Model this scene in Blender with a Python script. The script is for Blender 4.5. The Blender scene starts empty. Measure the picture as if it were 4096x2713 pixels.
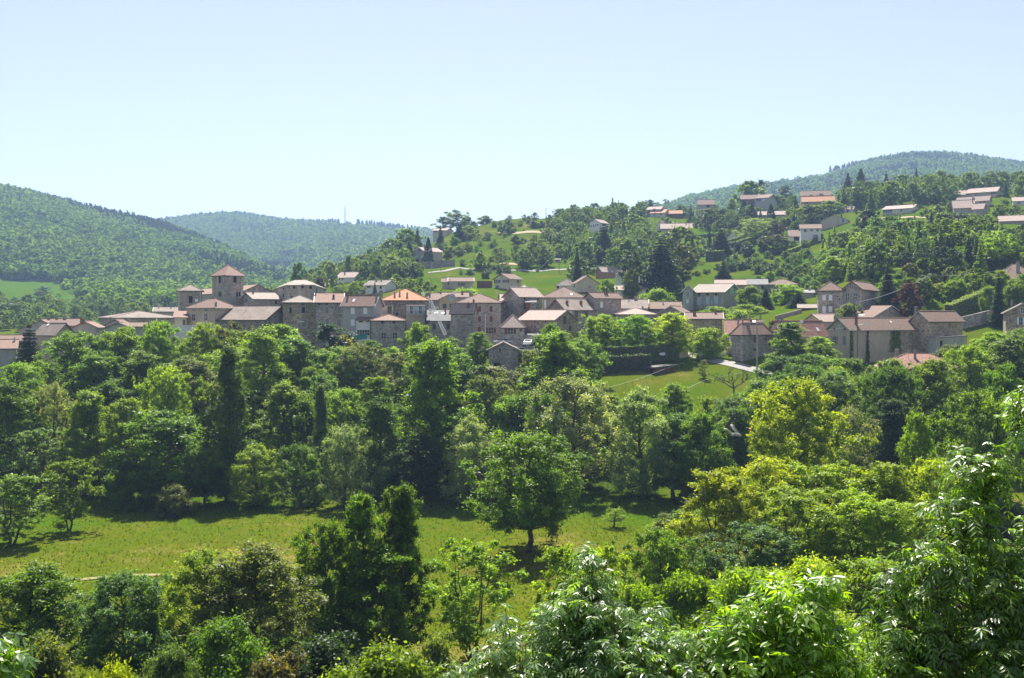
import bpy, math, random
import numpy as np
from mathutils import Vector, Matrix

# ------------------------------------------------------------------ camera, sky, sun, exposure
SC = bpy.context.scene
COL = SC.collection
F = 1024.0            # focal length in picture pixels (36 mm lens on a 36 mm sensor)
HZ = 318.0            # picture row of the horizon
cam_data = bpy.data.cameras.new('camera')
cam_data.lens = 36.0
cam_data.sensor_width = 36.0
cam_data.shift_y = -(339.0 - HZ) / 1024.0
cam_data.clip_start = 0.3
cam_data.clip_end = 20000.0
cam = bpy.data.objects.new('camera', cam_data)
cam.rotation_euler = (math.pi / 2, 0, 0)
COL.objects.link(cam)
SC.camera = cam

SUN_EL, SUN_AZ = math.radians(57.0), math.radians(-4.0)   # azimuth from +Y, clockwise seen from above
world = bpy.data.worlds.new('World')
SC.world = world
world.use_nodes = True
wn = world.node_tree
wn.nodes.clear()
sky = wn.nodes.new('ShaderNodeTexSky')
sky.sky_type = 'NISHITA'
sky.sun_disc = False
sky.sun_elevation = SUN_EL
sky.sun_rotation = SUN_AZ
sky.altitude = 600.0
sky.air_density = 1.0
sky.dust_density = 0.6
sky.ozone_density = 1.2
bg = wn.nodes.new('ShaderNodeBackground')
bg.inputs['Strength'].default_value = 0.064
wo = wn.nodes.new('ShaderNodeOutputWorld')
hs = wn.nodes.new('ShaderNodeHueSaturation')   # thin high haze: a paler sky
hs.inputs['Saturation'].default_value = 0.70
hs.inputs['Hue'].default_value = 0.519
wn.links.new(sky.outputs[0], hs.inputs['Color'])
wn.links.new(hs.outputs[0], bg.inputs[0])
wn.links.new(bg.outputs[0], wo.inputs[0])

sun_data = bpy.data.lights.new('sun', 'SUN')
sun_data.energy = 5.0
sun_data.angle = math.radians(0.53)
sun_data.color = (1.0, 0.955, 0.88)
sun = bpy.data.objects.new('sun', sun_data)
sd = Vector((math.sin(SUN_AZ) * math.cos(SUN_EL), math.cos(SUN_AZ) * math.cos(SUN_EL), math.sin(SUN_EL)))
sun.rotation_euler = sd.to_track_quat('Z', 'Y').to_euler()
COL.objects.link(sun)

SC.view_settings.view_transform = 'Standard'
SC.view_settings.look = 'None'
SC.view_settings.exposure = 1.3
SC.view_settings.gamma = 1.0
SC.view_settings.use_curve_mapping = False
cy = SC.cycles
cy.max_bounces = 6
cy.diffuse_bounces = 3
cy.glossy_bounces = 2
cy.transmission_bounces = 4
cy.transparent_max_bounces = 6
cy.volume_bounces = 0
cy.sample_clamp_indirect = 4.0
cy.use_adaptive_sampling = True
cy.adaptive_threshold = 0.015
cy.use_denoising = True
try:
    cy.denoiser = 'OPENIMAGEDENOISE'
    cy.denoising_input_passes = 'RGB_ALBEDO_NORMAL'
    cy.denoising_prefilter = 'ACCURATE'
except Exception:
    pass

# ------------------------------------------------------------------ terrain heights
NEAR = [(-80, 5), (-5, -1.3), (0, -1.75), (3, -3.3), (10, -8.8), (20, -13.8), (40, -20.6), (60, -25.6), (80, -29.0)]
L90 = [(90, -30), (130, -30), (165, -30)]
M90 = [(90, -29), (130, -29.5), (165, -29.5)]
R90 = [(90, -25.5), (110, -27), (130, -28), (165, -26)]
TAIL = [(3300, 100), (5000, 40)]
COLS = {
 -250: L90 + [(200, -21), (235, -12), (280, -9), (450, -8), (600, 3), (850, 24), (1000, 65), (1500, 200), (1900, 190), (2600, 160)],
 0: L90 + [(200, -21), (235, -12), (280, -9), (450, -8), (600, 3), (850, 24), (1000, 62), (1500, 186), (1900, 170), (2600, 160)],
 86: L90 + [(200, -21), (235, -12), (280, -9), (450, -8), (600, 2), (850, 20), (1000, 52), (1500, 152), (1900, 130), (2600, 190)],
 140: L90 + [(200, -21), (235, -12), (280, -8), (450, -8), (600, 1), (850, 17), (1000, 45), (1500, 136), (1800, 105), (2600, 222)],
 186: L90 + [(200, -21), (235, -12), (280, -8), (450, -8), (600, 0), (850, 14), (1000, 38), (1500, 119), (1800, 85), (2600, 240)],
 230: L90 + [(200, -21), (235, -11), (280, -7), (450, -7), (600, 0), (850, 12), (1000, 32), (1350, 84), (1700, 65), (2600, 262)],
 265: L90 + [(200, -21), (235, -11), (280, -6), (400, -3), (500, 0), (850, 10), (1000, 20), (1200, 47), (1500, 48), (2600, 236)],
 283: L90 + [(200, -20), (235, -11), (280, -5), (400, 0), (500, 7), (560, 4), (850, 10), (1100, 33), (1400, 45), (2600, 226)],
 300: L90 + [(200, -20), (235, -10), (280, -5), (400, 3), (520, 14), (620, 4), (850, 8), (1100, 29), (1400, 40), (2600, 224)],
 359: L90 + [(200, -19), (235, -10), (280, -5), (350, 3), (420, 11.5), (560, 26), (680, 10), (1000, 20), (1400, 60), (2600, 229)],
 432: L90 + [(200, -17), (235, -10), (280, -4), (350, 7), (400, 11), (480, 23), (600, 41), (680, 40), (900, 20), (1400, 60), (2600, 200)],
 475: L90 + [(200, -17), (235, -10), (280, -4), (350, 6), (400, 11), (440, 18.5), (520, 35), (620, 55), (660, 58), (800, 40), (1400, 60), (2600, 190)],
 520: M90 + [(200, -17), (235, -9.5), (260, -5), (330, 3), (400, 12), (440, 18.5), (520, 35), (600, 52), (650, 60), (720, 57), (900, 40), (2600, 140)],
 555: M90 + [(200, -17), (235, -9.5), (260, -5), (330, 3), (400, 12), (440, 18.5), (520, 36), (600, 53), (650, 59), (720, 57), (900, 40), (2000, 120)],
 600: M90 + [(200, -17), (222, -13), (235, -9.5), (260, -6), (310, 0), (350, 6), (440, 19), (520, 37), (600, 55), (650, 60), (800, 50), (2000, 150)],
 650: M90 + [(190, -20), (205, -15.8), (220, -12.7), (235, -10), (260, -7), (310, -2), (350, 6), (440, 20), (520, 38), (600, 56), (650, 62), (800, 50), (2000, 197)],
 700: M90 + [(190, -19.5), (205, -15.5), (222, -11.7), (235, -10), (260, -5), (310, 0), (350, 7), (370, 12), (480, 28), (600, 55), (700, 62), (900, 50), (2000, 236), (2600, 200)],
 750: R90 + [(190, -19), (222, -11.6), (235, -9.5), (260, -3), (310, 1), (352, 4.5), (388, 15), (440, 25), (490, 38), (560, 57), (700, 64), (900, 52), (2000, 252), (2600, 200)],
 820: R90 + [(195, -16), (228, -11), (255, -1), (300, 5), (355, 7), (385, 17), (420, 25.5), (450, 31), (560, 59), (700, 68), (900, 52), (2000, 268), (2600, 220)],
 880: R90 + [(195, -15), (236, -10.5), (258, -.5), (300, 11), (350, 21), (430, 37), (470, 45), (600, 70), (700, 66), (900, 52), (2000, 298), (2600, 250)],
 917: R90 + [(195, -14.5), (240, -10), (262, 0), (300, 13), (350, 23), (430, 39), (500, 53), (600, 71), (700, 66), (900, 52), (2000, 310), (2600, 250)],
 970: R90 + [(195, -14), (238, -8.5), (255, -2), (268, 3), (305, 15), (350, 25), (430, 40), (500, 54), (600, 72), (700, 66), (900, 52), (2000, 303), (2600, 250)],
 1024: R90 + [(195, -13.5), (232, -6), (255, 0), (275, 6.5), (305, 17), (350, 27), (430, 41), (500, 55), (600, 73), (700, 66), (900, 52), (2000, 284), (2600, 220)],
 1274: R90 + [(195, -13.5), (232, -6), (255, 0), (275, 6.5), (305, 17), (350, 27), (430, 41), (500, 55), (600, 73), (700, 66), (900, 52), (2000, 236), (2600, 200)],
}
NT, NU = 420, 320
def y_to_t(Y):
    return np.log((np.asarray(Y, float) + 120.0) / 40.0)
T0, T1 = float(y_to_t(-80)), float(y_to_t(5000))
tt = np.linspace(T0, T1, NT)
yy = np.exp(tt) * 40.0 - 120.0
knots = sorted(COLS)
prof = []
for k in knots:
    pts = sorted(NEAR + COLS[k] + TAIL)
    a = np.array(pts, float)
    prof.append(np.interp(yy, a[:, 0], a[:, 1] + 0.00586 * np.maximum(a[:, 0], 0)))
prof = np.array(prof)
uu = np.linspace(-250, 1274, NU)
TAB = np.empty((NT, NU))
for i in range(NT):
    TAB[i] = np.interp(uu, knots, prof[:, i])
for _ in range(2):
    for ax, n in ((0, 2), (1, 5)):
        pad = [(0, 0), (0, 0)]
        pad[ax] = (n, n)
        q = np.pad(TAB, pad, mode='edge')
        acc = 0
        for d in range(2 * n + 1):
            acc = acc + (q[d:d + NT] if ax == 0 else q[:, d:d + NU])
        TAB = acc / (2 * n + 1)

def ground(X, Y):
    X = np.asarray(X, float); Y = np.asarray(Y, float)
    px = 512 + F * X / np.maximum(Y, 20.0)
    fi = np.clip((y_to_t(np.clip(Y, -79, 4990)) - T0) / (T1 - T0) * (NT - 1), 0, NT - 1.001)
    fu = np.clip((px + 250) / 1524 * (NU - 1), 0, NU - 1.001)
    i = fi.astype(int); j = fu.astype(int)
    a = fi - i; b = fu - j
    z = (TAB[i, j] * (1 - a) + TAB[i + 1, j] * a) * (1 - b) + (TAB[i, j + 1] * (1 - a) + TAB[i + 1, j + 1] * a) * b
    amp = np.clip((Y - 60) / 300, 0.12, 1.6)
    return z + amp * (0.5 * np.sin(X * .11 + 1.3 * np.sin(Y * .07)) + 0.35 * np.sin(Y * .16 + X * .05) + .2 * np.sin(X * .31 - Y * .23))

def gz(X, Y):
    return float(ground(X, Y))

def at(px, py, Y):
    return Vector(((px - 512) / F * Y, Y, (HZ - py) / F * Y))

def hit(px, py, y0=85.0, y1=3000.0):
    """distance at which the ground shows in the picture at (px, py)"""
    u = (px - 512) / F
    Y = np.exp(np.linspace(math.log(y0), math.log(y1), 900))
    g = ground(u * Y, Y)
    ray = (HZ - py) / F * Y
    k = np.nonzero(g >= ray)[0]
    return float(Y[k[0]]) if len(k) else None

# ------------------------------------------------------------------ materials
def new_mat(name):
    m = bpy.data.materials.new(name)
    m.use_nodes = True
    nt = m.node_tree
    b = nt.nodes['Principled BSDF']
    return m, nt, b

def node(nt, t, **kw):
    n = nt.nodes.new(t)
    for k, v in kw.items():
        if k in n.inputs:
            n.inputs[k].default_value = v
        else:
            setattr(n, k, v)
    return n

def mixc(nt, fac, a, b, mode='MIX'):
    n = nt.nodes.new('ShaderNodeMix')
    n.data_type = 'RGBA'
    n.blend_type = mode
    for i, v in ((0, fac), (6, a), (7, b)):
        if isinstance(v, bpy.types.NodeSocket):
            nt.links.new(v, n.inputs[i])
        else:
            n.inputs[i].default_value = v if i == 0 else (*v, 1)
    return n.outputs[2]

def ramp(nt, src, stops):
    r = nt.nodes.new('ShaderNodeValToRGB')
    el = r.color_ramp.elements
    while len(el) < len(stops):
        el.new(.5)
    for e, (p, c) in zip(el, stops):
        e.position = p
        e.color = (c, c, c, 1) if isinstance(c, (int, float)) else (*c, 1)
    nt.links.new(src, r.inputs[0])
    return r.outputs[0]

def coords(nt, kind='Object', scale=1.0, sc3=None):
    t = nt.nodes.new('ShaderNodeTexCoord')
    mp = nt.nodes.new('ShaderNodeMapping')
    mp.inputs['Scale'].default_value = sc3 or (scale, scale, scale)
    nt.links.new(t.outputs[kind], mp.inputs[0])
    return mp.outputs[0]

def noise(nt, vec, scale, detail=4, rough=.6):
    n = node(nt, 'ShaderNodeTexNoise', Scale=scale, Detail=detail, Roughness=rough)
    nt.links.new(vec, n.inputs['Vector'])
    return n.outputs['Fac']

def bump(nt, b, h, strength=.5, dist=.05):
    n = node(nt, 'ShaderNodeBump', Strength=strength, Distance=dist)
    nt.links.new(h, n.inputs['Height'])
    nt.links.new(n.outputs[0], b.inputs['Normal'])

def mul(c, k):
    return tuple(x * k for x in c)

def stone_mat(name, c, mortar, sc=2.2):
    m, nt, b = new_mat(name)
    v = coords(nt, 'Object', 1, (1, 1, 1.7))
    vo = node(nt, 'ShaderNodeTexVoronoi', Scale=sc, Randomness=.9)
    nt.links.new(v, vo.inputs['Vector'])
    sep = nt.nodes.new('ShaderNodeSeparateColor')
    nt.links.new(vo.outputs['Color'], sep.inputs[0])
    cell = ramp(nt, sep.outputs[0], [(0, mul(c, .45)), (.35, mul(c, .85)), (.7, c), (1, mul((c[0] * 1.05, c[1], c[2] * .95), 1.5))])
    ve = node(nt, 'ShaderNodeTexVoronoi', Scale=sc, Randomness=.9, feature='DISTANCE_TO_EDGE')
    nt.links.new(v, ve.inputs['Vector'])
    edge = ramp(nt, ve.outputs['Distance'], [(.03, 1), (.12, 0)])
    col = mixc(nt, edge, cell, mortar)
    v2 = coords(nt, 'Object', 1, (.35, .35, .16))
    big = noise(nt, v2, 1.0, 5, .65)
    st = ramp(nt, big, [(.3, .62), (.5, 1.0), (.72, 1.3)])
    col = mixc(nt, .85, col, st, 'MULTIPLY')
    nt.links.new(col, b.inputs['Base Color'])
    b.inputs['Roughness'].default_value = .95
    b.inputs['Specular IOR Level'].default_value = .15
    bump(nt, b, ve.outputs['Distance'], .6, .08)
    return m

def render_mat(name, c, dirt=.35, stain=(.16, .14, .12)):
    m, nt, b = new_mat(name)
    v = coords(nt, 'Object', 1, (.5, .5, .14))
    n1 = noise(nt, v, 1.3, 6, .65)
    v2 = coords(nt, 'Object', 1)
    n2 = noise(nt, v2, 2.4, 5, .6)
    f = ramp(nt, n1, [(.45, 0), (.75, dirt)])
    col = mixc(nt, f, c, stain)
    g = ramp(nt, n2, [(.3, .88), (.7, 1.08)])
    col = mixc(nt, 1.0, col, g, 'MULTIPLY')
    nt.links.new(col, b.inputs['Base Color'])
    b.inputs['Roughness'].default_value = .9
    b.inputs['Specular IOR Level'].default_value = .2
    bump(nt, b, n2, .25, .03)
    return m

def tile_mat(name, c, c2, row=.36, contrast=1.0, patch=.6):
    m, nt, b = new_mat(name)
    v = coords(nt, 'UV', 1)
    br = node(nt, 'ShaderNodeTexBrick', Scale=1.0)
    br.inputs['Color1'].default_value = (*mul(c, 1.12), 1)
    br.inputs['Color2'].default_value = (*mul(c, .8), 1)
    br.inputs['Mortar'].default_value = (*mul(c, 1 - .6 * contrast), 1)
    br.inputs['Mortar Size'].default_value = .045
    br.inputs['Mortar Smooth'].default_value = .6
    br.inputs['Brick Width'].default_value = .3
    br.inputs['Row Height'].default_value = row
    nt.links.new(v, br.inputs['Vector'])
    n1 = noise(nt, v, .35, 6, .7)
    f = ramp(nt, n1, [(.38, 0), (.62, patch)])
    col = mixc(nt, f, br.outputs['Color'], c2)
    n2 = noise(nt, v, 3.1, 3, .7)
    g = ramp(nt, n2, [(.25, .72), (.75, 1.25)])
    col = mixc(nt, 1.0, col, g, 'MULTIPLY')
    nt.links.new(col, b.inputs['Base Color'])
    b.inputs['Roughness'].default_value = .85
    b.inputs['Specular IOR Level'].default_value = .25
    bump(nt, b, br.outputs['Fac'], .5, -.05)
    return m

def plain_mat(name, c, rough=.6, spec=.4, metal=0.0, var=.12):
    m, nt, b = new_mat(name)
    v = coords(nt, 'Object', 1)
    n = noise(nt, v, 2.7, 4, .6)
    g = ramp(nt, n, [(.25, 1 - var), (.75, 1 + var)])
    col = mixc(nt, 1.0, c, g, 'MULTIPLY')
    nt.links.new(col, b.inputs['Base Color'])
    b.inputs['Roughness'].default_value = rough
    b.inputs['Specular IOR Level'].default_value = spec
    b.inputs['Metallic'].default_value = metal
    return m

MW = {
 'st': stone_mat('rubble stone', (.325, .285, .255), (.40, .365, .33)),
 'sd': stone_mat('dark rubble stone', (.25, .22, .195), (.30, .27, .245)),
 'so': stone_mat('ochre rubble stone', (.36, .285, .205), (.40, .335, .25), 1.7),
 'sl': stone_mat('light rubble stone', (.34, .30, .265), (.42, .385, .345), 2.4),
 'cr': render_mat('cream render', (.62, .54, .41)),
 'wh': render_mat('white render', (.74, .72, .68), .2),
 'gr': render_mat('grey render', (.42, .41, .385), .4),
 'be': render_mat('beige render', (.50, .42, .32), .45),
 'oc': render_mat('ochre render', (.52, .40, .26), .25),
 'ta': render_mat('tan render', (.50, .41, .32), .25),
 'mv': render_mat('mauve render', (.42, .34, .32), .25),
 'or': render_mat('brick red render', (.45, .22, .14), .25),
 'wd': plain_mat('brown boards', (.16, .08, .055), .8, .2, 0, .3),
}
MR = {
 'tb': tile_mat('brown clay tiles', (.26, .165, .12), (.19, .14, .115)),
 'tt': tile_mat('terracotta tiles', (.33, .205, .15), (.27, .19, .15)),
 'to': tile_mat('new orange tiles', (.52, .27, .15), (.46, .23, .12), .42, .9, .4),
 'tp': tile_mat('pale pink tiles', (.42, .315, .265), (.36, .28, .24), .36, .5),
 'tg': tile_mat('weathered grey brown tiles', (.25, .20, .165), (.33, .27, .22)),
 'tl': tile_mat('lichened pale tiles', (.40, .34, .28), (.26, .21, .17)),
 'tr': tile_mat('red striped tiles', (.36, .19, .135), (.30, .18, .14), .55, 1.5, .35),
 'sl': tile_mat('grey slates', (.22, .215, .205), (.27, .26, .24), .3, .5),
 'dk': plain_mat('dark slate spire', (.045, .048, .055), .6, .4),
 'me': plain_mat('grey sheet metal', (.17, .165, .16), .8, .2, 0, .25),
}
MX = {
 'white': plain_mat('white paint', (.78, .79, .80), .5, .4, 0, .05),
 'glass': plain_mat('dark window glass', (.02, .024, .03), .12, .6),
 'dark': plain_mat('dark opening', (.018, .017, .017), .8, .1),
 'stone': plain_mat('pale dressed stone', (.42, .39, .34), .85, .2),
 'red': plain_mat('oxblood shutter paint', (.17, .05, .045), .6, .3),
 'blue': plain_mat('pale blue shutter paint', (.36, .50, .58), .6, .3),
 'mint': plain_mat('mint shutter paint', (.33, .52, .42), .6, .3),
 'grey': plain_mat('grey shutter paint', (.21, .205, .22), .6, .3),
 'brown': plain_mat('brown wood', (.13, .075, .05), .7, .2, 0, .3),
 'green': plain_mat('dark green glazing', (.03, .05, .045), .3, .5),
 'brick': plain_mat('chimney brick', (.24, .13, .10), .85, .2, 0, .3),
 'cem': plain_mat('chimney render', (.30, .27, .245), .9, .2, 0, .25),
 'metal': plain_mat('galvanised metal', (.45, .46, .47), .4, .5, .6),
 'iron': plain_mat('black iron', (.03, .03, .035), .5, .5, .4),
 'pole': plain_mat('weathered pole wood', (.22, .20, .18), .8, .2, 0, .25),
 'conc': plain_mat('concrete', (.40, .385, .36), .85, .2, 0, .2),
 'yel': plain_mat('yellow awning cloth', (.62, .55, .25), .8, .2),
 'cyan': plain_mat('teal netting', (.05, .25, .24), .7, .3),
 'rubber': plain_mat('tyre rubber', (.02, .02, .02), .8, .2),
 'rust': plain_mat('rusty metal', (.22, .09, .045), .8, .3, 0, .35),
 'orange': plain_mat('orange paint', (.72, .36, .05), .5, .4),
 'skin': plain_mat('skin', (.45, .28, .20), .6, .3),
 'cable': plain_mat('cable sheath', (.22, .22, .22), .5, .4),
 'bark': None, 'leaf': None,
}
def car_mat(name, c):
    m, nt, b = new_mat(name)
    b.inputs['Base Color'].default_value = (*c, 1)
    b.inputs['Roughness'].default_value = .3
    b.inputs['Coat Weight'].default_value = .6
    n = noise(nt, coords(nt, 'Object', 1), 3, 3)
    r = ramp(nt, n, [(.3, .25), (.7, .4)])
    nt.links.new(r, b.inputs['Roughness'])
    return m
MX['carwhite'] = car_mat('white car paint', (.80, .80, .79))
MX['carcream'] = car_mat('cream car paint', (.62, .56, .40))
MX['carsilver'] = car_mat('silver car paint', (.48, .49, .50))
MX['cardark'] = car_mat('dark car paint', (.03, .06, .05))

def leaf_mat(lo=(.5, .56, .55), hi=(1.6, 1.45, 1.05)):
    m, nt, b = new_mat('foliage')
    oi = nt.nodes.new('ShaderNodeObjectInfo')
    at_ = nt.nodes.new('ShaderNodeAttribute')
    at_.attribute_name = 'rnd'
    val = ramp(nt, at_.outputs['Fac'], [(0, lo), (.5, (1, 1, 1)), (1, hi)])
    tn = nt.nodes.new('ShaderNodeAttribute')
    tn.attribute_name = 'tint'
    own = mixc(nt, 1.0, oi.outputs['Color'], tn.outputs['Color'], 'ADD')
    base = mixc(nt, 1.0, own, val, 'MULTIPLY')
    nt.links.new(base, b.inputs['Base Color'])
    b.inputs['Roughness'].default_value = .46
    b.inputs['Specular IOR Level'].default_value = .26
    tr = nt.nodes.new('ShaderNodeBsdfTranslucent')
    tc = mixc(nt, 1.0, base, (2.1, 2.0, .45), 'MULTIPLY')
    nt.links.new(tc, tr.inputs['Color'])
    mx = node(nt, 'ShaderNodeMixShader', Fac=.5)
    nt.links.new(b.outputs[0], mx.inputs[1])
    nt.links.new(tr.outputs[0], mx.inputs[2])
    out = nt.nodes['Material Output']
    nt.links.new(mx.outputs[0], out.inputs['Surface'])
    return m
MX['leaf'] = leaf_mat()
def bark_mat():
    m, nt, b = new_mat('bark')
    v = coords(nt, 'Object', 1, (3, 3, .6))
    n = noise(nt, v, 1.5, 5, .7)
    c = ramp(nt, n, [(.3, (.035, .028, .022)), (.7, (.12, .10, .08))])
    nt.links.new(c, b.inputs['Base Color'])
    b.inputs['Roughness'].default_value = .95
    bump(nt, b, n, .6, .05)
    return m
MX['bark'] = bark_mat()

# ------------------------------------------------------------------ object helpers
def tag(o, label=None, cat=None, group=None, kind=None):
    if label: o['label'] = label
    if cat: o['category'] = cat
    if group: o['group'] = group
    if kind: o['kind'] = kind
    return o

def empty(name, loc, label=None, cat=None, group=None):
    o = bpy.data.objects.new(name, None)
    o.empty_display_size = .5
    o.location = loc
    COL.objects.link(o)
    return tag(o, label, cat, group)

class MB:
    """collects polygons in world coordinates and links them as ONE mesh object"""
    def __init__(s):
        s.v, s.f = [], []
    def poly(s, pts):
        n = len(s.v)
        s.v += [tuple(p) for p in pts]
        s.f.append(list(range(n, n + len(pts))))
    def frame_box(s, O, ax, ay, az):
        """box spanned by three edge vectors from corner O"""
        O, ax, ay, az = Vector(O), Vector(ax), Vector(ay), Vector(az)
        n = len(s.v)
        for k in range(8):
            s.v.append(tuple(O + ax * (k & 1) + ay * (k >> 1 & 1) + az * (k >> 2 & 1)))
        fs = [(0, 2, 3, 1), (4, 5, 7, 6), (0, 1, 5, 4), (2, 6, 7, 3), (0, 4, 6, 2), (1, 3, 7, 5)]
        if ax.cross(ay).dot(az) < 0:
            fs = [tuple(reversed(q)) for q in fs]
        s.f += [[n + i for i in q] for q in fs]
    def box(s, c, hx, hy, hz, rot=0.0):
        cx, sx = math.cos(rot), math.sin(rot)
        ax, ay = Vector((cx, sx, 0)) * 2 * hx, Vector((-sx, cx, 0)) * 2 * hy
        az = Vector((0, 0, 2 * hz))
        s.frame_box(Vector(c) - ax / 2 - ay / 2 - az / 2, ax, ay, az)
    def tube(s, pts, rad, sides=6, cap=True):
        pts = [Vector(p) for p in pts]
        n0 = len(s.v)
        for i, p in enumerate(pts):
            d = (pts[min(i + 1, len(pts) - 1)] - pts[max(i - 1, 0)])
            d.normalize()
            a = d.cross(Vector((0.31, 0.95, 0.05)))
            if a.length < .1: a = d.cross(Vector((1, 0, 0)))
            a.normalize()
            b = d.cross(a)
            r = rad[i] if hasattr(rad, '__len__') else rad
            for k in range(sides):
                w = 2 * math.pi * k / sides
                s.v.append(tuple(p + (a * math.cos(w) + b * math.sin(w)) * r))
        for i in range(len(pts) - 1):
            for k in range(sides):
                q = n0 + i * sides
                s.f.append([q + k, q + (k + 1) % sides, q + sides + (k + 1) % sides, q + sides + k])
        if cap:
            s.f.append([n0 + k for k in range(sides)][::-1])
            s.f.append([n0 + (len(pts) - 1) * sides + k for k in range(sides)])
    def slab(s, V, polys, th):
        """closed slab under the given top polygons (shared vertices V)"""
        n0 = len(s.v); N = len(V)
        s.v += [tuple(p) for p in V] + [(p[0], p[1], p[2] - th) for p in V]
        cnt = {}
        for q in polys:
            for i in range(len(q)):
                e = (q[i], q[(i + 1) % len(q)])
                cnt[e] = cnt.get(e, 0) + 1
            s.f.append([n0 + i for i in q])
            s.f.append([n0 + N + i for i in reversed(q)])
        for (a, b) in list(cnt):
            if (b, a) not in cnt:
                s.f.append([n0 + b, n0 + a, n0 + N + a, n0 + N + b])
    def build(s, name, mat, parent=None, origin=None, smooth=False):
        o0 = Vector(origin) if origin is not None else (parent_world(parent) if parent else Vector((0, 0, 0)))
        me = bpy.data.meshes.new(name)
        me.from_pydata([(a[0] - o0[0], a[1] - o0[1], a[2] - o0[2]) for a in s.v], [], s.f)
        uv = me.uv_layers.new(name='UVMap')
        vs = me.vertices
        for p in me.polygons:
            n = p.normal
            h = Vector((0, 0, 1)).cross(n)
            if h.length < 1e-3: h = Vector((1, 0, 0))
            h.normalize()
            w = n.cross(h)
            for li in p.loop_indices:
                c = vs[me.loops[li].vertex_index].co
                uv.data[li].uv = (c.dot(h), c.dot(w))
        if smooth:
            for p in me.polygons: p.use_smooth = True
        me.materials.append(mat)
        o = bpy.data.objects.new(name, me)
        if parent:
            o.parent = parent
            if origin is not None: o.location = o0 - parent_world(parent)
        else:
            o.location = o0
        COL.objects.link(o)
        return o

def parent_world(p):
    v = Vector((0, 0, 0))
    while p:
        v += p.location
        p = p.parent
    return v

def mesh_np(name, V, Q, mat, rnd=None):
    """mesh from an (n,3) vertex array and an (m,4) quad array"""
    me = bpy.data.meshes.new(name)
    V = np.ascontiguousarray(V, np.float32); Q = np.ascontiguousarray(Q, np.int32)
    me.vertices.add(len(V)); me.vertices.foreach_set('co', V.ravel())
    k = Q.shape[1]
    me.loops.add(Q.size); me.loops.foreach_set('vertex_index', Q.ravel())
    me.polygons.add(len(Q)); me.polygons.foreach_set('loop_start', np.arange(0, Q.size, k, dtype=np.int32))
    me.update(calc_edges=True)
    if rnd is not None:
        a = me.attributes.new('rnd', 'FLOAT', 'FACE')
        a.data.foreach_set('value', np.ascontiguousarray(rnd, np.float32))
    me.materials.append(mat)
    return me
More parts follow.
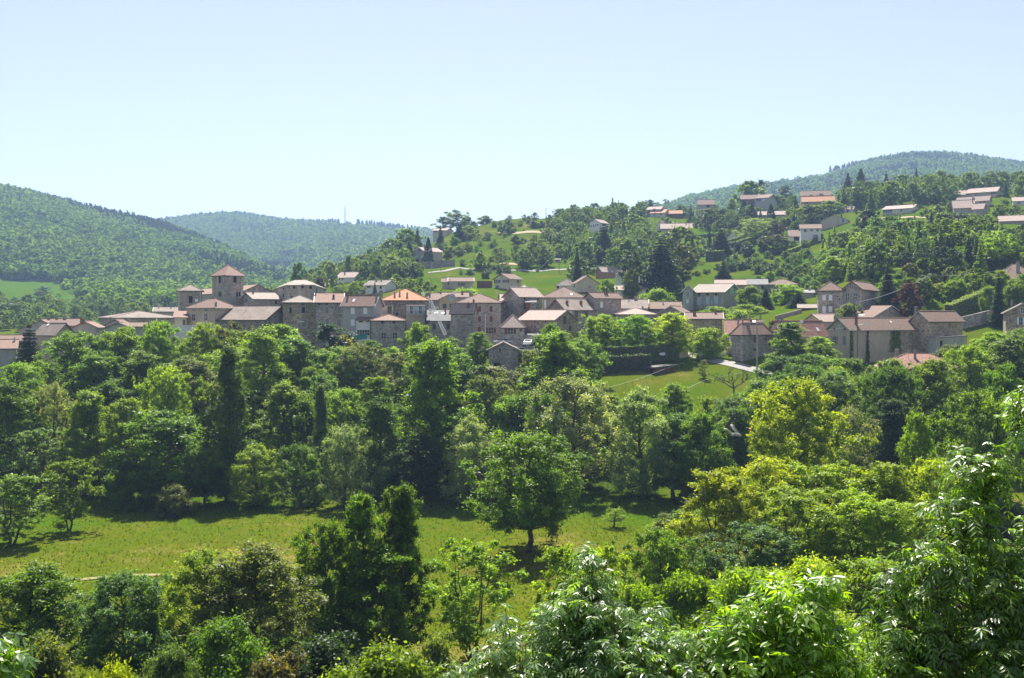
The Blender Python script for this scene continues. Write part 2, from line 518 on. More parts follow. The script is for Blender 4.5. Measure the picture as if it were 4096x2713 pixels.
# ------------------------------------------------------------------ terrain mesh
def build_ground():
    ny, nu = 420, 330
    t = np.linspace(float(y_to_t(-60)), float(y_to_t(4800)), ny)
    Y = np.exp(t) * 40.0 - 120.0
    s = np.linspace(-1, 1, nu)
    s = np.sign(s) * (np.abs(s) * .55 + .45 * np.abs(s) ** 3)
    YY, SS = np.meshgrid(Y, s, indexing='ij')
    half = np.maximum(YY, 0) * .74 + 45
    XX = SS * half
    ZZ = ground(XX, YY)
    V = np.stack([XX, YY, ZZ], -1).reshape(-1, 3)
    i = np.arange((ny - 1) * (nu - 1))
    r, c = i // (nu - 1), i % (nu - 1)
    a = r * nu + c
    Q = np.stack([a, a + 1, a + nu + 1, a + nu], 1)
    m, nt, b = new_mat('grassy ground')
    v = coords(nt, 'Object', 1)
    n1 = noise(nt, v, .05, 7, .68)
    n2 = noise(nt, v, .45, 6, .75)
    v3 = coords(nt, 'Object', 1, (1, .45, 1))
    n3 = noise(nt, v3, 2.6, 5, .75)
    at_ = nt.nodes.new('ShaderNodeAttribute'); at_.attribute_name = 'dry'
    wd = nt.nodes.new('ShaderNodeAttribute'); wd.attribute_name = 'wood'
    add = node(nt, 'ShaderNodeMath', operation='ADD'); nt.links.new(n1, add.inputs[0]); nt.links.new(at_.outputs['Fac'], add.inputs[1])
    a2 = node(nt, 'ShaderNodeMath', operation='MULTIPLY_ADD'); a2.inputs[1].default_value = .45; nt.links.new(n2, a2.inputs[0]); nt.links.new(add.outputs[0], a2.inputs[2])
    col = ramp(nt, a2.outputs[0], [(.38, (.042, .115, .006)), (.64, (.055, .104, .005)), (.84, (.084, .105, .008)), (1.0, (.16, .135, .035))])
    g = ramp(nt, n3, [(.28, .75), (.72, 1.22)])
    col = mixc(nt, 1.0, col, g, 'MULTIPLY')
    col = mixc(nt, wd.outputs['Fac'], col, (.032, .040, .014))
    nt.links.new(col, b.inputs['Base Color'])
    b.inputs['Roughness'].default_value = .95
    b.inputs['Specular IOR Level'].default_value = 0
    bump(nt, b, n3, .5, .2)
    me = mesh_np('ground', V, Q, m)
    PX = 512 + F * XX / np.maximum(YY, 20)
    dry = np.zeros_like(XX); wood = np.zeros_like(XX)
    # drier parts of the meadow and of the hillside pastures
    dry += .13 * np.exp(-((YY - 122) / 22) ** 2) * (PX < 760)
    dry += .20 * np.exp(-((YY - 88) / 9) ** 2) * np.exp(-((PX - 440) / 120) ** 2)
    dry -= .14 * np.exp(-((YY - 148) / 9) ** 2) * np.exp(-((PX - 650) / 90) ** 2)
    dry += .12 * np.exp(-((YY - 585) / 30) ** 2) * np.exp(-((PX - 510) / 70) ** 2)
    dry += .0 * (YY > 300)
    dry -= .13 * (YY > 560) * (YY < 880) * (PX < 240)
    dry += .10 * np.exp(-((YY - 212) / 12) ** 2) * np.exp(-((PX - 395) / 25) ** 2)
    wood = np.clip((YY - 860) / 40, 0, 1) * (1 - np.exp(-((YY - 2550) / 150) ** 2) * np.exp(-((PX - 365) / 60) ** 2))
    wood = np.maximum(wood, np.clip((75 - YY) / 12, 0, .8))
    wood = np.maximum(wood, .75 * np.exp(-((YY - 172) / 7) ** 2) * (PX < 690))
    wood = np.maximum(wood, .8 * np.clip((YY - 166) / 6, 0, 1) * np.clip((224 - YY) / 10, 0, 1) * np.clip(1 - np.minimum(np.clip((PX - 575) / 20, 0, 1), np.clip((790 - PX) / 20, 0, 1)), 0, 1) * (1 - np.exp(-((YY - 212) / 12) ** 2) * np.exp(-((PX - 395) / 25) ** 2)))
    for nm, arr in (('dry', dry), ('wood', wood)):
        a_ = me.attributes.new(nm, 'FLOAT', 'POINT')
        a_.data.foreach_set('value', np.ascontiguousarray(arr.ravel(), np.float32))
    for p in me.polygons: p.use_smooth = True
    o = bpy.data.objects.new('ground', me)
    COL.objects.link(o)
    o['kind'] = 'structure'
build_ground()

def strip(name, pts, width, mat, lift=.06, kind='structure'):
    """a sheet draped over the ground along (px, Y) points"""
    P = []
    for (px, Y) in pts:
        P.append(Vector(((px - 512) / F * Y, Y, 0)))
    dense = []
    for a, b in zip(P[:-1], P[1:]):
        n = max(2, int((b - a).length / 1.5))
        dense += [a.lerp(b, k / n) for k in range(n)]
    dense.append(P[-1])
    V, Q = [], []
    m = 5
    for i, p in enumerate(dense):
        d = dense[min(i + 1, len(dense) - 1)] - dense[max(i - 1, 0)]
        n = Vector((-d.y, d.x, 0)).normalized()
        for k in range(m):
            w = (k / (m - 1) - .5) * width
            q = p + n * w
            V.append((q.x, q.y, gz(q.x, q.y) + lift))
        if i:
            for k in range(m - 1):
                a = (i - 1) * m + k
                Q.append((a, a + 1, a + m + 1, a + m))
    o = bpy.data.objects.new(name, mesh_np(name, V, Q, mat))
    o['kind'] = kind
    COL.objects.link(o)
    return o
road_m = render_mat('pale worn asphalt', (.30, .285, .26), .3, (.22, .2, .18))
earth_m = render_mat('dry earth', (.36, .27, .17), .5, (.22, .19, .08))

# ------------------------------------------------------------------ houses
class Reg:
    def __init__(s, x0, y0, sc): s.x0, s.y0, s.s = x0, y0, sc
    def x(s, x): return (s.x0 + x / s.s) / 4
    def y(s, y): return (s.y0 + y / s.s) / 4
S3 = 2367 / 800
R1, R2, R3, R4 = Reg(0, 980, S3), Reg(680, 980, S3), Reg(1380, 900, S3), Reg(2100, 900, S3)
R5, R6, R7, R8 = Reg(2700, 980, S3), Reg(3296, 980, S3), Reg(3296, 560, S3), Reg(2500, 660, S3)
FULL = Reg(0, 0, 2367 / 4096)
WIN = {  # surround, infill, side shutters, mullion
 'W': ('stone', 'white', None, 0), 'B': ('stone', 'blue', None, 0), 'R': ('stone', 'red', None, 0), 'M': ('stone', 'mint', None, 0),
 'G': ('stone', 'grey', None, 0), 'N': ('stone', 'brown', None, 0), 'd': (None, 'dark', None, 0), 's': ('stone', 'dark', None, 0),
 'f': ('stone', 'glass', None, 1), 'w': ('white', 'glass', None, 1), 'wo': ('stone', 'glass', 'white', 1), 'ro': ('stone', 'glass', 'red', 1),
 'bo': ('white', 'glass', 'blue', 1), 'go': ('stone', 'glass', 'grey', 1), 'no': ('stone', 'glass', 'brown', 1), 'n': ('brown', 'glass', None, 0),
 'D': ('stone', 'brown', None, 0), 'g': (None, 'dark', None, 0), 'gn': ('stone', 'green', None, 0), 'q': ('white', 'glass', None, 3), 'r': (None, 'red', None, 0),
}
HOUSES = []
SLOPE = False
def isect(O, d, px):
    u = (px - 512) / F
    return (u * O.y - O.x) / (d.x - u * d.y)

def house(R, name, label, cat, xl, xc, xr, Y, th, eave, base, ridge, roof, wall, rm, wins=(), chims=(), D=8.0, ov=.45, barge=None,
          quoin=False, sky_l=(), group=None, rth=.2, balcony=(), arch=()):
    px = R.x; py = R.y
    if xr is None: th = math.degrees(math.atan((px((xl + xc) / 2) - 512) / F)) * .85
    else: th = max(th, math.degrees(math.atan((px(xc) - 512) / F)) + 13)
    th = math.radians(th)
    if SLOPE: Y = hit(px((xl + xc) / 2 if xl is not None else xc), py(base), Y * .8, Y * 1.3) or Y
    C = at(px(xc), py(eave), Y)
    ze = C.z
    C.z = 0
    dL = Vector((-math.cos(th), math.sin(th), 0)); dR = Vector((math.sin(th), math.cos(th), 0))
    La = isect(C, dL, px(xl)) if xl is not None and xl != xc else D
    Lb = isect(C, dR, px(xr)) if xr is not None and xr != xc else D
    La = min(max(La, 2), 70); Lb = min(max(Lb, 2), 60)
    def W(s, t, z): return Vector((C.x + dL.x * s + dR.x * t, C.y + dL.y * s + dR.y * t, z))
    zb = (HZ - py(base)) / F * Y
    lows = [gz(W(s, t, 0).x, W(s, t, 0).y) for s in (0, La) for t in (0, Lb)]
    z0 = min([zb] + lows) - .4
    vis_b = xr is not None and xr != xc
    vis_a = xl is not None and xl != xc
    if roof == 'ga': rp = W(0 if vis_b else La / 2, Lb / 2, 0)
    elif roof == 'gb': rp = W(La / 2, 0 if vis_a else Lb / 2, 0)
    elif roof == 'sh': rp = W(La / 2, Lb, 0)
    elif roof == 'sa': rp = W(La, 0, 0)
    else: rp = W(La / 2, Lb / 2, 0)
    zr = max((HZ - py(ridge)) / F * rp.y, ze + .35)
    H = zr - ze
    root = empty(name, W(La / 2, Lb / 2, z0), label, cat, group)
    O = root.location
    # roof
    rb = MB()
    def hgt(s, t):
        if roof == 'ga': return ze + H * (1 - abs(t - Lb / 2) / (Lb / 2))
        if roof == 'gb': return ze + H * (1 - abs(s - La / 2) / (La / 2))
        if roof == 'sh': return ze + H * t / Lb
        if roof == 'sa': return ze + H * s / La
        if roof == 'pyr': return ze + H * 2 * min(s / La, 1 - s / La, t / Lb, 1 - t / Lb)
        return ze + H * min(s, La - s, t, Lb - t) / (min(La, Lb) / 2)
    lift = .02
    def RP(s, t): return W(s, t, hgt(s, t) + lift)
    if roof == 'ga':
        V = [RP(-ov, -ov), RP(La + ov, -ov), RP(La + ov, Lb / 2), RP(-ov, Lb / 2), RP(La + ov, Lb + ov), RP(-ov, Lb + ov)]
        Fs = [(0, 3, 2, 1), (3, 5, 4, 2)]
    elif roof == 'gb':
        V = [RP(-ov, -ov), RP(-ov, Lb + ov), RP(La / 2, Lb + ov), RP(La / 2, -ov), RP(La + ov, Lb + ov), RP(La + ov, -ov)]
        Fs = [(0, 1, 2, 3), (3, 2, 4, 5)]
    elif roof in ('sh', 'sa'):
        V = [RP(-ov, -ov), RP(La + ov, -ov), RP(La + ov, Lb + ov), RP(-ov, Lb + ov)]
        Fs = [(0, 3, 2, 1)]
    elif roof == 'pyr':
        V = [RP(-ov, -ov), RP(La + ov, -ov), RP(La + ov, Lb + ov), RP(-ov, Lb + ov), RP(La / 2, Lb / 2)]
        Fs = [(0, 4, 1), (1, 4, 2), (2, 4, 3), (3, 4, 0)]
    else:
        k = H / (min(La, Lb) / 2)
        zo = ze - ov * k
        def E(s, t): return W(s, t, zo + lift)
        if La >= Lb:
            r1, r2 = RP(Lb / 2, Lb / 2), RP(La - Lb / 2, Lb / 2)
            if (r2 - r1).length < .05: r2 = r1 + dL * .05
            V = [E(-ov, -ov), E(La + ov, -ov), E(La + ov, Lb + ov), E(-ov, Lb + ov), r1, r2]
            Fs = [(0, 4, 5, 1), (1, 5, 2), (2, 5, 4, 3), (3, 4, 0)]
        else:
            r1, r2 = RP(La / 2, La / 2), RP(La / 2, Lb - La / 2)
            V = [E(-ov, -ov), E(La + ov, -ov), E(La + ov, Lb + ov), E(-ov, Lb + ov), r1, r2]
            Fs = [(0, 4, 1), (1, 4, 5, 2), (2, 5, 3), (3, 5, 4, 0)]
    # face winding outward (upwards)
    fixed = []
    for q in Fs:
        a, b_, c = V[q[0]], V[q[1]], V[q[2]]
        fixed.append(q if (b_ - a).cross(c - a).z > 0 else tuple(reversed(q)))
    rb.slab(V, fixed, rth)
    ro = rb.build('roof', MR[rm], root)
    # ridge caps
    cap = MB()
    if roof == 'ga': cap.tube([RP(-ov, Lb / 2) + Vector((0, 0, .02)), RP(La + ov, Lb / 2) + Vector((0, 0, .02))], .12, 5)
    elif roof == 'gb': cap.tube([RP(La / 2, -ov) + Vector((0, 0, .02)), RP(La / 2, Lb + ov) + Vector((0, 0, .02))], .12, 5)
    elif roof == 'pyr':
        for i in range(4): cap.tube([V[i] + Vector((0, 0, .03)), V[4] + Vector((0, 0, .03))], .1, 5)
    elif roof == 'hip':
        for (i, j) in ([(0, 4), (1, 5), (2, 5), (3, 4), (4, 5)] if La >= Lb else [(0, 4), (1, 4), (2, 5), (3, 5), (4, 5)]):
            cap.tube([V[i] + Vector((0, 0, .03)), V[j] + Vector((0, 0, .03))], .1, 5)
    if cap.f: cap.build('ridge_cap', MR[rm], ro)
    # walls
    wb = MB()
    und = rth + .0
    def top(s, t): return W(s, t, hgt(s, t) - und + .03)
    def side(pts):  # pts (s,t) along the wall top
        (s0, t0), (s1, t1) = pts[0], pts[-1]
        wb.poly([W(s0, t0, z0), W(s1, t1, z0)] + [top(s, t) for s, t in reversed(pts)])
    side([(La, 0)] + ([(La / 2, 0)] if roof == 'gb' else []) + [(0, 0)])
    side([(0, 0)] + ([(0, Lb / 2)] if roof == 'ga' else []) + [(0, Lb)])
    side([(0, Lb)] + ([(La / 2, Lb)] if roof == 'gb' else []) + [(La, Lb)])
    side([(La, Lb)] + ([(La, Lb / 2)] if roof == 'ga' else []) + [(La, 0)])
    wb.build('wall', MW[wall], root)
    # eaves gutter on the visible eave
    gb_ = MB()
    if roof in ('ga', 'hip', 'sh', 'pyr'):
        q0, q1 = V[0], V[1]
        gb_.tube([q0 + Vector((0, 0, -.1)) - dR * .07, q1 + Vector((0, 0, -.1)) - dR * .07], .075, 5)
    if roof in ('gb', 'hip', 'pyr'):
        q0, q1 = V[0], V[1] if roof == 'gb' else V[3]
        gb_.tube([q0 + Vector((0, 0, -.1)) - dL * .07, q1 + Vector((0, 0, -.1)) - dL * .07], .075, 5)
    if gb_.f: gb_.build('gutter', MX['iron'] if wall in ('st', 'sd', 'so', 'sl') else MX['cem'], ro)
    if barge:
        for e in ((-ov, La + ov) if roof == 'ga' else (-ov, Lb + ov)) if roof in ('ga', 'gb') else ():
            bb = MB()
            half = Lb / 2 if roof == 'ga' else La / 2
            full = Lb if roof == 'ga' else La
            for (t0, t1) in ((-ov, half), (half, full + ov)):
                A, B = (RP(e, t0), RP(e, t1)) if roof == 'ga' else (RP(t0, e), RP(t1, e))
                nrm = (dL if roof == 'ga' else dR) * (.07 if e < 0 else -.07)
                bb.frame_box(A + Vector((0, 0, -.22)) - nrm * .5, B - A, nrm, Vector((0, 0, .27)))
            bb.build('barge_board', MX[barge], ro)
    if quoin:
        for (s, t) in ((0, 0), (La, 0), (0, Lb)):
            qb = MB()
            z = z0
            i = 0
            zt = hgt(s, t) - rth - .02
            while z + .34 < zt:
                w1, w2 = (.5, .3) if i % 2 else (.3, .5)
                o = W(s, t, z)
                sa = 1 if s == 0 else -1; ta = 1 if t == 0 else -1
                qb.frame_box(o - dL * .03 * sa - dR * .03 * ta, dL * w1 * sa, dR * w2 * ta, Vector((0, 0, .33)))
                z += .35; i += 1
            qb.build('quoin', MX['stone'], root)
    # windows
    for w in wins:
        face, x1, y1, x2, y2, st = w
        O_, d_, n_ = (W(0, 0, 0), dL, -dR) if face == 'a' else (W(0, 0, 0), dR, -dL)
        p1, p2 = sorted((isect(O_, d_, px(x1)), isect(O_, d_, px(x2))))
        Ym = (O_ + d_ * (p1 + p2) / 2).y
        zt, zbm = (HZ - py(y1)) / F * Ym, (HZ - py(y2)) / F * Ym
        sur, inf, shut, mull = WIN[st]
        wd, hh = p2 - p1, zt - zbm
        if shut: p1, p2 = p1 + wd * .27, p2 - wd * .27
        A = O_ + d_ * p1; A.z = zbm
        ax, az = d_ * (p2 - p1), Vector((0, 0, hh))
        g = .13 if sur == 'stone' else .08
        par = root
        if sur:
            sb = MB()
            pr = n_ * .07
            e = d_ * g; ez = Vector((0, 0, g))
            sb.frame_box(A - e - ez - n_ * .02, ax + e * 2, pr + n_ * .05, ez)
            sb.frame_box(A - e + az - n_ * .02, ax + e * 2, pr, ez)
            sb.frame_box(A - e - n_ * .02, e, pr, az)
            sb.frame_box(A + ax - n_ * .02, e, pr, az)
            par = sb.build('window', MX[sur], root, A + ax / 2)
        nm = 'pane' if inf in ('glass', 'green') else ('opening' if inf == 'dark' else ('door' if st == 'D' else 'shutter'))
        ib = MB()
        dep = .055 if nm == 'shutter' else .02
        ib.frame_box(A - n_ * .03, ax, n_ * (.03 + dep), az)
        if nm == 'shutter' and wd > .6:
            ib.frame_box(A + ax * .47 + n_ * dep, ax * .06, n_ * .012, az)
        if par is root and nm == 'shutter': nm = 'window_shutter'
        po = ib.build(nm, MX[inf], par, A + ax / 2)
        if mull:
            mb = MB()
            mm = .05
            nn = 2 if mull == 1 else 5
            for k in range(1, nn):
                mb.frame_box(A + ax * (k / nn) - d_ * mm / 2 + n_ * .02, d_ * mm, n_ * .03, az)
            mb.frame_box(A + az * .45 + n_ * .024, ax, n_ * .022, Vector((0, 0, mm)))
            mb.build('glazing_bar', MX['white'], par, A + ax / 2)
        if shut:
            for q in (A - d_ * (g + wd * .25), A + ax + d_ * g):
                hb = MB()
                hb.frame_box(q + n_ * .01, d_ * wd * .25, n_ * .05, az)
                hb.build('shutter', MX[shut], par, A + ax / 2)
    for w in arch:      # round-headed openings: face, x1,y1,x2,y2
        face, x1, y1, x2, y2 = w
        O_, d_, n_ = (W(0, 0, 0), dL, -dR) if face == 'a' else (W(0, 0, 0), dR, -dL)
        p1, p2 = sorted((isect(O_, d_, px(x1)), isect(O_, d_, px(x2))))
        Ym = (O_ + d_ * (p1 + p2) / 2).y
        zt, zbm = (HZ - py(y1)) / F * Ym, (HZ - py(y2)) / F * Ym
        r = (p2 - p1) / 2
        ab, fb = MB(), MB()
        mid = O_ + d_ * (p1 + r)
        def ring(rr, off, zb_):
            pts = [mid - d_ * rr + n_ * off + Vector((0, 0, zb_))]
            for k in range(9):
                w_ = math.pi * (1 - k / 8)
                pts.append(mid + d_ * rr * math.cos(w_) + n_ * off + Vector((0, 0, zt - r + rr * math.sin(w_))))
            pts.append(mid + d_ * rr + n_ * off + Vector((0, 0, zb_)))
            return pts
        inn, out = ring(r, .12, zbm), ring(r + .18, .12, zbm)
        out0 = ring(r + .18, -.02, zbm)
        for k in range(len(inn) - 1):
            fb.poly([out[k], inn[k], inn[k + 1], out[k + 1]])
            fb.poly([out0[k], out[k], out[k + 1], out0[k + 1]])
        inn0 = ring(r, .015, zbm)
        for k in range(len(inn) - 1):
            fb.poly([inn[k], inn0[k], inn0[k + 1], inn[k + 1]])
        ab.poly(ring(r, .02, zbm)[::-1])
        fo = fb.build('arched_window', MX['cem'], root, mid + Vector((0, 0, zbm)))
        ab.build('opening', MX['dark'], fo, mid + Vector((0, 0, zbm)))
    for b_ in balcony:   # face, x1, x2, yslab, yrail
        face, x1, x2, ys, yr = b_
        O_, d_, n_ = (W(0, 0, 0), dL, -dR) if face == 'a' else (W(0, 0, 0), dR, -dL)
        p1, p2 = sorted((isect(O_, d_, px(x1)), isect(O_, d_, px(x2))))
        zs, zt = (HZ - py(ys)) / F * O_.y, (HZ - py(yr)) / F * O_.y
        A = O_ + d_ * p1; A.z = zs
        sl = MB(); sl.frame_box(A, d_ * (p2 - p1), n_ * 1.1, Vector((0, 0, -.2)))
        so = sl.build('balcony', MX['conc'], root, A)
        rl = MB()
        n_r = max(4, int((p2 - p1) / .16))
        for k in range(n_r + 1):
            q = A + d_ * (p2 - p1) * k / n_r + n_ * 1.05
            rl.box(q + Vector((0, 0, (zt - zs) / 2)), .018, .018, (zt - zs) / 2)
        rl.tube([A + n_ * 1.05 + Vector((0, 0, zt - zs)), A + d_ * (p2 - p1) + n_ * 1.05 + Vector((0, 0, zt - zs))], .035, 5)
        rl.build('railing', MX['grey'], so, A)
    for c in chims:     # x, ytop, width px, k depth, material
        x, yt, wpx, k, cm = c
        if roof in ('gb', 'sa') or (roof == 'hip' and Lb > La):
            O_, d_ = W(La * k, 0, 0), dR
        else:
            O_, d_ = W(0, Lb * k, 0), dL
        s = isect(O_, d_, px(x))
        p = O_ + d_ * s
        ztop = (HZ - py(yt)) / F * p.y
        if roof in ('gb', 'sa') or (roof == 'hip' and Lb > La): hz = hgt(La * k, min(max(s, 0), Lb))
        else: hz = hgt(min(max(s, 0), La), Lb * k)
        ztop = max(ztop, hz + .6)
        hw = max(.18, wpx / S3 / 4 / F * p.y / 2)
        cb = MB()
        zl = hz - .7
        cb.box(Vector((p.x, p.y, (zl + ztop) / 2)), hw, hw * .8, (ztop - zl) / 2, -th)
        cb.box(Vector((p.x, p.y, ztop + .06)), hw + .07, hw * .8 + .07, .06, -th)
        cb.tube([Vector((p.x, p.y, ztop + .12)), Vector((p.x, p.y, ztop + .42))], .12, 6)
        cb.build('chimney', MX[cm], ro, Vector((p.x, p.y, hz)))
    for (x, y, wpx, hm) in sky_l:   # roof windows
        best = None
        for k in range(60):
            if roof == 'gb':
                s = La / 2 * k / 60; O_ = W(s, 0, 0); d_ = dR
            else:
                s = Lb / 2 * k / 60; O_ = W(0, s, 0); d_ = dL
            r = isect(O_, d_, px(x)); p = O_ + d_ * r
            z = hgt(s, r) if roof == 'gb' else hgt(r, s)
            e = abs(HZ - z * F / p.y - py(y))
            if best is None or e < best[0]: best = (e, s, r, p, d_)
        e, s, r, p, d_ = best
        ww = wpx / S3 / 4 / F * p.y
        up = (RP(s + .5, r) - RP(s, r)) if roof == 'gb' else (RP(r, s + .5) - RP(r, s))
        up = up.normalized() * hm
        z = hgt(s, r) if roof == 'gb' else hgt(r, s)
        A = Vector((p.x, p.y, z + .02))
        kb = MB(); kb.frame_box(A - d_ * ww / 2 - up / 2, d_ * ww, up, Vector((0, 0, .09)))
        kb.build('skylight', MX['white'], ro, A)
    xs = [512 + F * W(s, t, 0).x / W(s, t, 0).y for s in (0, La) for t in (0, Lb)]
    HOUSES.append((min(xs), max(xs), HZ - zr * F / (Y + 4), py(base), Y, root.location.copy(), max(La, Lb)))
    return dict(root=root, W=W, ze=ze, zr=zr, La=La, Lb=Lb, dL=dL, dR=dR, roof=ro, hgt=hgt, C=C, px=px, py=py, Y=Y)

def polyhouse(R, name, label, cat, pts, eave_z, ridge_h, base_z, wall, rm, wins, chims):
    """building on a free footprint [(px, Y) ...] counter-clockwise from the left, low fan roof"""
    G = [at(R.x(x), HZ, Y) for (x, Y) in pts]
    c = sum(G, Vector()) / len(G)
    root = empty(name, (c.x, c.y, base_z), label, cat)
    wb, rb = MB(), MB()
    n = len(G)
    for i in range(n):
        a, b = G[i], G[(i + 1) % n]
        wb.poly([(a.x, a.y, base_z), (b.x, b.y, base_z), (b.x, b.y, eave_z), (a.x, a.y, eave_z)])
    wb.build('wall', MW[wall], root)
    V = []
    for g in G:
        d = (g - c).normalized() * .7
        V.append(Vector((g.x + d.x, g.y + d.y, eave_z - .1)))
    k = .42
    for g in G:
        q = c.lerp(g, k)
        V.append(Vector((q.x, q.y, eave_z + ridge_h)))
    Fs = [(i, (i + 1) % n, n + (i + 1) % n, n + i) for i in range(n)] + [tuple(range(n, 2 * n))]
    rb.slab(V, Fs, .2)
    ro = rb.build('roof', MR[rm], root)
    for (i, x1, y1, x2, y2) in wins:
        a, b = G[i], G[(i + 1) % n]
        d = (b - a).normalized()
        nn = Vector((d.y, -d.x, 0))
        p1, p2 = sorted((isect(a, d, R.x(x1)), isect(a, d, R.x(x2))))
        Ym = (a + d * p1).y
        zt, zb = (HZ - R.y(y1)) / F * Ym, (HZ - R.y(y2)) / F * Ym
        A = a + d * p1; A.z = zb
        sb = MB()
        e = d * .13
        for (o, ax, az) in ((A - e - Vector((0, 0, .13)), d * (p2 - p1) + e * 2, Vector((0, 0, .13))), (A - e + Vector((0, 0, zt - zb)), d * (p2 - p1) + e * 2, Vector((0, 0, .13))),
                            (A - e, e, Vector((0, 0, zt - zb))), (A + d * (p2 - p1), e, Vector((0, 0, zt - zb)))):
            sb.frame_box(o - nn * .02, ax, nn * .1, az)
        w = sb.build('window', MX['cem'], root, A)
        ib = MB(); ib.frame_box(A - nn * .03, d * (p2 - p1), nn * .05, Vector((0, 0, zt - zb)))
        ib.build('opening', MX['dark'], w, A)
    for (x, yt, wpx, Yc) in chims:
        p = at(R.x(x), R.y(yt), Yc)
        hw = wpx / S3 / 4 / F * Yc / 2
        cb = MB(); cb.box(Vector((p.x, p.y, (p.z + eave_z) / 2)), hw, hw * .7, (p.z - eave_z) / 2)
        cb.box(Vector((p.x, p.y, p.z + .06)), hw + .08, hw * .7 + .08, .06)
        cb.build('chimney', MX['brick'], ro)
    HOUSES.append((min(R.x(x) for x, _ in pts), max(R.x(x) for x, _ in pts), HZ - (eave_z + ridge_h) * F / pts[1][1], 330, pts[1][1], root.location.copy(), 12))
    return root
# ------------------------------------------------------------------ the village
H = house
# left end of the village
H(R1, 'house', 'low grey house with pink clay roof at the left edge, beside the dark conifer', 'house', -160, 190, None, 228, 0, 1212, 1400, 1118, 'ga', 'gr', 'tt', chims=[(172, 1105, 14, .4, 'metal')])
H(R1, 'house', 'brown roof showing between the dark conifer and the pink roof at the left edge', 'house', -60, 250, None, 240, 0, 1140, 1300, 1066, 'ga', 'gr', 'tb')
H(R1, 'house', 'pale house with mottled tile roof and blank right gable, behind the dark conifer', 'house', 430, 662, 872, 236, 28, 1040, 1260, 925, 'ga', 'be', 'tg', [('b', 700, 1065, 735, 1110, 'M')], sky_l=[(570, 945, 26, .8)], ov=.6)
H(R1, 'house', 'house with broad low gable rising behind the dark conifer', 'house', 222, 760, None, 252, 4, 1000, 1180, 888, 'gb', 'gr', 'tt', D=9)
H(R1, 'house', 'brown roofed house with three chimneys in a row, left end of the village', 'house', 500, 935, None, 264, 4, 945, 1120, 872, 'ga', 'gr', 'tb', chims=[(585, 858, 26, .5, 'cem'), (680, 848, 22, .5, 'cem'), (772, 850, 30, .5, 'cem')])
H(R1, 'house', 'dark gabled house with orange right roof slope and a brick chimney', 'house', 880, 1150, 1226, 243, 12, 965, 1130, 904, 'gb', 'gr', 'tt', chims=[(968, 884, 32, .5, 'brick')])
H(R1, 'hall', 'long stone hall with hipped grey brown roof below the small bell tower', 'hall', 1180, 1334, 2105, 258, 58, 852, 1080, 782, 'hip', 'st', 'tg', ov=.6)
H(R1, 'shed', 'narrow dark gable under the eave of the long stone hall', 'shed', 1252, 1490, 1560, 246, 8, 938, 1090, 880, 'gb', 'gr', 'tb', D=6)
H(R1, 'shed', 'lower dark gable with grey verges in front of the long stone hall', 'shed', 1255, 1555, 1570, 238, 4, 972, 1090, 918, 'gb', 'gr', 'tb', D=5)
H(R1, 'shed', 'flat brown roof in front of the long stone hall, right of the two dark gables', 'shed', 1545, 1720, None, 240, 0, 958, 1090, 915, 'ga', 'gr', 'tb', D=6)
H(R1, 'house', 'grey roof with pale verges behind the long stone hall, left of the small bell tower', 'house', 1825, 2120, None, 305, 0, 782, 860, 735, 'ga', 'gr', 'tg', barge='white', chims=[(1880, 728, 8, .4, 'metal'), (2025, 722, 14, .4, 'cem')])

# church group
t2 = H(R2, 'bell_tower', 'small square stone bell tower with low pyramid roof, left of the church', 'tower', 97, 368, None, 277, -12, 530, 880, 468, 'pyr', 'sd', 'tg', D=7.0, ov=.55, quoin=True, arch=[('a', 222, 600, 268, 685)])
R9 = Reg(820, 1030, 2352 / 300)
tw = H(R9, 'church_tower', 'tall square church tower with red pyramid roof above the village', 'tower', 243, 670, 1186, 285, 46, 478, 1420, 232, 'pyr', 'st', 'tt', ov=.75,
       arch=[('a', 440, 560, 505, 805), ('b', 888, 565, 985, 790), ('a', 432, 1070, 470, 1220), ('a', 482, 1070, 520, 1220), ('b', 975, 1075, 1030, 1225), ('b', 1052, 1075, 1105, 1225)])
pb = MB()   # corner buttresses and string course of the tower, cross on the roof
W_ = tw['W']
for (s, t) in ((-.12, -.12), (tw['La'] - .7, -.14), (-.14, tw['Lb'] - .7)):
    zb_ = tw['root'].location.z
    o = W_(s, t, zb_)
    pb.frame_box(o, tw['dL'] * .82, tw['dR'] * .82, Vector((0, 0, tw['ze'] - zb_ - 1.1)))
pb.build('buttress', MW['st'], tw['root'])
cb = MB()
ap = W_(tw['La'] / 2, tw['Lb'] / 2, tw['zr'])
cb.tube([ap, ap + Vector((0, 0, 2.4))], .05, 5); cb.tube([ap + Vector((-.45, 0, 1.7)), ap + Vector((.45, 0, 1.7))], .05, 5)
cb.build('cross', MX['iron'], tw['roof'])
H(R9, 'church', 'stone church nave with faded red roof and broad gable, behind the church tower', 'church', -560, 1190, 2110, 299, 58, 1050, 1500, 838, 'ga', 'st', 'tt', ov=.35)
H(R2, 'church', 'low stone church annex with lichened roof, right of the church tower', 'church annex', 842, 990, 1305, 276, 62, 632, 900, 563, 'gb', 'st', 'tl', [('a', 898, 640, 908, 660, 'd'), ('b', 1240, 655, 1265, 700, 's')], [(983, 572, 20, .4, 'brick')])
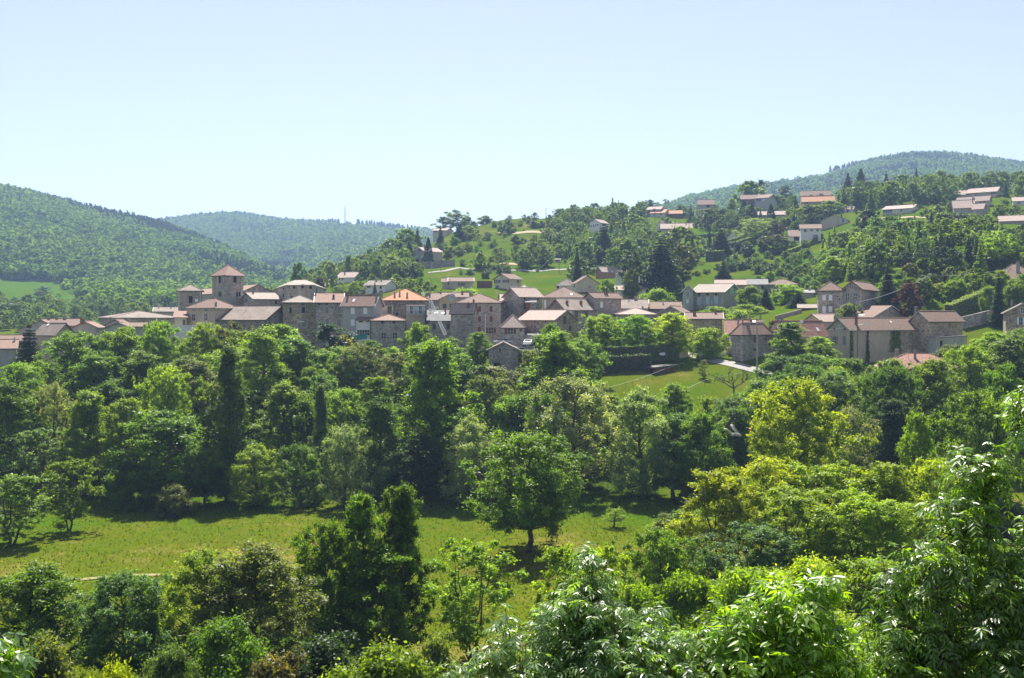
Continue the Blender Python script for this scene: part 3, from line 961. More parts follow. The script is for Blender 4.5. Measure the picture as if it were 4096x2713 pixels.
polyhouse(R2, 'fortress_house', 'massive rounded stone house with low pale roof and small square windows', 'fortified house',
          [(1242, 300), (1380, 268), (1700, 266), (1835, 300), (1560, 315)], (HZ - R2.y(470)) / F * 268, 1.7, -8, 'st', 'tl',
          [(1, 1458, 478, 1480, 515), (1, 1555, 470, 1584, 512), (1, 1650, 475, 1680, 518), (2, 1728, 515, 1742, 555), (0, 1338, 508, 1352, 530), (0, 1334, 580, 1352, 622), (1, 1430, 605, 1458, 625)],
          [(1610, 412, 34, 285)])
H(R2, 'house', 'cream house with hipped tile roof and two rows of windows, below the church tower', 'house', 196, 532, 800, 241, 30, 732, 1050, 638, 'hip', 'be', 'tb',
  [('a', 265, 757, 298, 782, 'f'), ('a', 410, 755, 444, 780, 'f'), ('a', 266, 818, 298, 893, 'f'), ('a', 409, 815, 441, 892, 'f'), ('a', 250, 958, 300, 1040, 'd')], [(545, 690, 18, .12, 'cem')])
H(R2, 'house', 'narrow cream lean-to with orange roof and brown shutter, left of the cream house', 'house', 58, 193, None, 243, 0, 850, 1060, 786, 'sh', 'cr', 'tt', [('a', 150, 883, 182, 956, 'N')], D=5)
H(R2, 'barn', 'barn with huge grey brown tile roof and dark stone gable, below the church', 'barn', 525, 1130, 1470, 236, 24, 872, 1020, 722, 'ga', 'sd', 'tg', ov=.5, barge='brown')
H(R2, 'house', 'long stone house with hipped brown roof, right of the big barn roof', 'house', 1335, 1722, None, 241, 2, 670, 1010, 596, 'hip', 'so', 'tl',
  [('a', 1415, 694, 1438, 706, 'd'), ('a', 1565, 694, 1588, 706, 'd'), ('a', 1557, 735, 1600, 805, 's'), ('a', 1558, 880, 1612, 962, 'G'), ('a', 1412, 740, 1440, 800, 'd')], D=10)
H(R2, 'house', 'tall stone house with orange red roof and grey shutters, left of the grey rendered house', 'house', 1724, 2040, None, 238, 2, 672, 1060, 570, 'ga', 'st', 'tt',
  [('a', 1750, 693, 1775, 705, 'd'), ('a', 1848, 694, 1872, 706, 'd'), ('a', 1838, 732, 1876, 810, 'G'), ('a', 1980, 730, 2024, 806, 'G'), ('a', 1840, 878, 1880, 955, 'G'), ('a', 1975, 880, 2024, 962, 'G')],
  [(1936, 612, 26, .2, 'brick'), (1722, 598, 16, .4, 'cem')], D=10, barge='white')
gh = H(R3, 'house', 'tall grey rendered house with white shutters and glazed veranda', 'house', -30, 342, 445, 231, 20, 937, 1420, 826, 'ga', 'gr', 'tt',
  [('a', 72, 946, 117, 965, 'd'), ('a', 222, 946, 262, 965, 'd'), ('a', 70, 977, 116, 1053, 'W'), ('a', 218, 977, 264, 1053, 'W'), ('a', 70, 1118, 116, 1193, 'W'), ('a', 70, 1260, 116, 1335, 'W')],
  [(30, 822, 20, .45, 'brick'), (372, 812, 16, .4, 'cem'), (425, 785, 36, .5, 'cem')], barge='white', sky_l=[(104, 896, 26, .9)])
H(R3, 'veranda', 'white veranda with glazed lower floor on the front of the grey rendered house', 'veranda', 132, 296, 312, 229.3, 15, 1118, 1400, 1087, 'sh', 'wh', 'tb',
  [('a', 163, 1136, 210, 1150, 'd'), ('a', 254, 1136, 284, 1150, 'd'), ('a', 142, 1242, 292, 1305, 'q')], D=1.7, ov=.25)
H(R3, 'stone_house', 'dark stone house with bright new orange roof and cream balconies', 'house', 432, 988, None, 240, -6, 880, 1330, 758, 'hip', 'sd', 'to',
  [('a', 515, 900, 536, 916, 's'), ('a', 772, 899, 796, 918, 's'), ('a', 884, 899, 906, 916, 's'), ('a', 675, 960, 705, 978, 'f'), ('a', 728, 1098, 818, 1166, 'wo'), ('a', 838, 1098, 926, 1166, 'wo'), ('a', 600, 1035, 634, 1075, 's')],
  [(588, 806, 20, .15, 'cem'), (647, 826, 18, .18, 'cem'), (736, 814, 20, .12, 'cem')], D=10.5)
H(R3, 'loggia', 'cream balcony with pale yellow awning, left front of the orange roofed house', 'balcony', 436, 572, None, 238.6, -6, 944, 1056, 932, 'sh', 'cr', 'tl', [('a', 508, 966, 548, 1046, 'n')], D=1.2, ov=.1, balcony=[('a', 436, 572, 1050, 1015)])
H(R3, 'loggia', 'cream balcony with blue shuttered windows, right front of the orange roofed house', 'balcony', 727, 945, None, 238.4, -6, 950, 1068, 946, 'sh', 'cr', 'tl', [('a', 746, 962, 824, 1046, 'bo'), ('a', 852, 962, 930, 1046, 'bo')], D=1.2, ov=.1, balcony=[('a', 727, 945, 1062, 1018)])
H(R3, 'stone_house', 'small stone house with hipped red roof and two white framed windows', 'house', 312, 712, None, 227, -6, 1122, 1425, 1058, 'hip', 'st', 'tt',
  [('a', 425, 1130, 455, 1160, 'd'), ('a', 562, 1130, 594, 1160, 'd'), ('a', 434, 1278, 484, 1342, 'f'), ('a', 566, 1278, 616, 1342, 'f')], D=9)
th_ = H(R3, 'town_hall', 'ochre town hall with round clock in its pediment', 'town hall', 1118, 1332, None, 263, 0, 875, 1080, 822, 'gb', 'oc', 'tb',
  [('a', 1155, 932, 1203, 986, 'gn'), ('a', 1238, 932, 1286, 986, 'gn')], D=10, ov=.35, barge='conc')
ck = MB(); c0 = at(R3.x(1264), R3.y(860), 262.75)
pts = [Vector((c0.x + 1.0 * math.cos(a * math.pi / 10), 0, c0.z + 1.0 * math.sin(a * math.pi / 10))) for a in range(20)]
ck.poly([Vector((p.x, 262.80, p.z)) for p in pts])
for i in range(20):
    a, b = pts[i], pts[(i + 1) % 20]
    ck.poly([Vector((a.x, 262.80, a.z)), Vector((b.x, 262.80, b.z)), Vector((b.x, 263.05, b.z)), Vector((a.x, 263.05, a.z))])
cko = ck.build('clock', MX['conc'], th_['root'], c0)
fb_ = MB()
fb_.poly([Vector((c0.x + .78 * math.cos(a * math.pi / 10), 262.77, c0.z + .78 * math.sin(a * math.pi / 10))) for a in range(20)])
fb_.build('clock_face', MX['blue'], cko)
hd = MB()
for (an, ln) in ((.2, .65), (2.0, .45)):
    hd.frame_box(c0 + Vector((0, -.02, -.05)), Vector((math.cos(an) * ln, 0, math.sin(an) * ln)), Vector((0, .02, 0)), Vector((-math.sin(an) * .1, 0, math.cos(an) * .1)))
hd.build('clock_hands', MX['iron'], cko)
H(R3, 'house', 'grey house with brown roof and brick chimney, left of the town hall', 'house', 985, 1120, None, 265, 0, 880, 1080, 806, 'ga', 'gr', 'tb', [('a', 1052, 905, 1092, 928, 'f'), ('a', 1055, 962, 1110, 995, 'W')], [(1005, 815, 18, .2, 'brick'), (1135, 796, 16, .5, 'cem')], D=10)
H(R3, 'house', 'brown roof with brick chimneys behind the town hall clock', 'house', 1110, 1450, None, 274, 0, 848, 1000, 800, 'ga', 'gr', 'tb', chims=[(1388, 815, 26, .3, 'brick')], D=9)
H(R3, 'house', 'low stone house with patched grey slate roof, right of the orange roofed house', 'house', 988, 1252, None, 233, -3, 1122, 1370, 1000, 'ga', 'st', 'sl', [('a', 1040, 1180, 1068, 1232, 'n'), ('a', 1206, 1174, 1236, 1226, 'n')], [(1186, 1036, 14, .35, 'rust')], D=9, sky_l=[(1080, 1042, 40, .5), (1160, 1045, 40, .5)])
H(R3, 'stone_house', 'tall stone house with pale pink brown roof and pale corner strip', 'house', 1252, 1520, 1560, 229, 18, 1024, 1400, 928, 'ga', 'st', 'tp', [('a', 1366, 1043, 1398, 1060, 'f')], [(1460, 934, 30, .3, 'brick'), (1523, 908, 16, .5, 'brick')], ov=.3, barge='brown')
H(R3, 'stone_house', 'tall stone house with oxblood shutters and hipped brown roof', 'house', 1330, 1846, None, 242, -6, 910, 1400, 810, 'hip', 'sl', 'tb',
  [('a', 1575, 962, 1610, 1026, 'R'), ('a', 1712, 960, 1746, 1028, 'R'), ('a', 1574, 1080, 1609, 1146, 'R'), ('a', 1711, 1078, 1747, 1146, 'R'), ('a', 1572, 1206, 1608, 1262, 'R'), ('a', 1676, 1212, 1780, 1280, 'ro'),
   ('a', 1590, 915, 1604, 930, 's'), ('a', 1720, 914, 1738, 930, 's')], [(1650, 840, 16, .2, 'cem')], D=11)
dp = MB(); p0, p1 = at(R3.x(1662), R3.y(1055), 241.3), at(R3.x(1662), R3.y(1330), 241.3)
dp.tube([p0, p1], .1, 6); dp.build('downpipe', MX['white'], bpy.data.objects[HOUSES and [o.name for o in COL.objects if o.get('label', '').startswith('tall stone house with oxblood')][0]])
H(R3, 'stone_house', 'stone house with mint shutters and pale pink roof, right of the oxblood shuttered house', 'house', 1840, 2062, None, 251, -8, 902, 1150, 816, 'ga', 'st', 'tp',
  [('a', 1910, 970, 1942, 1034, 'M'), ('a', 1986, 972, 2016, 1038, 'M'), ('a', 1910, 914, 1938, 946, 'f')], [(1820, 846, 16, .2, 'brick')], D=9, sky_l=[(1937, 862, 40, 1.0)])
H(R3, 'stone_house', 'small stone house with orange pink roof and open oxblood shutters', 'house', 1848, 2124, None, 226, -8, 1192, 1390, 1060, 'hip', 'st', 'tp',
  [('a', 1894, 1220, 2022, 1288, 'ro'), ('a', 2068, 1234, 2092, 1262, 'r')], D=7.5)
H(R3, 'stone_house', 'tall stone house with pink roof and a wooden bay hanging on its front', 'house', 1880, 2066, 2332, 246, 55, 838, 1200, 738, 'gb', 'st', 'tp',
  [('b', 2113, 862, 2138, 882, 's'), ('b', 2270, 868, 2296, 886, 's'), ('b', 2112, 915, 2137, 996, 'N'), ('b', 2276, 926, 2296, 998, 'f'), ('b', 2084, 1045, 2106, 1105, 'N')], barge='conc')
H(R3, 'wooden_bay', 'grey board bay under a thin roof on the tall stone house with pink roof', 'bay', 2140, 2258, None, 244.6, -35, 912, 1020, 902, 'sh', 'wd', 'me', [('a', 2205, 935, 2245, 1000, 'f')], D=1.2, ov=.2)
H(R3, 'house', 'pale pink pyramid roof behind the tall stone house with pink roof', 'house', 2040, 2200, None, 268, 0, 762, 1000, 710, 'pyr', 'gr', 'tp', D=9)
H(R4, 'stone_house', 'stone house with pink roof slope and brown loft door in its gable', 'house', -70, 340, 612, 229, 33, 1116, 1440, 1006, 'ga', 'so', 'tp',
  [('a', 105, 1190, 131, 1250, 'f'), ('a', 232, 1184, 262, 1218, 'f'), ('a', 106, 1138, 126, 1154, 's'), ('a', 238, 1130, 256, 1146, 's'), ('b', 386, 1092, 414, 1120, 'f'), ('b', 520, 1098, 550, 1122, 'f'), ('b', 446, 1076, 492, 1176, 'D'), ('b', 516, 1192, 550, 1252, 'D'), ('b', 384, 1186, 414, 1210, 'f')], ov=.5)
H(R4, 'garage', 'stone garage with dark doorway and a planted terrace on top', 'garage', -60, 190, 330, 225, 22, 1300, 1430, 1292, 'sh', 'gr', 'sl', [('a', 6, 1338, 120, 1420, 'g')], D=5, ov=.1)
H(R4, 'house', 'house with big hipped brown roof and a brick chimney, white shutter on its left', 'house', 208, 712, None, 264, -4, 846, 1010, 731, 'hip', 'be', 'tb', [('a', 226, 890, 250, 985, 'W')], [(490, 776, 34, .2, 'brick'), (448, 726, 6, .5, 'cem')], D=11, sky_l=[(550, 820, 22, .8)])
H(R4, 'stone_house', 'stone house with brown roof and two brick chimneys, stone gable on its left', 'house', 270, 482, 822, 246, 58, 992, 1180, 872, 'gb', 'st', 'tg',
  [('b', 590, 1015, 622, 1086, 'n'), ('b', 706, 1015, 738, 1086, 'n'), ('b', 524, 1010, 556, 1052, 'W')], [(497, 922, 28, .25, 'brick'), (662, 932, 28, .25, 'brick')])
H(R4, 'stone_house', 'plain stone house with a single white shutter and two small brick chimneys', 'house', 702, 822, 1138, 252, 56, 854, 1100, 800, 'gb', 'st', 'tb', [('b', 890, 912, 920, 976, 'W')], [(948, 806, 16, .3, 'brick'), (972, 808, 18, .3, 'brick')])
H(R4, 'house', 'long tan roof with white right verge, below the cream villa', 'house', 1120, 1450, None, 262, -6, 978, 1120, 880, 'ga', 'gr', 'tg', chims=[(1308, 862, 34, .5, 'cem')], D=10, barge='white')
H(R4, 'house', 'brown roofed stone house with a small pipe chimney, left of the blue shuttered mansion', 'house', 1500, 1840, None, 268, -8, 985, 1100, 908, 'ga', 'sd', 'tb', chims=[(1634, 938, 14, .3, 'metal')], D=10)
H(R4, 'shed', 'low shed with grey verge and dark brown roof below the blue shuttered mansion', 'shed', 1600, 1850, 1955, 256, 12, 1028, 1120, 958, 'gb', 'sd', 'tb', barge='conc', D=8)
H(R4, 'house', 'pink hipped roof house behind the two green round trees', 'house', 1075, 1550, None, 246, -8, 1050, 1450, 982, 'hip', 'st', 'tp',
  [('a', 1145, 1366, 1200, 1440, 'M'), ('a', 1420, 1420, 1460, 1470, 'w'), ('a', 1370, 1425, 1395, 1462, 'f'), ('a', 1170, 1245, 1190, 1290, 'W')], D=10)
H(R4, 'stone_house', 'stone house with low brown roof and two brick chimneys, behind the round bush', 'house', 1912, 2332, None, 241, -10, 1104, 1480, 1038, 'ga', 'so', 'tb', chims=[(2005, 1030, 36, .25, 'brick'), (2256, 1024, 24, .4, 'brick')], D=9, barge='white')
# right part of the village
H(R5, 'mansion', 'blue shuttered stone mansion with white quoins and a big stone gable', 'house', 200, 572, 778, 310, 30, 552, 830, 456, 'ga', 'st', 'tl',
  [('a', 264, 622, 304, 706, 'B'), ('a', 366, 617, 408, 702, 'B'), ('a', 466, 612, 509, 697, 'B'), ('a', 368, 738, 410, 790, 'B'), ('a', 466, 735, 509, 797, 'B'), ('b', 656, 510, 690, 576, 'M'), ('b', 656, 608, 686, 646, 'f')],
  barge='white', quoin=True, arch=[('a', 274, 565, 298, 600), ('a', 374, 562, 396, 597), ('a', 475, 560, 499, 596)], ov=.6)
H(R5, 'house', 'small white gabled wing with white windows, left of the blue shuttered mansion', 'house', 98, 215, None, 313, 6, 528, 720, 470, 'gb', 'gr', 'tb', [('a', 133, 552, 165, 600, 'w'), ('a', 135, 645, 160, 686, 'W')], D=10, barge='white', ov=.7)
H(R5, 'barn', 'left part of the long stone farm, with pale pink roof', 'barn', 480, 835, None, 352, -8, 466, 560, 410, 'ga', 'st', 'tp', D=9, group='joined roofs of the long stone farm')
H(R5, 'barn', 'middle part of the long stone farm, with dark grey roof', 'barn', 815, 1092, None, 352.5, -8, 461, 600, 402, 'ga', 'st', 'sl', [('a', 1022, 480, 1056, 530, 'd')], D=10, group='joined roofs of the long stone farm')
H(R5, 'barn', 'right part of the long stone farm, with brown hipped roof', 'barn', 1085, 1455, None, 353, -10, 460, 600, 406, 'hip', 'st', 'tb', D=9, group='joined roofs of the long stone farm')
H(R5, 'house', 'small white house with grey roof and white roof windows, beside the grey leafed shrub', 'house', 1505, 1640, None, 300, -8, 562, 660, 530, 'ga', 'gr', 'sl', chims=[(1592, 520, 14, .4, 'cem')], D=8, sky_l=[(1552, 545, 30, .8)])
H(R5, 'shed', 'open shed with faded pink roof, left of the white shuttered stone mansion', 'shed', 1470, 1692, None, 268, -10, 738, 800, 700, 'ga', 'wd', 'tl', D=6, ov=.5)
H(R5, 'mansion', 'white shuttered wing with hipped roof of the right stone mansion', 'house', 1696, 1992, None, 256, -10, 524, 830, 434, 'hip', 'st', 'tb',
  [('a', 1745, 592, 1784, 656, 'W'), ('a', 1822, 590, 1860, 656, 'W'), ('a', 1745, 726, 1784, 802, 'W'), ('a', 1820, 726, 1860, 792, 'W'), ('a', 1752, 545, 1770, 560, 's'), ('a', 1828, 544, 1846, 558, 's'), ('a', 1940, 632, 1958, 648, 's')], [(1735, 458, 18, .2, 'cem')], D=8)
H(R6, 'mansion', 'gabled stone wing with tall white windows of the right stone mansion', 'house', 226, 442, 642, 254, 30, 508, 830, 426, 'gb', 'st', 'tb',
  [('a', 258, 572, 298, 650, 'f'), ('a', 350, 566, 390, 646, 'f'), ('a', 306, 456, 342, 514, 'f')], quoin=True, ov=.5)
H(R5, 'house', 'house with pale pink roof and pale gable, left of the long farmhouse', 'house', 1530, 1735, 2020, 246, 62, 893, 1010, 816, 'gb', 'cr', 'tp', ov=.5)
H(R6, 'barn', 'barn with pinkish brown roof sloping up to the right, behind the long farmhouse', 'barn', 260, 542, 1010, 241, 40, 864, 1020, 716, 'ga', 'sd', 'tb', chims=[(452, 752, 26, .3, 'cem')], sky_l=[(440, 828, 70, 1.3)], ov=.4, barge='conc')
fh = H(R6, 'farmhouse', 'long farmhouse with cream gable, beige front and ochre stone end', 'farmhouse', 52, 302, 1245, 222, 58, 984, 1440, 862, 'gb', 'be', 'tb',
  [('a', 168, 936, 202, 1014, 'M'), ('a', 114, 980, 132, 1010, 'd'), ('a', 233, 976, 254, 1005, 'd'), ('a', 94, 1082, 158, 1176, 'go'), ('a', 224, 1078, 260, 1180, 'G')],
  [(381, 850, 26, .15, 'brick'), (134, 840, 24, .55, 'cem')], ov=.55, barge='conc', sky_l=[(792, 912, 24, .6)])
sp = MB()   # bare rubble stone part of the farmhouse front
xa, xb = isect(Vector((fh['C'].x, fh['C'].y, 0)), fh['dR'], R6.x(856)), isect(Vector((fh['C'].x, fh['C'].y, 0)), fh['dR'], R6.x(1236))
z0_ = fh['root'].location.z
sp.frame_box(fh['W'](-.05, xa, z0_), fh['dR'] * (xb - xa), fh['dL'] * .06, Vector((0, 0, fh['ze'] - .25 - z0_)))
sp.build('stone_facing', MW['so'], fh['root'])
H(R6, 'barn', 'ochre stone barn wing with brown roof at the right end of the long farmhouse', 'barn', 1022, 1240, 1640, 231, 60, 888, 1290, 782, 'gb', 'so', 'tb', [('b', 1290, 1230, 1310, 1270, 'd')], [(1082, 745, 18, .3, 'cem')], barge='conc')
H(R6, 'shed', 'low grey rendered annex with dark door under the ochre stone barn wing', 'shed', 1250, 1326, 1692, 228, 62, 1092, 1300, 1086, 'sh', 'gr', 'me', [('b', 1372, 1135, 1400, 1230, 'd')], D=4, ov=.15)
H(R6, 'house', 'house with striped red tile roof and two chimneys, below the long farmhouse', 'house', 640, 1640, None, 196, -6, 1452, 1620, 1284, 'hip', 'gr', 'tr', [('a', 655, 1500, 690, 1560, 'd')], [(866, 1240, 42, .5, 'cem'), (1077, 1262, 28, .3, 'cem')], D=11, ov=.6)
H(R6, 'house', 'cream house with hipped brown roof at the right edge, beside the copper beech', 'house', 1985, 2560, None, 275, -14, 380, 600, 225, 'hip', 'cr', 'tb', [('a', 2195, 402, 2258, 466, 'w'), ('a', 2090, 400, 2138, 442, 'w')], [(2295, 205, 40, .2, 'cem')], D=11, ov=.8)
H(R6, 'stone_house', 'stone house with grey verge and white shutter at the right edge', 'house', 2150, 2560, None, 214, -14, 790, 1010, 690, 'gb', 'so', 'tg', [('a', 2332, 742, 2366, 808, 'w'), ('a', 2292, 856, 2368, 945, 'wo')], [(2222, 660, 26, .4, 'cem')], barge='conc', D=9)
H(R5, 'house', 'house with sweeping red tile roof and small white framed window, left of the grey pole', 'house', 600, 1000, None, 234, -8, 1042, 1380, 886, 'ga', 'sl', 'tr', [('a', 638, 1060, 663, 1138, 'W'), ('a', 640, 1185, 664, 1220, 'W')], [(748, 880, 26, .3, 'cem'), (802, 862, 18, .4, 'cem'), (890, 880, 22, .5, 'cem'), (1013, 842, 24, .5, 'cem')], D=9, sky_l=[(936, 908, 38, .9)])
H(R5, 'stone_house', 'stone house with narrow white framed windows beside the road', 'house', 674, 800, 1140, 226, 50, 1028, 1400, 922, 'hip', 'st', 'tt',
  [('a', 708, 1086, 722, 1156, 'f'), ('a', 752, 1080, 766, 1158, 'f'), ('a', 706, 1226, 722, 1306, 'f'), ('a', 752, 1226, 768, 1310, 'f'), ('b', 926, 1082, 968, 1156, 'N'), ('b', 924, 1220, 962, 1252, 'D'), ('b', 1098, 1105, 1126, 1190, 'D'), ('b', 934, 1036, 960, 1056, 's')],
  [(866, 926, 36, .25, 'cem')], ov=.5)
H(R5, 'house', 'house with broad red tile roof behind bright leafy bush, left of the long farmhouse', 'house', 1100, 1262, 1800, 231, 62, 1042, 1260, 896, 'gb', 'cr', 'tr', [('a', 1140, 1240, 1165, 1290, 'W')], [(1268, 856, 26, .45, 'cem'), (1222, 866, 20, .5, 'cem')], sky_l=[(1690, 1002, 36, 1.0)], barge='brown', ov=.6)
H(R3, 'barn', 'small stone barn with low grey gable roof in front of the white cars', 'barn', 1700, 2050, None, 213, 3, 1468, 1660, 1384, 'gb', 'st', 'tg', [('a', 1826, 1456, 1842, 1510, 's'), ('a', 1760, 1630, 1840, 1670, 'd')], D=9, ov=.5)
H(R3, 'lean_to', 'brown lean-to roof on the right side of the small stone barn', 'shed', 2050, 2190, None, 215, 3, 1570, 1680, 1500, 'sa', 'wd', 'tg', D=5, ov=.2)
R10 = Reg(2360, 1330, 2368 / 440)
H(R10, 'wooden_shed', 'grey board shed with corrugated overhang at the foot of the dark hedge', 'shed', 1250, 1400, 1800, 219, 60, 740, 985, 735, 'sh', 'wd', 'me', [('a', 1290, 790, 1370, 930, 'd')], D=3, ov=.5)
H(R10, 'transformer_box', 'small white rendered box with flat slab roof where the dark hedge meets the road', 'utility box', 1828, 1926, 2112, 231, 58, 374, 590, 366, 'sh', 'cr', 'sl', D=3, ov=.12)
# spire behind the roofs
sb_ = MB(); c1 = at(R3.x(352), R3.y(830), 262); a1 = at(R3.x(354), R3.y(668), 262)
for k in range(8):
    a, b = 2 * math.pi * k / 8, 2 * math.pi * (k + 1) / 8
    r = .5 * (R3.x(395) - R3.x(308)) / F * 262
    sb_.poly([c1 + Vector((math.cos(a) * r, math.sin(a) * r, -1)), c1 + Vector((math.cos(b) * r, math.sin(b) * r, -1)), a1])
sb_.tube([a1 - Vector((0, 0, .3)), a1 + Vector((0, 0, 1.0))], .05, 5)
tur = empty('turret', (c1.x, c1.y, -9), 'pointed dark slate turret behind the grey rendered house', 'turret')
sb_.build('spire', MR['dk'], tur)
tb_ = MB(); tb_.tube([Vector((c1.x, c1.y, -9)), c1 + Vector((0, 0, -.9))], 1.5, 8); tb_.build('wall', MW['st'], tur)

# ------------------------------------------------------------------ houses on the slopes behind
SLOPE = True
H(R2, 'villa', 'long white villa with pale wavy roof above the left of the village', 'house', 1968, 2180, 2300, 418, 22, 378, 455, 318, 'ga', 'wh', 'tp', [('a', 1990, 395, 2010, 418, 'G'), ('a', 2030, 392, 2050, 415, 'G'), ('b', 2210, 385, 2232, 402, 'd')], [(2068, 320, 14, .3, 'cem')])
H(R2, 'shed', 'tiny tan shed below the long white villa', 'shed', 1820, 1940, None, 396, 0, 472, 490, 452, 'ga', 'ta', 'tp', D=4)
H(R3, 'villa', 'white house with grey roof and white gable above the grey rendered house', 'house', 240, 470, 604, 352, 30, 702, 815, 650, 'ga', 'wh', 'tg', [('a', 412, 722, 434, 756, 'd'), ('a', 262, 712, 300, 740, 'N')], [(372, 648, 18, .4, 'cem'), (430, 652, 14, .4, 'cem')], barge='white', ov=.6)
H(R3, 'villa', 'small tan bungalow near the top of the left ridge', 'house', 1042, 1200, 1268, 615, 25, 82 - 25, 90, 36, 'ga', 'ta', 'tp', [('a', 1048, 62, 1085, 82, 'd'), ('a', 1120, 62, 1160, 80, 'd')], ov=.8)
H(R3, 'villa', 'gabled house half hidden behind a tall dark cypress on the left slope', 'house', 812, 945, 1148, 480, 52, 342 - 35, 470, 262, 'gb', 'ta', 'tp', [('a', 822, 358, 868, 398, 'W'), ('a', 902, 355, 930, 392, 'W'), ('a', 876, 290, 892, 304, 's'), ('a', 812, 405, 870, 445, 'N')], [(942, 238, 12, .4, 'brick')], barge='white')
H(R3, 'villa', 'low cream house with white verges and white canopy beside the road', 'house', 1232, 1512, None, 382, -2, 662, 760, 620, 'ga', 'be', 'tb', [('a', 1274, 684, 1300, 705, 'w'), ('a', 1450, 684, 1476, 706, 'w'), ('a', 1338, 690, 1420, 715, 'n')], D=9, barge='white', ov=.5)
H(R3, 'shed', 'low cream garage joined to the left of the cream house with white verges', 'garage', 1150, 1232, None, 384, 0, 670, 755, 630, 'ga', 'be', 'tb', [('a', 1215, 682, 1240, 705, 'd')], D=7)
H(R3, 'villa', 'cream gabled house with oxblood shutters in the middle of the slope', 'house', 1762, 1946, 2086, 372, 42, 630, 765, 574, 'gb', 'cr', 'tb', [('a', 1765, 650, 1838, 685, 'ro'), ('a', 1868, 645, 1944, 682, 'ro'), ('a', 1786, 718, 1820, 745, 'N'), ('a', 1838, 590, 1846, 606, 'd'), ('b', 2036, 650, 2058, 686, 'N')])
H(R4, 'villa', 'cream villa wing with pink roof and white door', 'house', 962, 1160, None, 324, -4, 762, 900, 714, 'ga', 'cr', 'tp', [('a', 1080, 772, 1104, 822, 'W'), ('a', 1140, 780, 1156, 812, 'f')], [(1212, 695, 22, .5, 'cem')], D=7)
H(R4, 'villa', 'cream villa pavilion with pink hipped roof and tall white windows', 'house', 1155, 1432, None, 320, -4, 744, 900, 692, 'hip', 'cr', 'tp', [('a', 1218, 766, 1246, 834, 'w'), ('a', 1262, 766, 1290, 834, 'w'), ('a', 1220, 850, 1286, 884, 'g')], [(1352, 690, 8, .5, 'metal')], D=8, ov=.8)
H(R4, 'villa', 'cream house with broad blank gable above the stone houses', 'house', 562, 602, 872, 332, 70, 685, 800, 598, 'ga', 'cr', 'tb', [('b', 750, 718, 774, 744, 'w'), ('a', 578, 702, 588, 740, 'd')], ov=.4)
H(R4, 'villa', 'white house with grey dormered roof left of the cream blank gable', 'house', 368, 560, 614, 346, 20, 705, 770, 636, 'hip', 'wh', 'tg', [('a', 376, 720, 402, 750, 'd'), ('a', 450, 714, 464, 728, 'd'), ('a', 494, 710, 510, 726, 'd')])
H(R4, 'house', 'brick red gabled house with pale pink roof beside the leafy tree', 'house', 838, 915, 1112, 352, 62, 545, 640, 494, 'gb', 'or', 'tp', [('a', 868, 530, 886, 570, 'w'), ('b', 950, 570, 970, 600, 'w')])
H(R4, 'villa', 'tall white house with brown hipped roof under the big dark conifer', 'house', 1072, 1200, 1244, 346, 22, 562, 720, 492, 'hip', 'wh', 'tp', [('a', 1140, 596, 1166, 634, 'w'), ('a', 1094, 596, 1106, 618, 'w'), ('a', 1142, 676, 1166, 700, 'w')], [(1160, 488, 14, .4, 'cem')])
H(R4, 'villa', 'tall pale house with four dark windows on the upper slope', 'house', 768, 884, 990, 520, 35, -35, 95, -72, 'gb', 'wh', 'tp', [('a', 776, 2, 788, 26, 'd'), ('a', 806, -4, 818, 22, 'd'), ('a', 830, -8, 840, 12, 'd'), ('a', 856, -12, 868, 10, 'd')])
H(R4, 'hut', 'tiny cream hut beside the path behind the round trees', 'hut', 352, 420, None, 415, 0, 408, 445, 398, 'sh', 'cr', 'sl', [('a', 366, 416, 392, 432, 'd')], D=3, ov=.2)
H(R8, 'villa', 'house with wide mauve grey roof above the hillside trees', 'house', 428, 790, None, 478, -10, 745, 830, 692, 'ga', 'mv', 'tp', [('a', 690, 760, 720, 785, 'd')], [(722, 688, 12, .4, 'cem')], D=10)
H(R8, 'villa', 'small white gable showing left of the wide mauve grey roof', 'house', 380, 492, None, 496, -4, 700, 780, 645, 'gb', 'wh', 'tp', [('a', 436, 700, 458, 730, 'W')], D=9)
H(R8, 'villa', 'grey pink house behind the orange roofed bungalow on the ridge', 'house', 258, 420, 476, 575, 24, 520, 610, 488, 'ga', 'mv', 'tp', [('a', 270, 532, 296, 562, 'N'), ('a', 328, 520, 362, 546, 'N')])
H(R8, 'bungalow', 'cream bungalow with bright orange roof on the ridge', 'house', 302, 462, 534, 555, 22, 562, 620, 522, 'ga', 'cr', 'to', [('a', 336, 572, 362, 596, 'w'), ('a', 414, 568, 440, 592, 'w')], [(414, 510, 10, .4, 'cem')])
H(R8, 'bungalow', 'dark timber bungalow with orange roof, right of the cream bungalow', 'house', 470, 676, None, 552, -6, 570, 625, 536, 'ga', 'wd', 'to', [('a', 520, 590, 560, 612, 'd')], D=8)
H(R8, 'villa', 'brown roofed house half hidden by a dark conifer on the upper slope', 'house', 868, 1056, None, 560, -8, 462, 520, 410, 'ga', 'mv', 'tb', [('a', 965, 470, 1000, 500, 'd')], D=9)
H(R8, 'villa', 'left half of the double house, with dark timber balcony front', 'house', 1375, 1562, None, 560, -12, 398, 495, 352, 'ga', 'wd', 'tb', [('a', 1390, 405, 1480, 430, 'd'), ('a', 1440, 405, 1470, 435, 'w')], D=10, balcony=[('a', 1378, 1540, 470, 440)])
H(R8, 'villa', 'right half of the double house, with grey front and white gable', 'house', 1535, 1690, 1800, 556, 28, 384, 500, 343, 'ga', 'gr', 'tb', [('a', 1548, 398, 1610, 436, 'w'), ('a', 1630, 402, 1650, 425, 'W')], ov=.6)
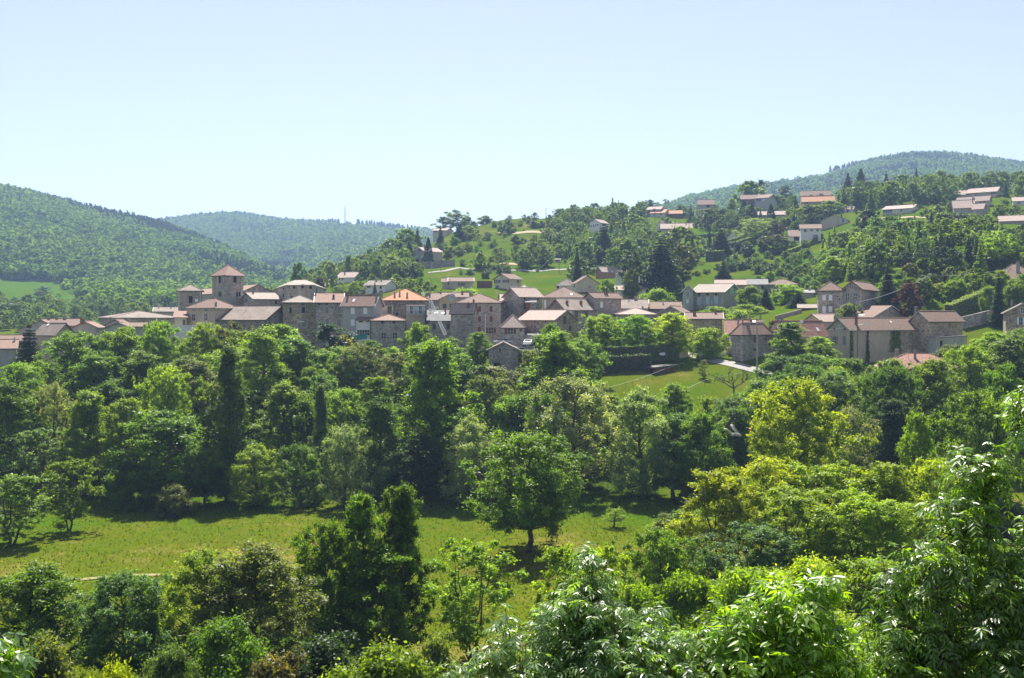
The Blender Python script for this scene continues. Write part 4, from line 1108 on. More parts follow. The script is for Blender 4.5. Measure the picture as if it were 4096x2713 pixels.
H(R8, 'villa', 'upper house with dark shutters behind an orange roof near the hilltop', 'house', 2082, 2430, None, 580, -14, 352, 430, 304, 'ga', 'be', 'tb', [('a', 2094, 362, 2146, 396, 'go'), ('a', 2178, 354, 2230, 384, 'go'), ('a', 2294, 340, 2348, 364, 'go'), ('a', 2268, 350, 2282, 362, 'd')], D=9)
H(R8, 'villa', 'low orange roof in front of the upper house with dark shutters', 'house', 2098, 2480, None, 562, -14, 422, 470, 372, 'ga', 'or', 'to', [('a', 2130, 432, 2170, 455, 'd')], D=9)
H(R8, 'bungalow', 'low pale pink roof behind the two pointed cypresses', 'house', 1580, 1905, None, 530, -12, 582, 620, 545, 'ga', 'mv', 'tp', D=9)
H(R8, 'shed', 'low white gable end beside the clipped dark hedge', 'shed', 1205, 1350, None, 458, -8, 858, 880, 788, 'gb', 'wh', 'tp', D=8)
vl = H(R8, 'villa', 'white two storey villa with brown roof above the bright lower hedge', 'house', 2078, 2318, None, 452, -16, 744, 925, 700, 'ga', 'wh', 'tb', [('a', 2120, 756, 2146, 792, 'n'), ('a', 2196, 758, 2222, 784, 'f'), ('a', 2268, 748, 2294, 784, 'n'), ('a', 2228, 826, 2284, 868, 'go')], D=9)
H(R8, 'villa', 'brown roofed loggia with dark openings, lower front of the white two storey villa', 'veranda', 1945, 2222, None, 448, -16, 834, 905, 776, 'sh', 'wh', 'tb', [('a', 1996, 848, 2066, 898, 'd'), ('a', 2102, 842, 2206, 896, 'd')], D=5, ov=.6)
H(R7, 'villa', 'tan gabled house with pale blue shutters, right of the white two storey villa', 'house', -40, 292, None, 440, -18, 950, 1030, 882, 'gb', 'ta', 'tp', [('a', 188, 940, 262, 976, 'bo')], D=10)
H(R7, 'bungalow', 'small white bungalow with tan roof beside the round dark tree', 'house', 165, 345, 366, 480, 8, 812, 862, 782, 'ga', 'wh', 'tp', [('a', 190, 820, 232, 858, 'd'), ('a', 268, 818, 292, 858, 'd')], D=7)
H(R7, 'villa', 'long cream villa with glazed loggia and white right gable', 'house', 692, 1040, 1140, 420, 12, 802, 905, 762, 'ga', 'cr', 'tp', [('a', 700, 826, 810, 862, 'w'), ('a', 880, 818, 944, 848, 'bo'), ('a', 984, 812, 1012, 850, 'B')], [(1060, 752, 12, .4, 'cem')], balcony=[('a', 695, 850, 880, 858)])
H(R7, 'villa', 'tan upper villa with long pale roof and white window, below the hilltop wood', 'house', 1690, 2040, 2102, 480, 6, 602, 712, 552, 'ga', 'ta', 'tp', [('a', 1972, 612, 2034, 640, 'w'), ('a', 1870, 614, 1898, 648, 'M'), ('a', 1972, 680, 2034, 706, 'B')], ov=.6)
H(R7, 'shed', 'low left wing with pale roof of the tan upper villa', 'house', 1552, 1700, None, 482, -16, 640, 690, 594, 'ga', 'ta', 'tp', D=9)
H(R7, 'villa', 'tan villa with oxblood shutters and pale roof, between two other villas', 'house', 1572, 1945, 1975, 455, 4, 704, 800, 654, 'ga', 'ta', 'tp', [('a', 1844, 718, 1912, 750, 'ro')], [(1762, 652, 12, .4, 'metal')], ov=.6)
H(R7, 'villa', 'mauve villa with steep pale roof on the right hillside', 'house', 1535, 1780, None, 428, -20, 792, 890, 712, 'ga', 'mv', 'tp', [('a', 1580, 850, 1625, 870, 'M'), ('a', 1650, 848, 1700, 868, 'M')], [(1760, 700, 10, .3, 'brick')], D=9)
H(R7, 'villa', 'right gabled wing of the mauve villa on the right hillside', 'house', 1760, 1880, 1920, 426, 4, 806, 890, 746, 'ga', 'mv', 'tp', [('a', 1765, 842, 1800, 862, 'B')], D=6)
H(R7, 'bungalow', 'cream bungalow with blue window at the right edge of the hillside', 'house', 2238, 2460, None, 450, -20, 712, 780, 674, 'ga', 'cr', 'tp', [('a', 2268, 730, 2345, 760, 'bo')], D=9)
H(R7, 'bungalow', 'house with low pink roof in two parts above the right hillside wood', 'house', 2078, 2460, None, 400, -20, 945, 1000, 892, 'ga', 'mv', 'tp', D=9)

SLOPE = False

# aerials and dishes on the roofs
def roof_of(start):
    r = [o for o in COL.objects if str(o.get('label', '')).startswith(start)][0]
    return [c for c in r.children if c.name.startswith('roof')][0]
def aerial(start, R, x, ytop, Y, k=3):
    m = MB(); p = at(R.x(x), R.y(ytop), Y)
    m.tube([p - Vector((0, 0, 3.2)), p], .035, 5)
    for i in range(k):
        z = p.z - .12 - .3 * i
        m.tube([Vector((p.x - .55 + .1 * i, Y, z)), Vector((p.x + .55 - .1 * i, Y, z))], .022, 4)
    m.build('aerial', MX['metal'], roof_of(start), p)
def dish(start, R, x, y, Y, r=.4):
    m = MB(); c = at(R.x(x), R.y(y), Y)
    n = Vector((.25, -.9, .35)).normalized(); a = n.cross(Vector((0, 0, 1))).normalized(); b = n.cross(a)
    ring = [c + (a * math.cos(k * math.pi / 6) + b * math.sin(k * math.pi / 6)) * r for k in range(12)]
    mid = c - n * .12
    for k in range(12):
        m.poly([mid, ring[k], ring[(k + 1) % 12]])
    m.tube([mid, mid - n * .4 - Vector((0, 0, .5))], .04, 5)
    m.build('satellite_dish', MX['white'], roof_of(start), c)
for q in (('ochre stone barn wing', R6, 1092, 722, 233), ('long farmhouse', R6, 700, 820, 226), ('tall stone house with oxblood', R3, 1500, 770, 246), ('stone house with mint', R3, 1800, 775, 255),
          ('house with big hipped', R4, 430, 690, 268), ('plain stone house', R4, 870, 765, 256), ('tall grey rendered', R3, 180, 785, 235), ('tall stone house with orange', R2, 1860, 535, 242),
          ('barn with huge', R2, 900, 690, 243), ('house with striped', R6, 1000, 1240, 202), ('house with sweeping', R5, 850, 845, 240), ('stone house with brown roof and two', R4, 400, 835, 252)):
    aerial(*q)
for q in (('cream house with hipped tile', R2, 312, 655, 246), ('long stone house with hipped', R2, 1412, 752, 240), ('brown roof with brick', R3, 1290, 800, 271),
          ('low stone house with patched', R3, 1010, 1006, 236), ('long tan roof', R4, 1230, 900, 262), ('house with broad red', R5, 1500, 905, 236)):
    dish(*q)
# ------------------------------------------------------------------ trees
def unit(v):
    return v / np.maximum(np.linalg.norm(v, axis=-1, keepdims=True), 1e-9)

def leaf_quads(P, N, T, L, W, rng):
    """diamond leaf at each point: normal N, axis T"""
    B = unit(np.cross(N, T))
    T = np.cross(B, N)
    l = (L * (.5 + 1.0 * rng.random(len(P))))[:, None] * .5
    w = (W * (.6 + .8 * rng.random(len(P))))[:, None] * .5
    V = np.stack([P - T * l, P + B * w - T * l * .1, P + T * l, P - B * w - T * l * .1], 1).reshape(-1, 3)
    return V, np.arange(len(P) * 4).reshape(-1, 4)

def clump_leaves(C, R, n, L, W, rng, flat=.7, up=.75, droop=.35, spread=.65):
    C = np.asarray(C, float); R = np.asarray(R, float)
    cnt = np.maximum(6, (n * (R / R.mean()) ** 2).astype(int))
    idx = np.repeat(np.arange(len(C)), cnt)
    d = unit(rng.normal(size=(len(idx), 3)))
    r = R[idx] * np.minimum(np.abs(rng.normal(size=len(idx))) * .55 + .18, 1.7)
    ani = (.6 + .85 * rng.random((len(C), 3)) ** 1.3)[idx]
    P = C[idx] + d * r[:, None] * ani * np.array([1, 1, flat])
    N = unit(d * .45 + np.array([0, 0, up]) + rng.normal(size=d.shape) * spread)
    T = unit(d + np.array([0, 0, -droop]) + rng.normal(size=d.shape) * .6)
    bad = np.abs((N * T).sum(1)) > .97
    T[bad] = unit(T[bad] + np.array([.5, .3, .1]))
    V, Q = leaf_quads(P, N, T, L, W, rng)
    clump_tone = rng.random(len(C))[idx]
    rnd = np.clip(.55 * clump_tone + .45 * rng.random(len(idx)), 0, 1)
    return V, Q, rnd

SHAPES = {
 'round': lambda z: np.sqrt(np.maximum(0.02, 1 - (2 * z - .92) ** 2 / 1.18)),
 'dome': lambda z: np.sqrt(np.maximum(0.02, 1 - (np.maximum(z, .3) - .3) ** 2 / .5)) * np.where(z < .3, .72 + z, 1),
 'oval': lambda z: np.sin(np.pi * np.clip(z * .92 + .06, 0, 1) ** .75) ** .7,
 'flame': lambda z: np.sin(np.pi * np.clip(z * .88 + .12, 0, 1) ** .62) ** .8,
 'column': lambda z: np.minimum(1, (z + .05) * 4) * np.minimum(1, (1.02 - z) * 2.2) ** .8,
 'vase': lambda z: np.minimum(1, .28 + z * 1.25) * np.sqrt(np.maximum(.03, 1 - np.maximum(0, z - .62) ** 2 / .15)),
}
PROTO = {}
def broad(kind, seed, h, w, zb, NL, nsub, cr, nl, L, Wd, stems=1, shape='round', flat=.75, lean=.0, steep=.55, tr=.022, sides=6, gap=.25):
    rng = np.random.default_rng(seed)
    random.seed(seed)
    f = SHAPES[shape]
    tm = MB()
    C, R = [], []
    ph = rng.random(4) * 6.28
    def env(z, a):
        k = 1 + .18 * math.sin(2 * a + ph[0] + 3 * z) + .16 * math.sin(3 * a + ph[1] - 5 * z) + .13 * math.sin(9 * z + ph[2] + a)
        return w / 2 * float(f(np.array(z))) * k
    for st in range(stems):
        a0 = 2 * math.pi * (st + rng.random() * .5) / stems
        off = (.04 if stems > 1 else 0) * h
        base = np.array([math.cos(a0) * off * .4, math.sin(a0) * off * .4, 0])
        tip = np.array([math.cos(a0) * off * 4.5 + lean * h, math.sin(a0) * off * 4.5, h * (.82 + .08 * rng.random())])
        n = 9
        tp = []
        wob = rng.normal(size=(n, 2)) * .012 * h
        for i in range(n):
            q = i / (n - 1)
            p = base * (1 - q) + tip * q
            p[:2] += wob[i] * (q > 0) * (1 if i else 0)
            p[0] += .02 * h * math.sin(q * 3 + ph[3])
            tp.append(p)
        r0 = tr * h / (stems ** .5)
        tm.tube(tp, [r0 * (1.25 if i == 0 else 1 - .8 * i / (n - 1)) for i in range(n)], sides)
        def on_trunk(z):
            q = min(max(z / tp[-1][2], 0), 1) * (n - 1)
            i = min(int(q), n - 2)
            return tp[i] * (1 - q + i) + tp[i + 1] * (q - i)
        for k in range(NL // stems):
            zf = (k + rng.random()) / (NL // stems)           # height inside the crown
            z1 = h * (zb + (1 - zb) * zf * .97)
            a = k * 2.39996 + st * 1.3 + rng.random() * .7
            if stems > 1: a = a0 + (rng.random() - .5) * 4.4
            reach = env(zf, a) * (.60 + .55 * rng.random())
            zs = max(h * zb * .75, z1 - reach * steep * (1.1 + .4 * rng.random()))
            zs = min(zs, tp[-1][2] * .98)
            s = on_trunk(zs)
            e = np.array([math.cos(a) * reach + lean * z1, math.sin(a) * reach, z1])
            mid = (s + e) / 2 + np.array([0, 0, -.05 * reach]) + rng.normal(size=3) * .05 * reach
            rr = r0 * .42 * (1 - .5 * zf)
            tm.tube([s, mid, e], [rr, rr * .6, rr * .22], 5, cap=False)
            C.append(e); R.append(cr * (.75 + .6 * rng.random()))
            for m in range(nsub):
                q = .45 + .55 * rng.random()
                o = (s * (1 - q) ** 2 + 2 * mid * q * (1 - q) + e * q * q)
                t = o + rng.normal(size=3) * np.array([1, 1, .6]) * w * .09
                if rng.random() < .6: tm.tube([o, t], [rr * .35, rr * .12], 4, cap=False)
                C.append(t); R.append(cr * (.45 + .7 * rng.random()))
        for m in range(3):
            C.append(tp[-1] + rng.normal(size=3) * np.array([.05, .05, .02]) * h + np.array([0, 0, .07 * h])); R.append(cr * .8)
    C, R = np.array(C), np.array(R)
    zmax = h
    C[:, 2] = np.clip(C[:, 2], h * zb * .9, zmax - R * .5)
    keep = rng.random(len(C)) > gap * .35
    V, Q, rnd = clump_leaves(C[keep], R[keep], nl, L, Wd, rng, flat)
    top = V[:, 2].max()
    reg_proto(kind, V, Q, rnd, tm, h=float(top), w=float(np.percentile(np.abs(V[:, :2]), 96.5) * 2))

def reg_proto(kind, V, Q, rnd, tm, h, w):
    cm = mesh_np('crown', V, Q, MX['leaf'], rnd)
    me = bpy.data.meshes.new('trunk')
    me.from_pydata([tuple(map(float, v)) for v in tm.v], [], tm.f)
    for p in me.polygons: p.use_smooth = True
    me.materials.append(MX['bark'])
    PROTO.setdefault(kind, []).append((cm, me, h, w))

def conifer(kind, seed, h, w, zb, levels, per, nl, L, Wd, droop=.25, pw=1.0, ragged=.15):
    rng = np.random.default_rng(seed)
    tm = MB()
    tm.tube([(0, 0, 0), (0, 0, h * .5), (0, 0, h * .98)], [h * .017, h * .01, h * .002], 6)
    P, N, T, rn = [], [], [], []
    for i in range(levels):
        q = (i + .5 * rng.random()) / levels
        z = h * (zb + (1 - zb) * q)
        r = w / 2 * (1 - q) ** pw + .02 * h * (1 - q) + .012 * h
        k = max(3, int(per * (1 - .6 * q)))
        a0 = rng.random() * 6.28
        for b in range(k):
            a = a0 + 6.283 * b / k + rng.normal() * .18
            rr = r * (1 - ragged + 2 * ragged * rng.random())
            d = np.array([math.cos(a), math.sin(a), 0])
            s = np.array([0, 0, z]); e = s + d * rr + np.array([0, 0, -droop * rr + .1 * rr * rng.random()])
            tm.tube([s, e], [.006 * h * (1 - q) + .01, .004], 3, cap=False)
            n = max(5, int(nl * (rr / (w / 2) + .15)))
            u = rng.random(n) ** .65
            side = np.array([-d[1], d[0], 0])
            wid = rr * .34 * (1.05 - u * .75)
            lat = (rng.random(n) * 2 - 1) * wid
            p = s + d * (u * rr)[:, None] + side * lat[:, None]
            p[:, 2] += -droop * rr * u ** 1.2 + rng.normal(size=n) * .05 * rr - np.abs(lat) * .25 - .04 * rr * rng.random(n)
            P.append(p)
            N.append(unit(np.array([0, 0, 1.0]) + rng.normal(size=(n, 3)) * .45))
            T.append(unit(d + side * np.sign(lat)[:, None] * .7 + np.array([0, 0, -.35]) + rng.normal(size=(n, 3)) * .3))
            rn.append(np.full(n, rng.random()) * .5 + rng.random(n) * .5)
    P, N, T = np.concatenate(P), np.concatenate(N), np.concatenate(T)
    V, Q = leaf_quads(P, N, T, L, Wd, rng)
    reg_proto(kind, V, Q, np.concatenate(rn), tm, h=float(V[:, 2].max()), w=float(np.percentile(np.abs(V[:, :2]), 99.5) * 2))

def cypress(kind, seed, h, w, n, L, Wd):
    rng = np.random.default_rng(seed)
    tm = MB(); tm.tube([(0, 0, 0), (0, 0, h * .8)], [h * .02, h * .004], 6)
    q = rng.random(n) ** 1.25
    a = rng.random(n) * 6.283
    r = w / 2 * np.minimum(1, (q + .06) * 6) * (1.01 - q) ** .72 * (.82 + .18 * rng.random(n)) * (1 + .10 * np.sin(a * 5 + q * 9) + .06 * np.sin(a * 3 - q * 21))
    d = np.stack([np.cos(a), np.sin(a), np.zeros(n)], 1)
    P = d * r[:, None]; P[:, 2] = q * h * .98 + .01 * h
    N = unit(d + rng.normal(size=P.shape) * .5 + np.array([0, 0, .25]))
    T = unit(np.array([0, 0, 1.0]) + d * .3 + rng.normal(size=P.shape) * .25)
    V, Q = leaf_quads(P, N, T, L, Wd, rng)
    V = np.maximum(V, np.array([-1e9, -1e9, .02]))
    reg_proto(kind, V, Q, .5 * rng.random(n) + .25 * (np.sin(a * 5 + q * 9) * .5 + .5), tm, h=float(V[:, 2].max()), w=w)

# near and middle distance (meadow, river bank, village)
broad('ash', 11, 15, 13, .26, 54, 5, .95, 190, .34, .17, shape='round')
broad('ash', 12, 15, 12, .22, 54, 5, .9, 190, .34, .17, shape='dome')
broad('ash', 13, 16, 12, .20, 60, 5, .9, 180, .34, .17, shape='oval', gap=.5)
broad('tall', 21, 18, 9, .12, 66, 4, .85, 180, .33, .17, shape='flame')
broad('tall', 22, 18, 9, .16, 66, 4, .8, 180, .33, .17, shape='oval', gap=.5)
broad('tall', 23, 17, 9, .08, 66, 4, .85, 170, .33, .16, shape='flame', gap=.6)
broad('loose', 31, 12, 8, .18, 42, 4, .55, 130, .30, .16, stems=4, shape='vase', gap=1.0, tr=.02)
broad('loose', 32, 12, 8, .16, 42, 4, .6, 120, .30, .16, stems=3, shape='flame', gap=1.0, tr=.02)
broad('loose', 33, 14, 9, .14, 48, 4, .6, 120, .30, .16, stems=3, shape='oval', gap=1.0, tr=.02)
broad('locust', 35, 11, 9, .08, 60, 4, .62, 200, .23, .13, stems=3, shape='flame', gap=.6)
broad('locust', 36, 11, 10, .10, 60, 4, .62, 200, .23, .13, stems=3, shape='round', gap=.6)
broad('locust', 37, 12, 9, .06, 60, 4, .6, 200, .23, .13, stems=4, shape='oval', gap=.7)
broad('willow', 41, 13, 10, .08, 46, 4, .95, 200, .34, .12, shape='round', flat=.85, gap=.7)
broad('willow', 42, 14, 9, .08, 50, 4, .85, 200, .34, .12, shape='oval', flat=.9, gap=.7)
broad('willow', 43, 13, 10, .10, 46, 4, .85, 200, .34, .12, shape='dome', flat=.85, gap=.9)
broad('bush', 51, 5, 6, .04, 34, 4, .7, 170, .24, .13, stems=3, shape='dome', tr=.015)
broad('bush', 52, 5, 5, .03, 34, 4, .65, 170, .24, .13, stems=2, shape='round', tr=.015)
broad('poplar', 61, 25, 4.6, .06, 120, 2, .75, 110, .34, .2, shape='column', flat=1.3, steep=1.9, tr=.014)
broad('poplar', 62, 22, 4.2, .10, 110, 2, .7, 110, .34, .2, shape='flame', flat=1.3, steep=1.9, tr=.014)
broad('gnarled', 71, 4.5, 5, .45, 16, 3, .5, 90, .2, .11, shape='dome', tr=.05, lean=.06, gap=.8)
broad('sparse', 81, 11, 10, .22, 40, 4, .55, 60, .26, .14, shape='round', gap=1.4)
conifer('spruce', 91, 15, 7.5, .04, 36, 16, 46, .55, .22)
conifer('spruce', 92, 15, 7, .06, 34, 15, 44, .55, .22, ragged=.28)
conifer('cedar', 93, 20, 15, .10, 20, 14, 120, .75, .34, droop=.05, pw=.85, ragged=.3)
conifer('cedar', 94, 18, 11, .14, 22, 13, 110, .7, .32, droop=.12, pw=.8, ragged=.35)
# slopes behind the village
for i, shp in enumerate(('round', 'dome', 'oval', 'round', 'flame')):
    broad('round', 101 + i, 9, 8.4, .10, 26, 3, .85, 52, .62, .36, shape=shp, sides=5)
for i in range(2):
    broad('shrub', 111 + i, 3.2, 4, .02, 16, 3, .6, 40, .45, .28, stems=2, shape='dome', sides=4)
for i in range(3):
    conifer('fir', 121 + i, 13, 6.4, .05, 24, 11, 20, 1.0, .46, ragged=.22)
broad('pine', 131, 12, 7, .38, 26, 3, .8, 55, .55, .2, shape='dome', sides=5, tr=.02)
broad('pine', 132, 13, 6, .3, 26, 3, .75, 55, .55, .2, shape='oval', sides=5, tr=.02)
for i in range(2):
    cypress('cypress', 141 + i, 10, 4.6, 2600, .5, .26)
broad('airy', 151, 9, 8, .22, 28, 3, .55, 22, .5, .26, shape='oval', sides=5, gap=1.4)

G = {  # leaf colours (base)
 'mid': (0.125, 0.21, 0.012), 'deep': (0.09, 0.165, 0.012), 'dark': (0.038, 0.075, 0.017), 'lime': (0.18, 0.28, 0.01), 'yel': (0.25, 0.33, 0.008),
 'gold': (0.155, 0.225, 0.018), 'sil': (.215, .285, .150), 'blue': (0.1, 0.175, 0.06), 'olive': (0.125, 0.165, 0.05), 'con': (0.029, 0.057, 0.029),
 'conb': (0.031, 0.060, 0.044), 'cop': (0.065, 0.021, 0.029), 'rusty': (0.145, 0.125, 0.035), 'fresh': (0.165, 0.26, 0.016), 'brownish': (0.09, 0.105, 0.04), 'linden': (.18, .30, .010), 'citr': (0.299, 0.273, 0.013),
}
TREES = []
_cnt = {}
def tree(kind, x, ytop, w, Y, col, label=None, name=None, cat='tree', group=None, rng=random, base=None, dz=0.0):
    """x, ytop, w in full-view picture units; the foot stands on the ground at distance Y"""
    px = FULL.x(x)
    X = (px - 512) / F * Y
    zg = gz(X, Y) + dz
    zt = (HZ - FULL.y(ytop)) / F * Y
    h = max(zt - zg, .8)
    wm = max(w * 2367 / 4096 * 0 + w * .4326 / F * Y, .6)
    return plant(kind, X, Y, zg, h, wm, col, label, name, cat, group)

MASS = []
def plant_mass(kind, X, Y, zg, h, wm, col):
    lst = PROTO[kind]
    i = _cnt.get(kind, 0); _cnt[kind] = i + 1
    cm, tm, hp, wp = lst[i % len(lst)]
    r = random.Random(i * 77 + len(kind) * 13)
    c = np.array(G[col]) * (.82 + .36 * r.random()) * .66
    MASS.append((cm, (X, Y, zg - .12), r.random() * 6.28, wm / wp, h / hp, c))
    px = 512 + F * X / Y
    TREES.append((px - wm / 2 * F / Y, px + wm / 2 * F / Y, HZ - (zg + h) * F / Y, HZ - zg * F / Y, Y))
def build_mass():
    cache, Vs, Qs, rn, tn, m0 = {}, [], [], [], [], 0
    for me, loc, a, sw, sh, c in MASS:
        if me.name not in cache:
            v = np.empty(len(me.vertices) * 3, np.float32); me.vertices.foreach_get('co', v)
            q = np.empty(len(me.loops), np.int32); me.loops.foreach_get('vertex_index', q)
            k = np.empty(len(me.polygons), np.float32); me.attributes['rnd'].data.foreach_get('value', k)
            cache[me.name] = (v.reshape(-1, 3), q.reshape(-1, 4), k)
        v, q, k = cache[me.name]
        ca, sa = math.cos(a), math.sin(a)
        Vs.append(np.stack([(v[:, 0] * ca - v[:, 1] * sa) * sw + loc[0], (v[:, 0] * sa + v[:, 1] * ca) * sw + loc[1], v[:, 2] * sh + loc[2]], 1))
        Qs.append(q + m0); m0 += len(v)
        rn.append(k); tn.append(np.repeat(np.append(c, 1)[None], len(q), 0))
    me = mesh_np('distant_trees', np.concatenate(Vs), np.concatenate(Qs), MX['leaf'], np.concatenate(rn))
    t = me.attributes.new('tint', 'FLOAT_COLOR', 'FACE')
    t.data.foreach_set('color', np.ascontiguousarray(np.concatenate(tn).ravel(), np.float32))
    o = bpy.data.objects.new('distant_trees', me)
    o.color = (0, 0, 0, 1)
    o['kind'] = 'stuff'; o['label'] = 'small distant trees of the skyline woods and valley hedgerow'; o['category'] = 'trees'
    COL.objects.link(o)
def plant(kind, X, Y, zg, h, wm, col, label, name=None, cat='tree', group=None):
    lst = PROTO['bush' if kind == 'ash' and h < 8 else kind]
    i = _cnt.get(kind, 0); _cnt[kind] = i + 1
    cm, tm, hp, wp = lst[i % len(lst)]
    nm = name or {'poplar': 'poplar_tree', 'spruce': 'spruce_tree', 'fir': 'fir_tree', 'cedar': 'cedar_tree', 'pine': 'pine_tree', 'cypress': 'cypress_tree', 'bush': 'bush', 'shrub': 'shrub', 'willow': 'willow_tree', 'tall': 'slender_tree', 'loose': 'many_stemmed_tree', 'locust': 'locust_tree', 'round': 'round_tree', 'airy': 'sparse_tree', 'sparse': 'sparse_tree'}.get(kind, 'leafy_tree')
    root = empty(nm, (X, Y, zg - .12), label, cat, group)
    r = random.Random(i * 77 + len(kind) * 13)
    root.rotation_euler = (0, 0, r.random() * 6.28)
    root.scale = (wm / wp, wm / wp, h / hp)
    for me, nn in ((cm, 'crown'), (tm, 'trunk')):
        o = bpy.data.objects.new(nn, me)
        o.parent = root
        c = G[col] if isinstance(col, str) else col
        k = (.82 + .36 * r.random()) * (.66 if kind in ('round', 'shrub', 'airy') else 1)
        o.color = (c[0] * k * (.9 + .2 * r.random()), c[1] * k, c[2] * k, 1)
        COL.objects.link(o)
    px = 512 + F * X / Y
    TREES.append((px - wm / 2 * F / Y, px + wm / 2 * F / Y, HZ - (zg + h) * F / Y, HZ - zg * F / Y, Y))
    return root
T = tree
# meadow and its front edge
T('ash', 1220, 985, 258, 125, 'mid', 'large lone leafy tree with a bare straight trunk standing in the meadow')
T('gnarled', 1420, 1168, 62, 140, 'fresh', 'tiny gnarled fruit tree with a bent trunk in the meadow', name='fruit_tree')
T('loose', 160, 1055, 112, 141, 'mid', 'small many stemmed tree standing alone at the left of the meadow')
T('loose', 30, 1095, 140, 132, 'mid', 'many stemmed tree at the left edge of the meadow, beside the small lone tree')
T('tall', 925, 1096, 128, 88, 'deep', 'tallest dark leafy tree at the near edge of the meadow')
T('tall', 838, 1128, 128, 87, 'deep', 'second tall dark tree, joined to the left side of the tallest near tree')
T('loose', 880, 1250, 190, 85, 'mid', 'many stemmed dark tree filling the foot of the two tall near trees')
T('ash', 752, 1186, 150, 86, 'deep', 'dark leafy tree leaning against the left of the tallest near tree')
T('loose', 1092, 1238, 200, 86, 'fresh', 'light stemmed tree with see-through crown, right of the tallest near tree')
T('ash', 85, 1294, 260, 78, 'deep', 'bushy dark green tree at the left edge below the meadow')
T('ash', 285, 1304, 220, 76, 'blue', 'bluish green tree below the meadow path, second along the near edge')
T('ash', 470, 1256, 210, 80, 'fresh', 'fresh green leafy tree left of the brown green ivy clad tree')
T('ash', 590, 1246, 270, 78, 'olive', 'brown green tree with a dark ivy clad core near the bottom edge')
T('bush', 900, 1466, 250, 56, 'fresh', 'broad light green shrub at the bottom edge below the tallest near tree', cat='shrub')
T('bush', 1010, 1440, 110, 62, 'olive', 'small olive shrub beside the broad light green shrub', cat='shrub')
T('bush', 268, 1502, 120, 50, 'yel', 'bright yellow green shrub at the bottom edge', cat='shrub')
T('bush', 95, 1445, 170, 54, 'olive', 'greyish olive shrub at the bottom left', cat='shrub')
T('bush', 400, 1470, 120, 64, 'blue', 'bluish low shrub between yellow shrub and brown green tree', cat='shrub')
T('bush', 640, 1490, 170, 60, 'rusty', 'rusty brown leafed shrub at the bottom edge', cat='shrub')
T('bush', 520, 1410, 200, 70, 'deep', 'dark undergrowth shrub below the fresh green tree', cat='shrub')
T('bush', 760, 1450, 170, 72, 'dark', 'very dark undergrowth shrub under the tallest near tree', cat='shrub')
T('loose', 1302, 1254, 120, 84, 'fresh', 'slim fresh green sapling in front of the lone meadow tree')
T('loose', 1410, 1248, 130, 82, 'lime', 'slim lime green sapling right of the fresh green sapling')
T('ash', 1528, 1208, 165, 92, 'mid', 'round mid green tree left of the yellow green grove')
# yellow green grove on the right
for i, (x, yt, w, Y, c, lb) in enumerate([
    (1662, 1078, 231, 106, 'yel', 'leftmost yellow green tree of the grove, hanging over the meadow'),
    (1765, 1046, 231, 112, 'yel', 'highest rounded yellow green tree at the left of the grove'),
    (1905, 1062, 244, 108, 'yel', 'yellow green tree in the middle of the grove'),
    (2040, 1058, 231, 106, 'yel', 'yellow green tree right of the middle of the grove'),
    (2145, 1050, 183, 108, 'yel', 'rightmost yellow green tree of the grove, behind the glossy ash'),
    (1855, 1120, 244, 98, 'lime', 'brighter green tree in the front row of the grove'),
    (2000, 1130, 256, 96, 'yel', 'front yellow green tree with visible dark limbs'),
    (1735, 1205, 231, 95, 'blue', 'bluish green tree in the front row of the yellow grove'),
    (2110, 1150, 207, 94, 'lime', 'lime green tree in the right front of the yellow grove')]):
    T('locust', x, yt, w, Y, c, lb, group='yellow green grove on the right')
T('ash', 1842, 858, 205, 136, 'yel', 'tall spreading yellow green tree with dark limbs above the grove')
for x, yt, w, Y, c, lb in [
    (1590, 1300, 190, 78, 'lime', 'rounded lime green bush below the yellow grove'), (1740, 1285, 200, 76, 'lime', 'leafy lime bush with shiny leaves right of the rounded lime bush'),
    (1880, 1270, 180, 84, 'yel', 'olive yellow bush under the front of the grove'), (2030, 1280, 160, 84, 'lime', 'lime bush between the grove and the glossy ash at right'),
    (1480, 1330, 120, 80, 'fresh', 'fresh green bush behind the silvery ash'), (1660, 1400, 220, 66, 'mid', 'mid green bush low between the two foreground ashes'), (1900, 1400, 240, 62, 'mid', 'wide mid green bush low at right')]:
    T('bush', x, yt, w, Y, c, lb, cat='bush')
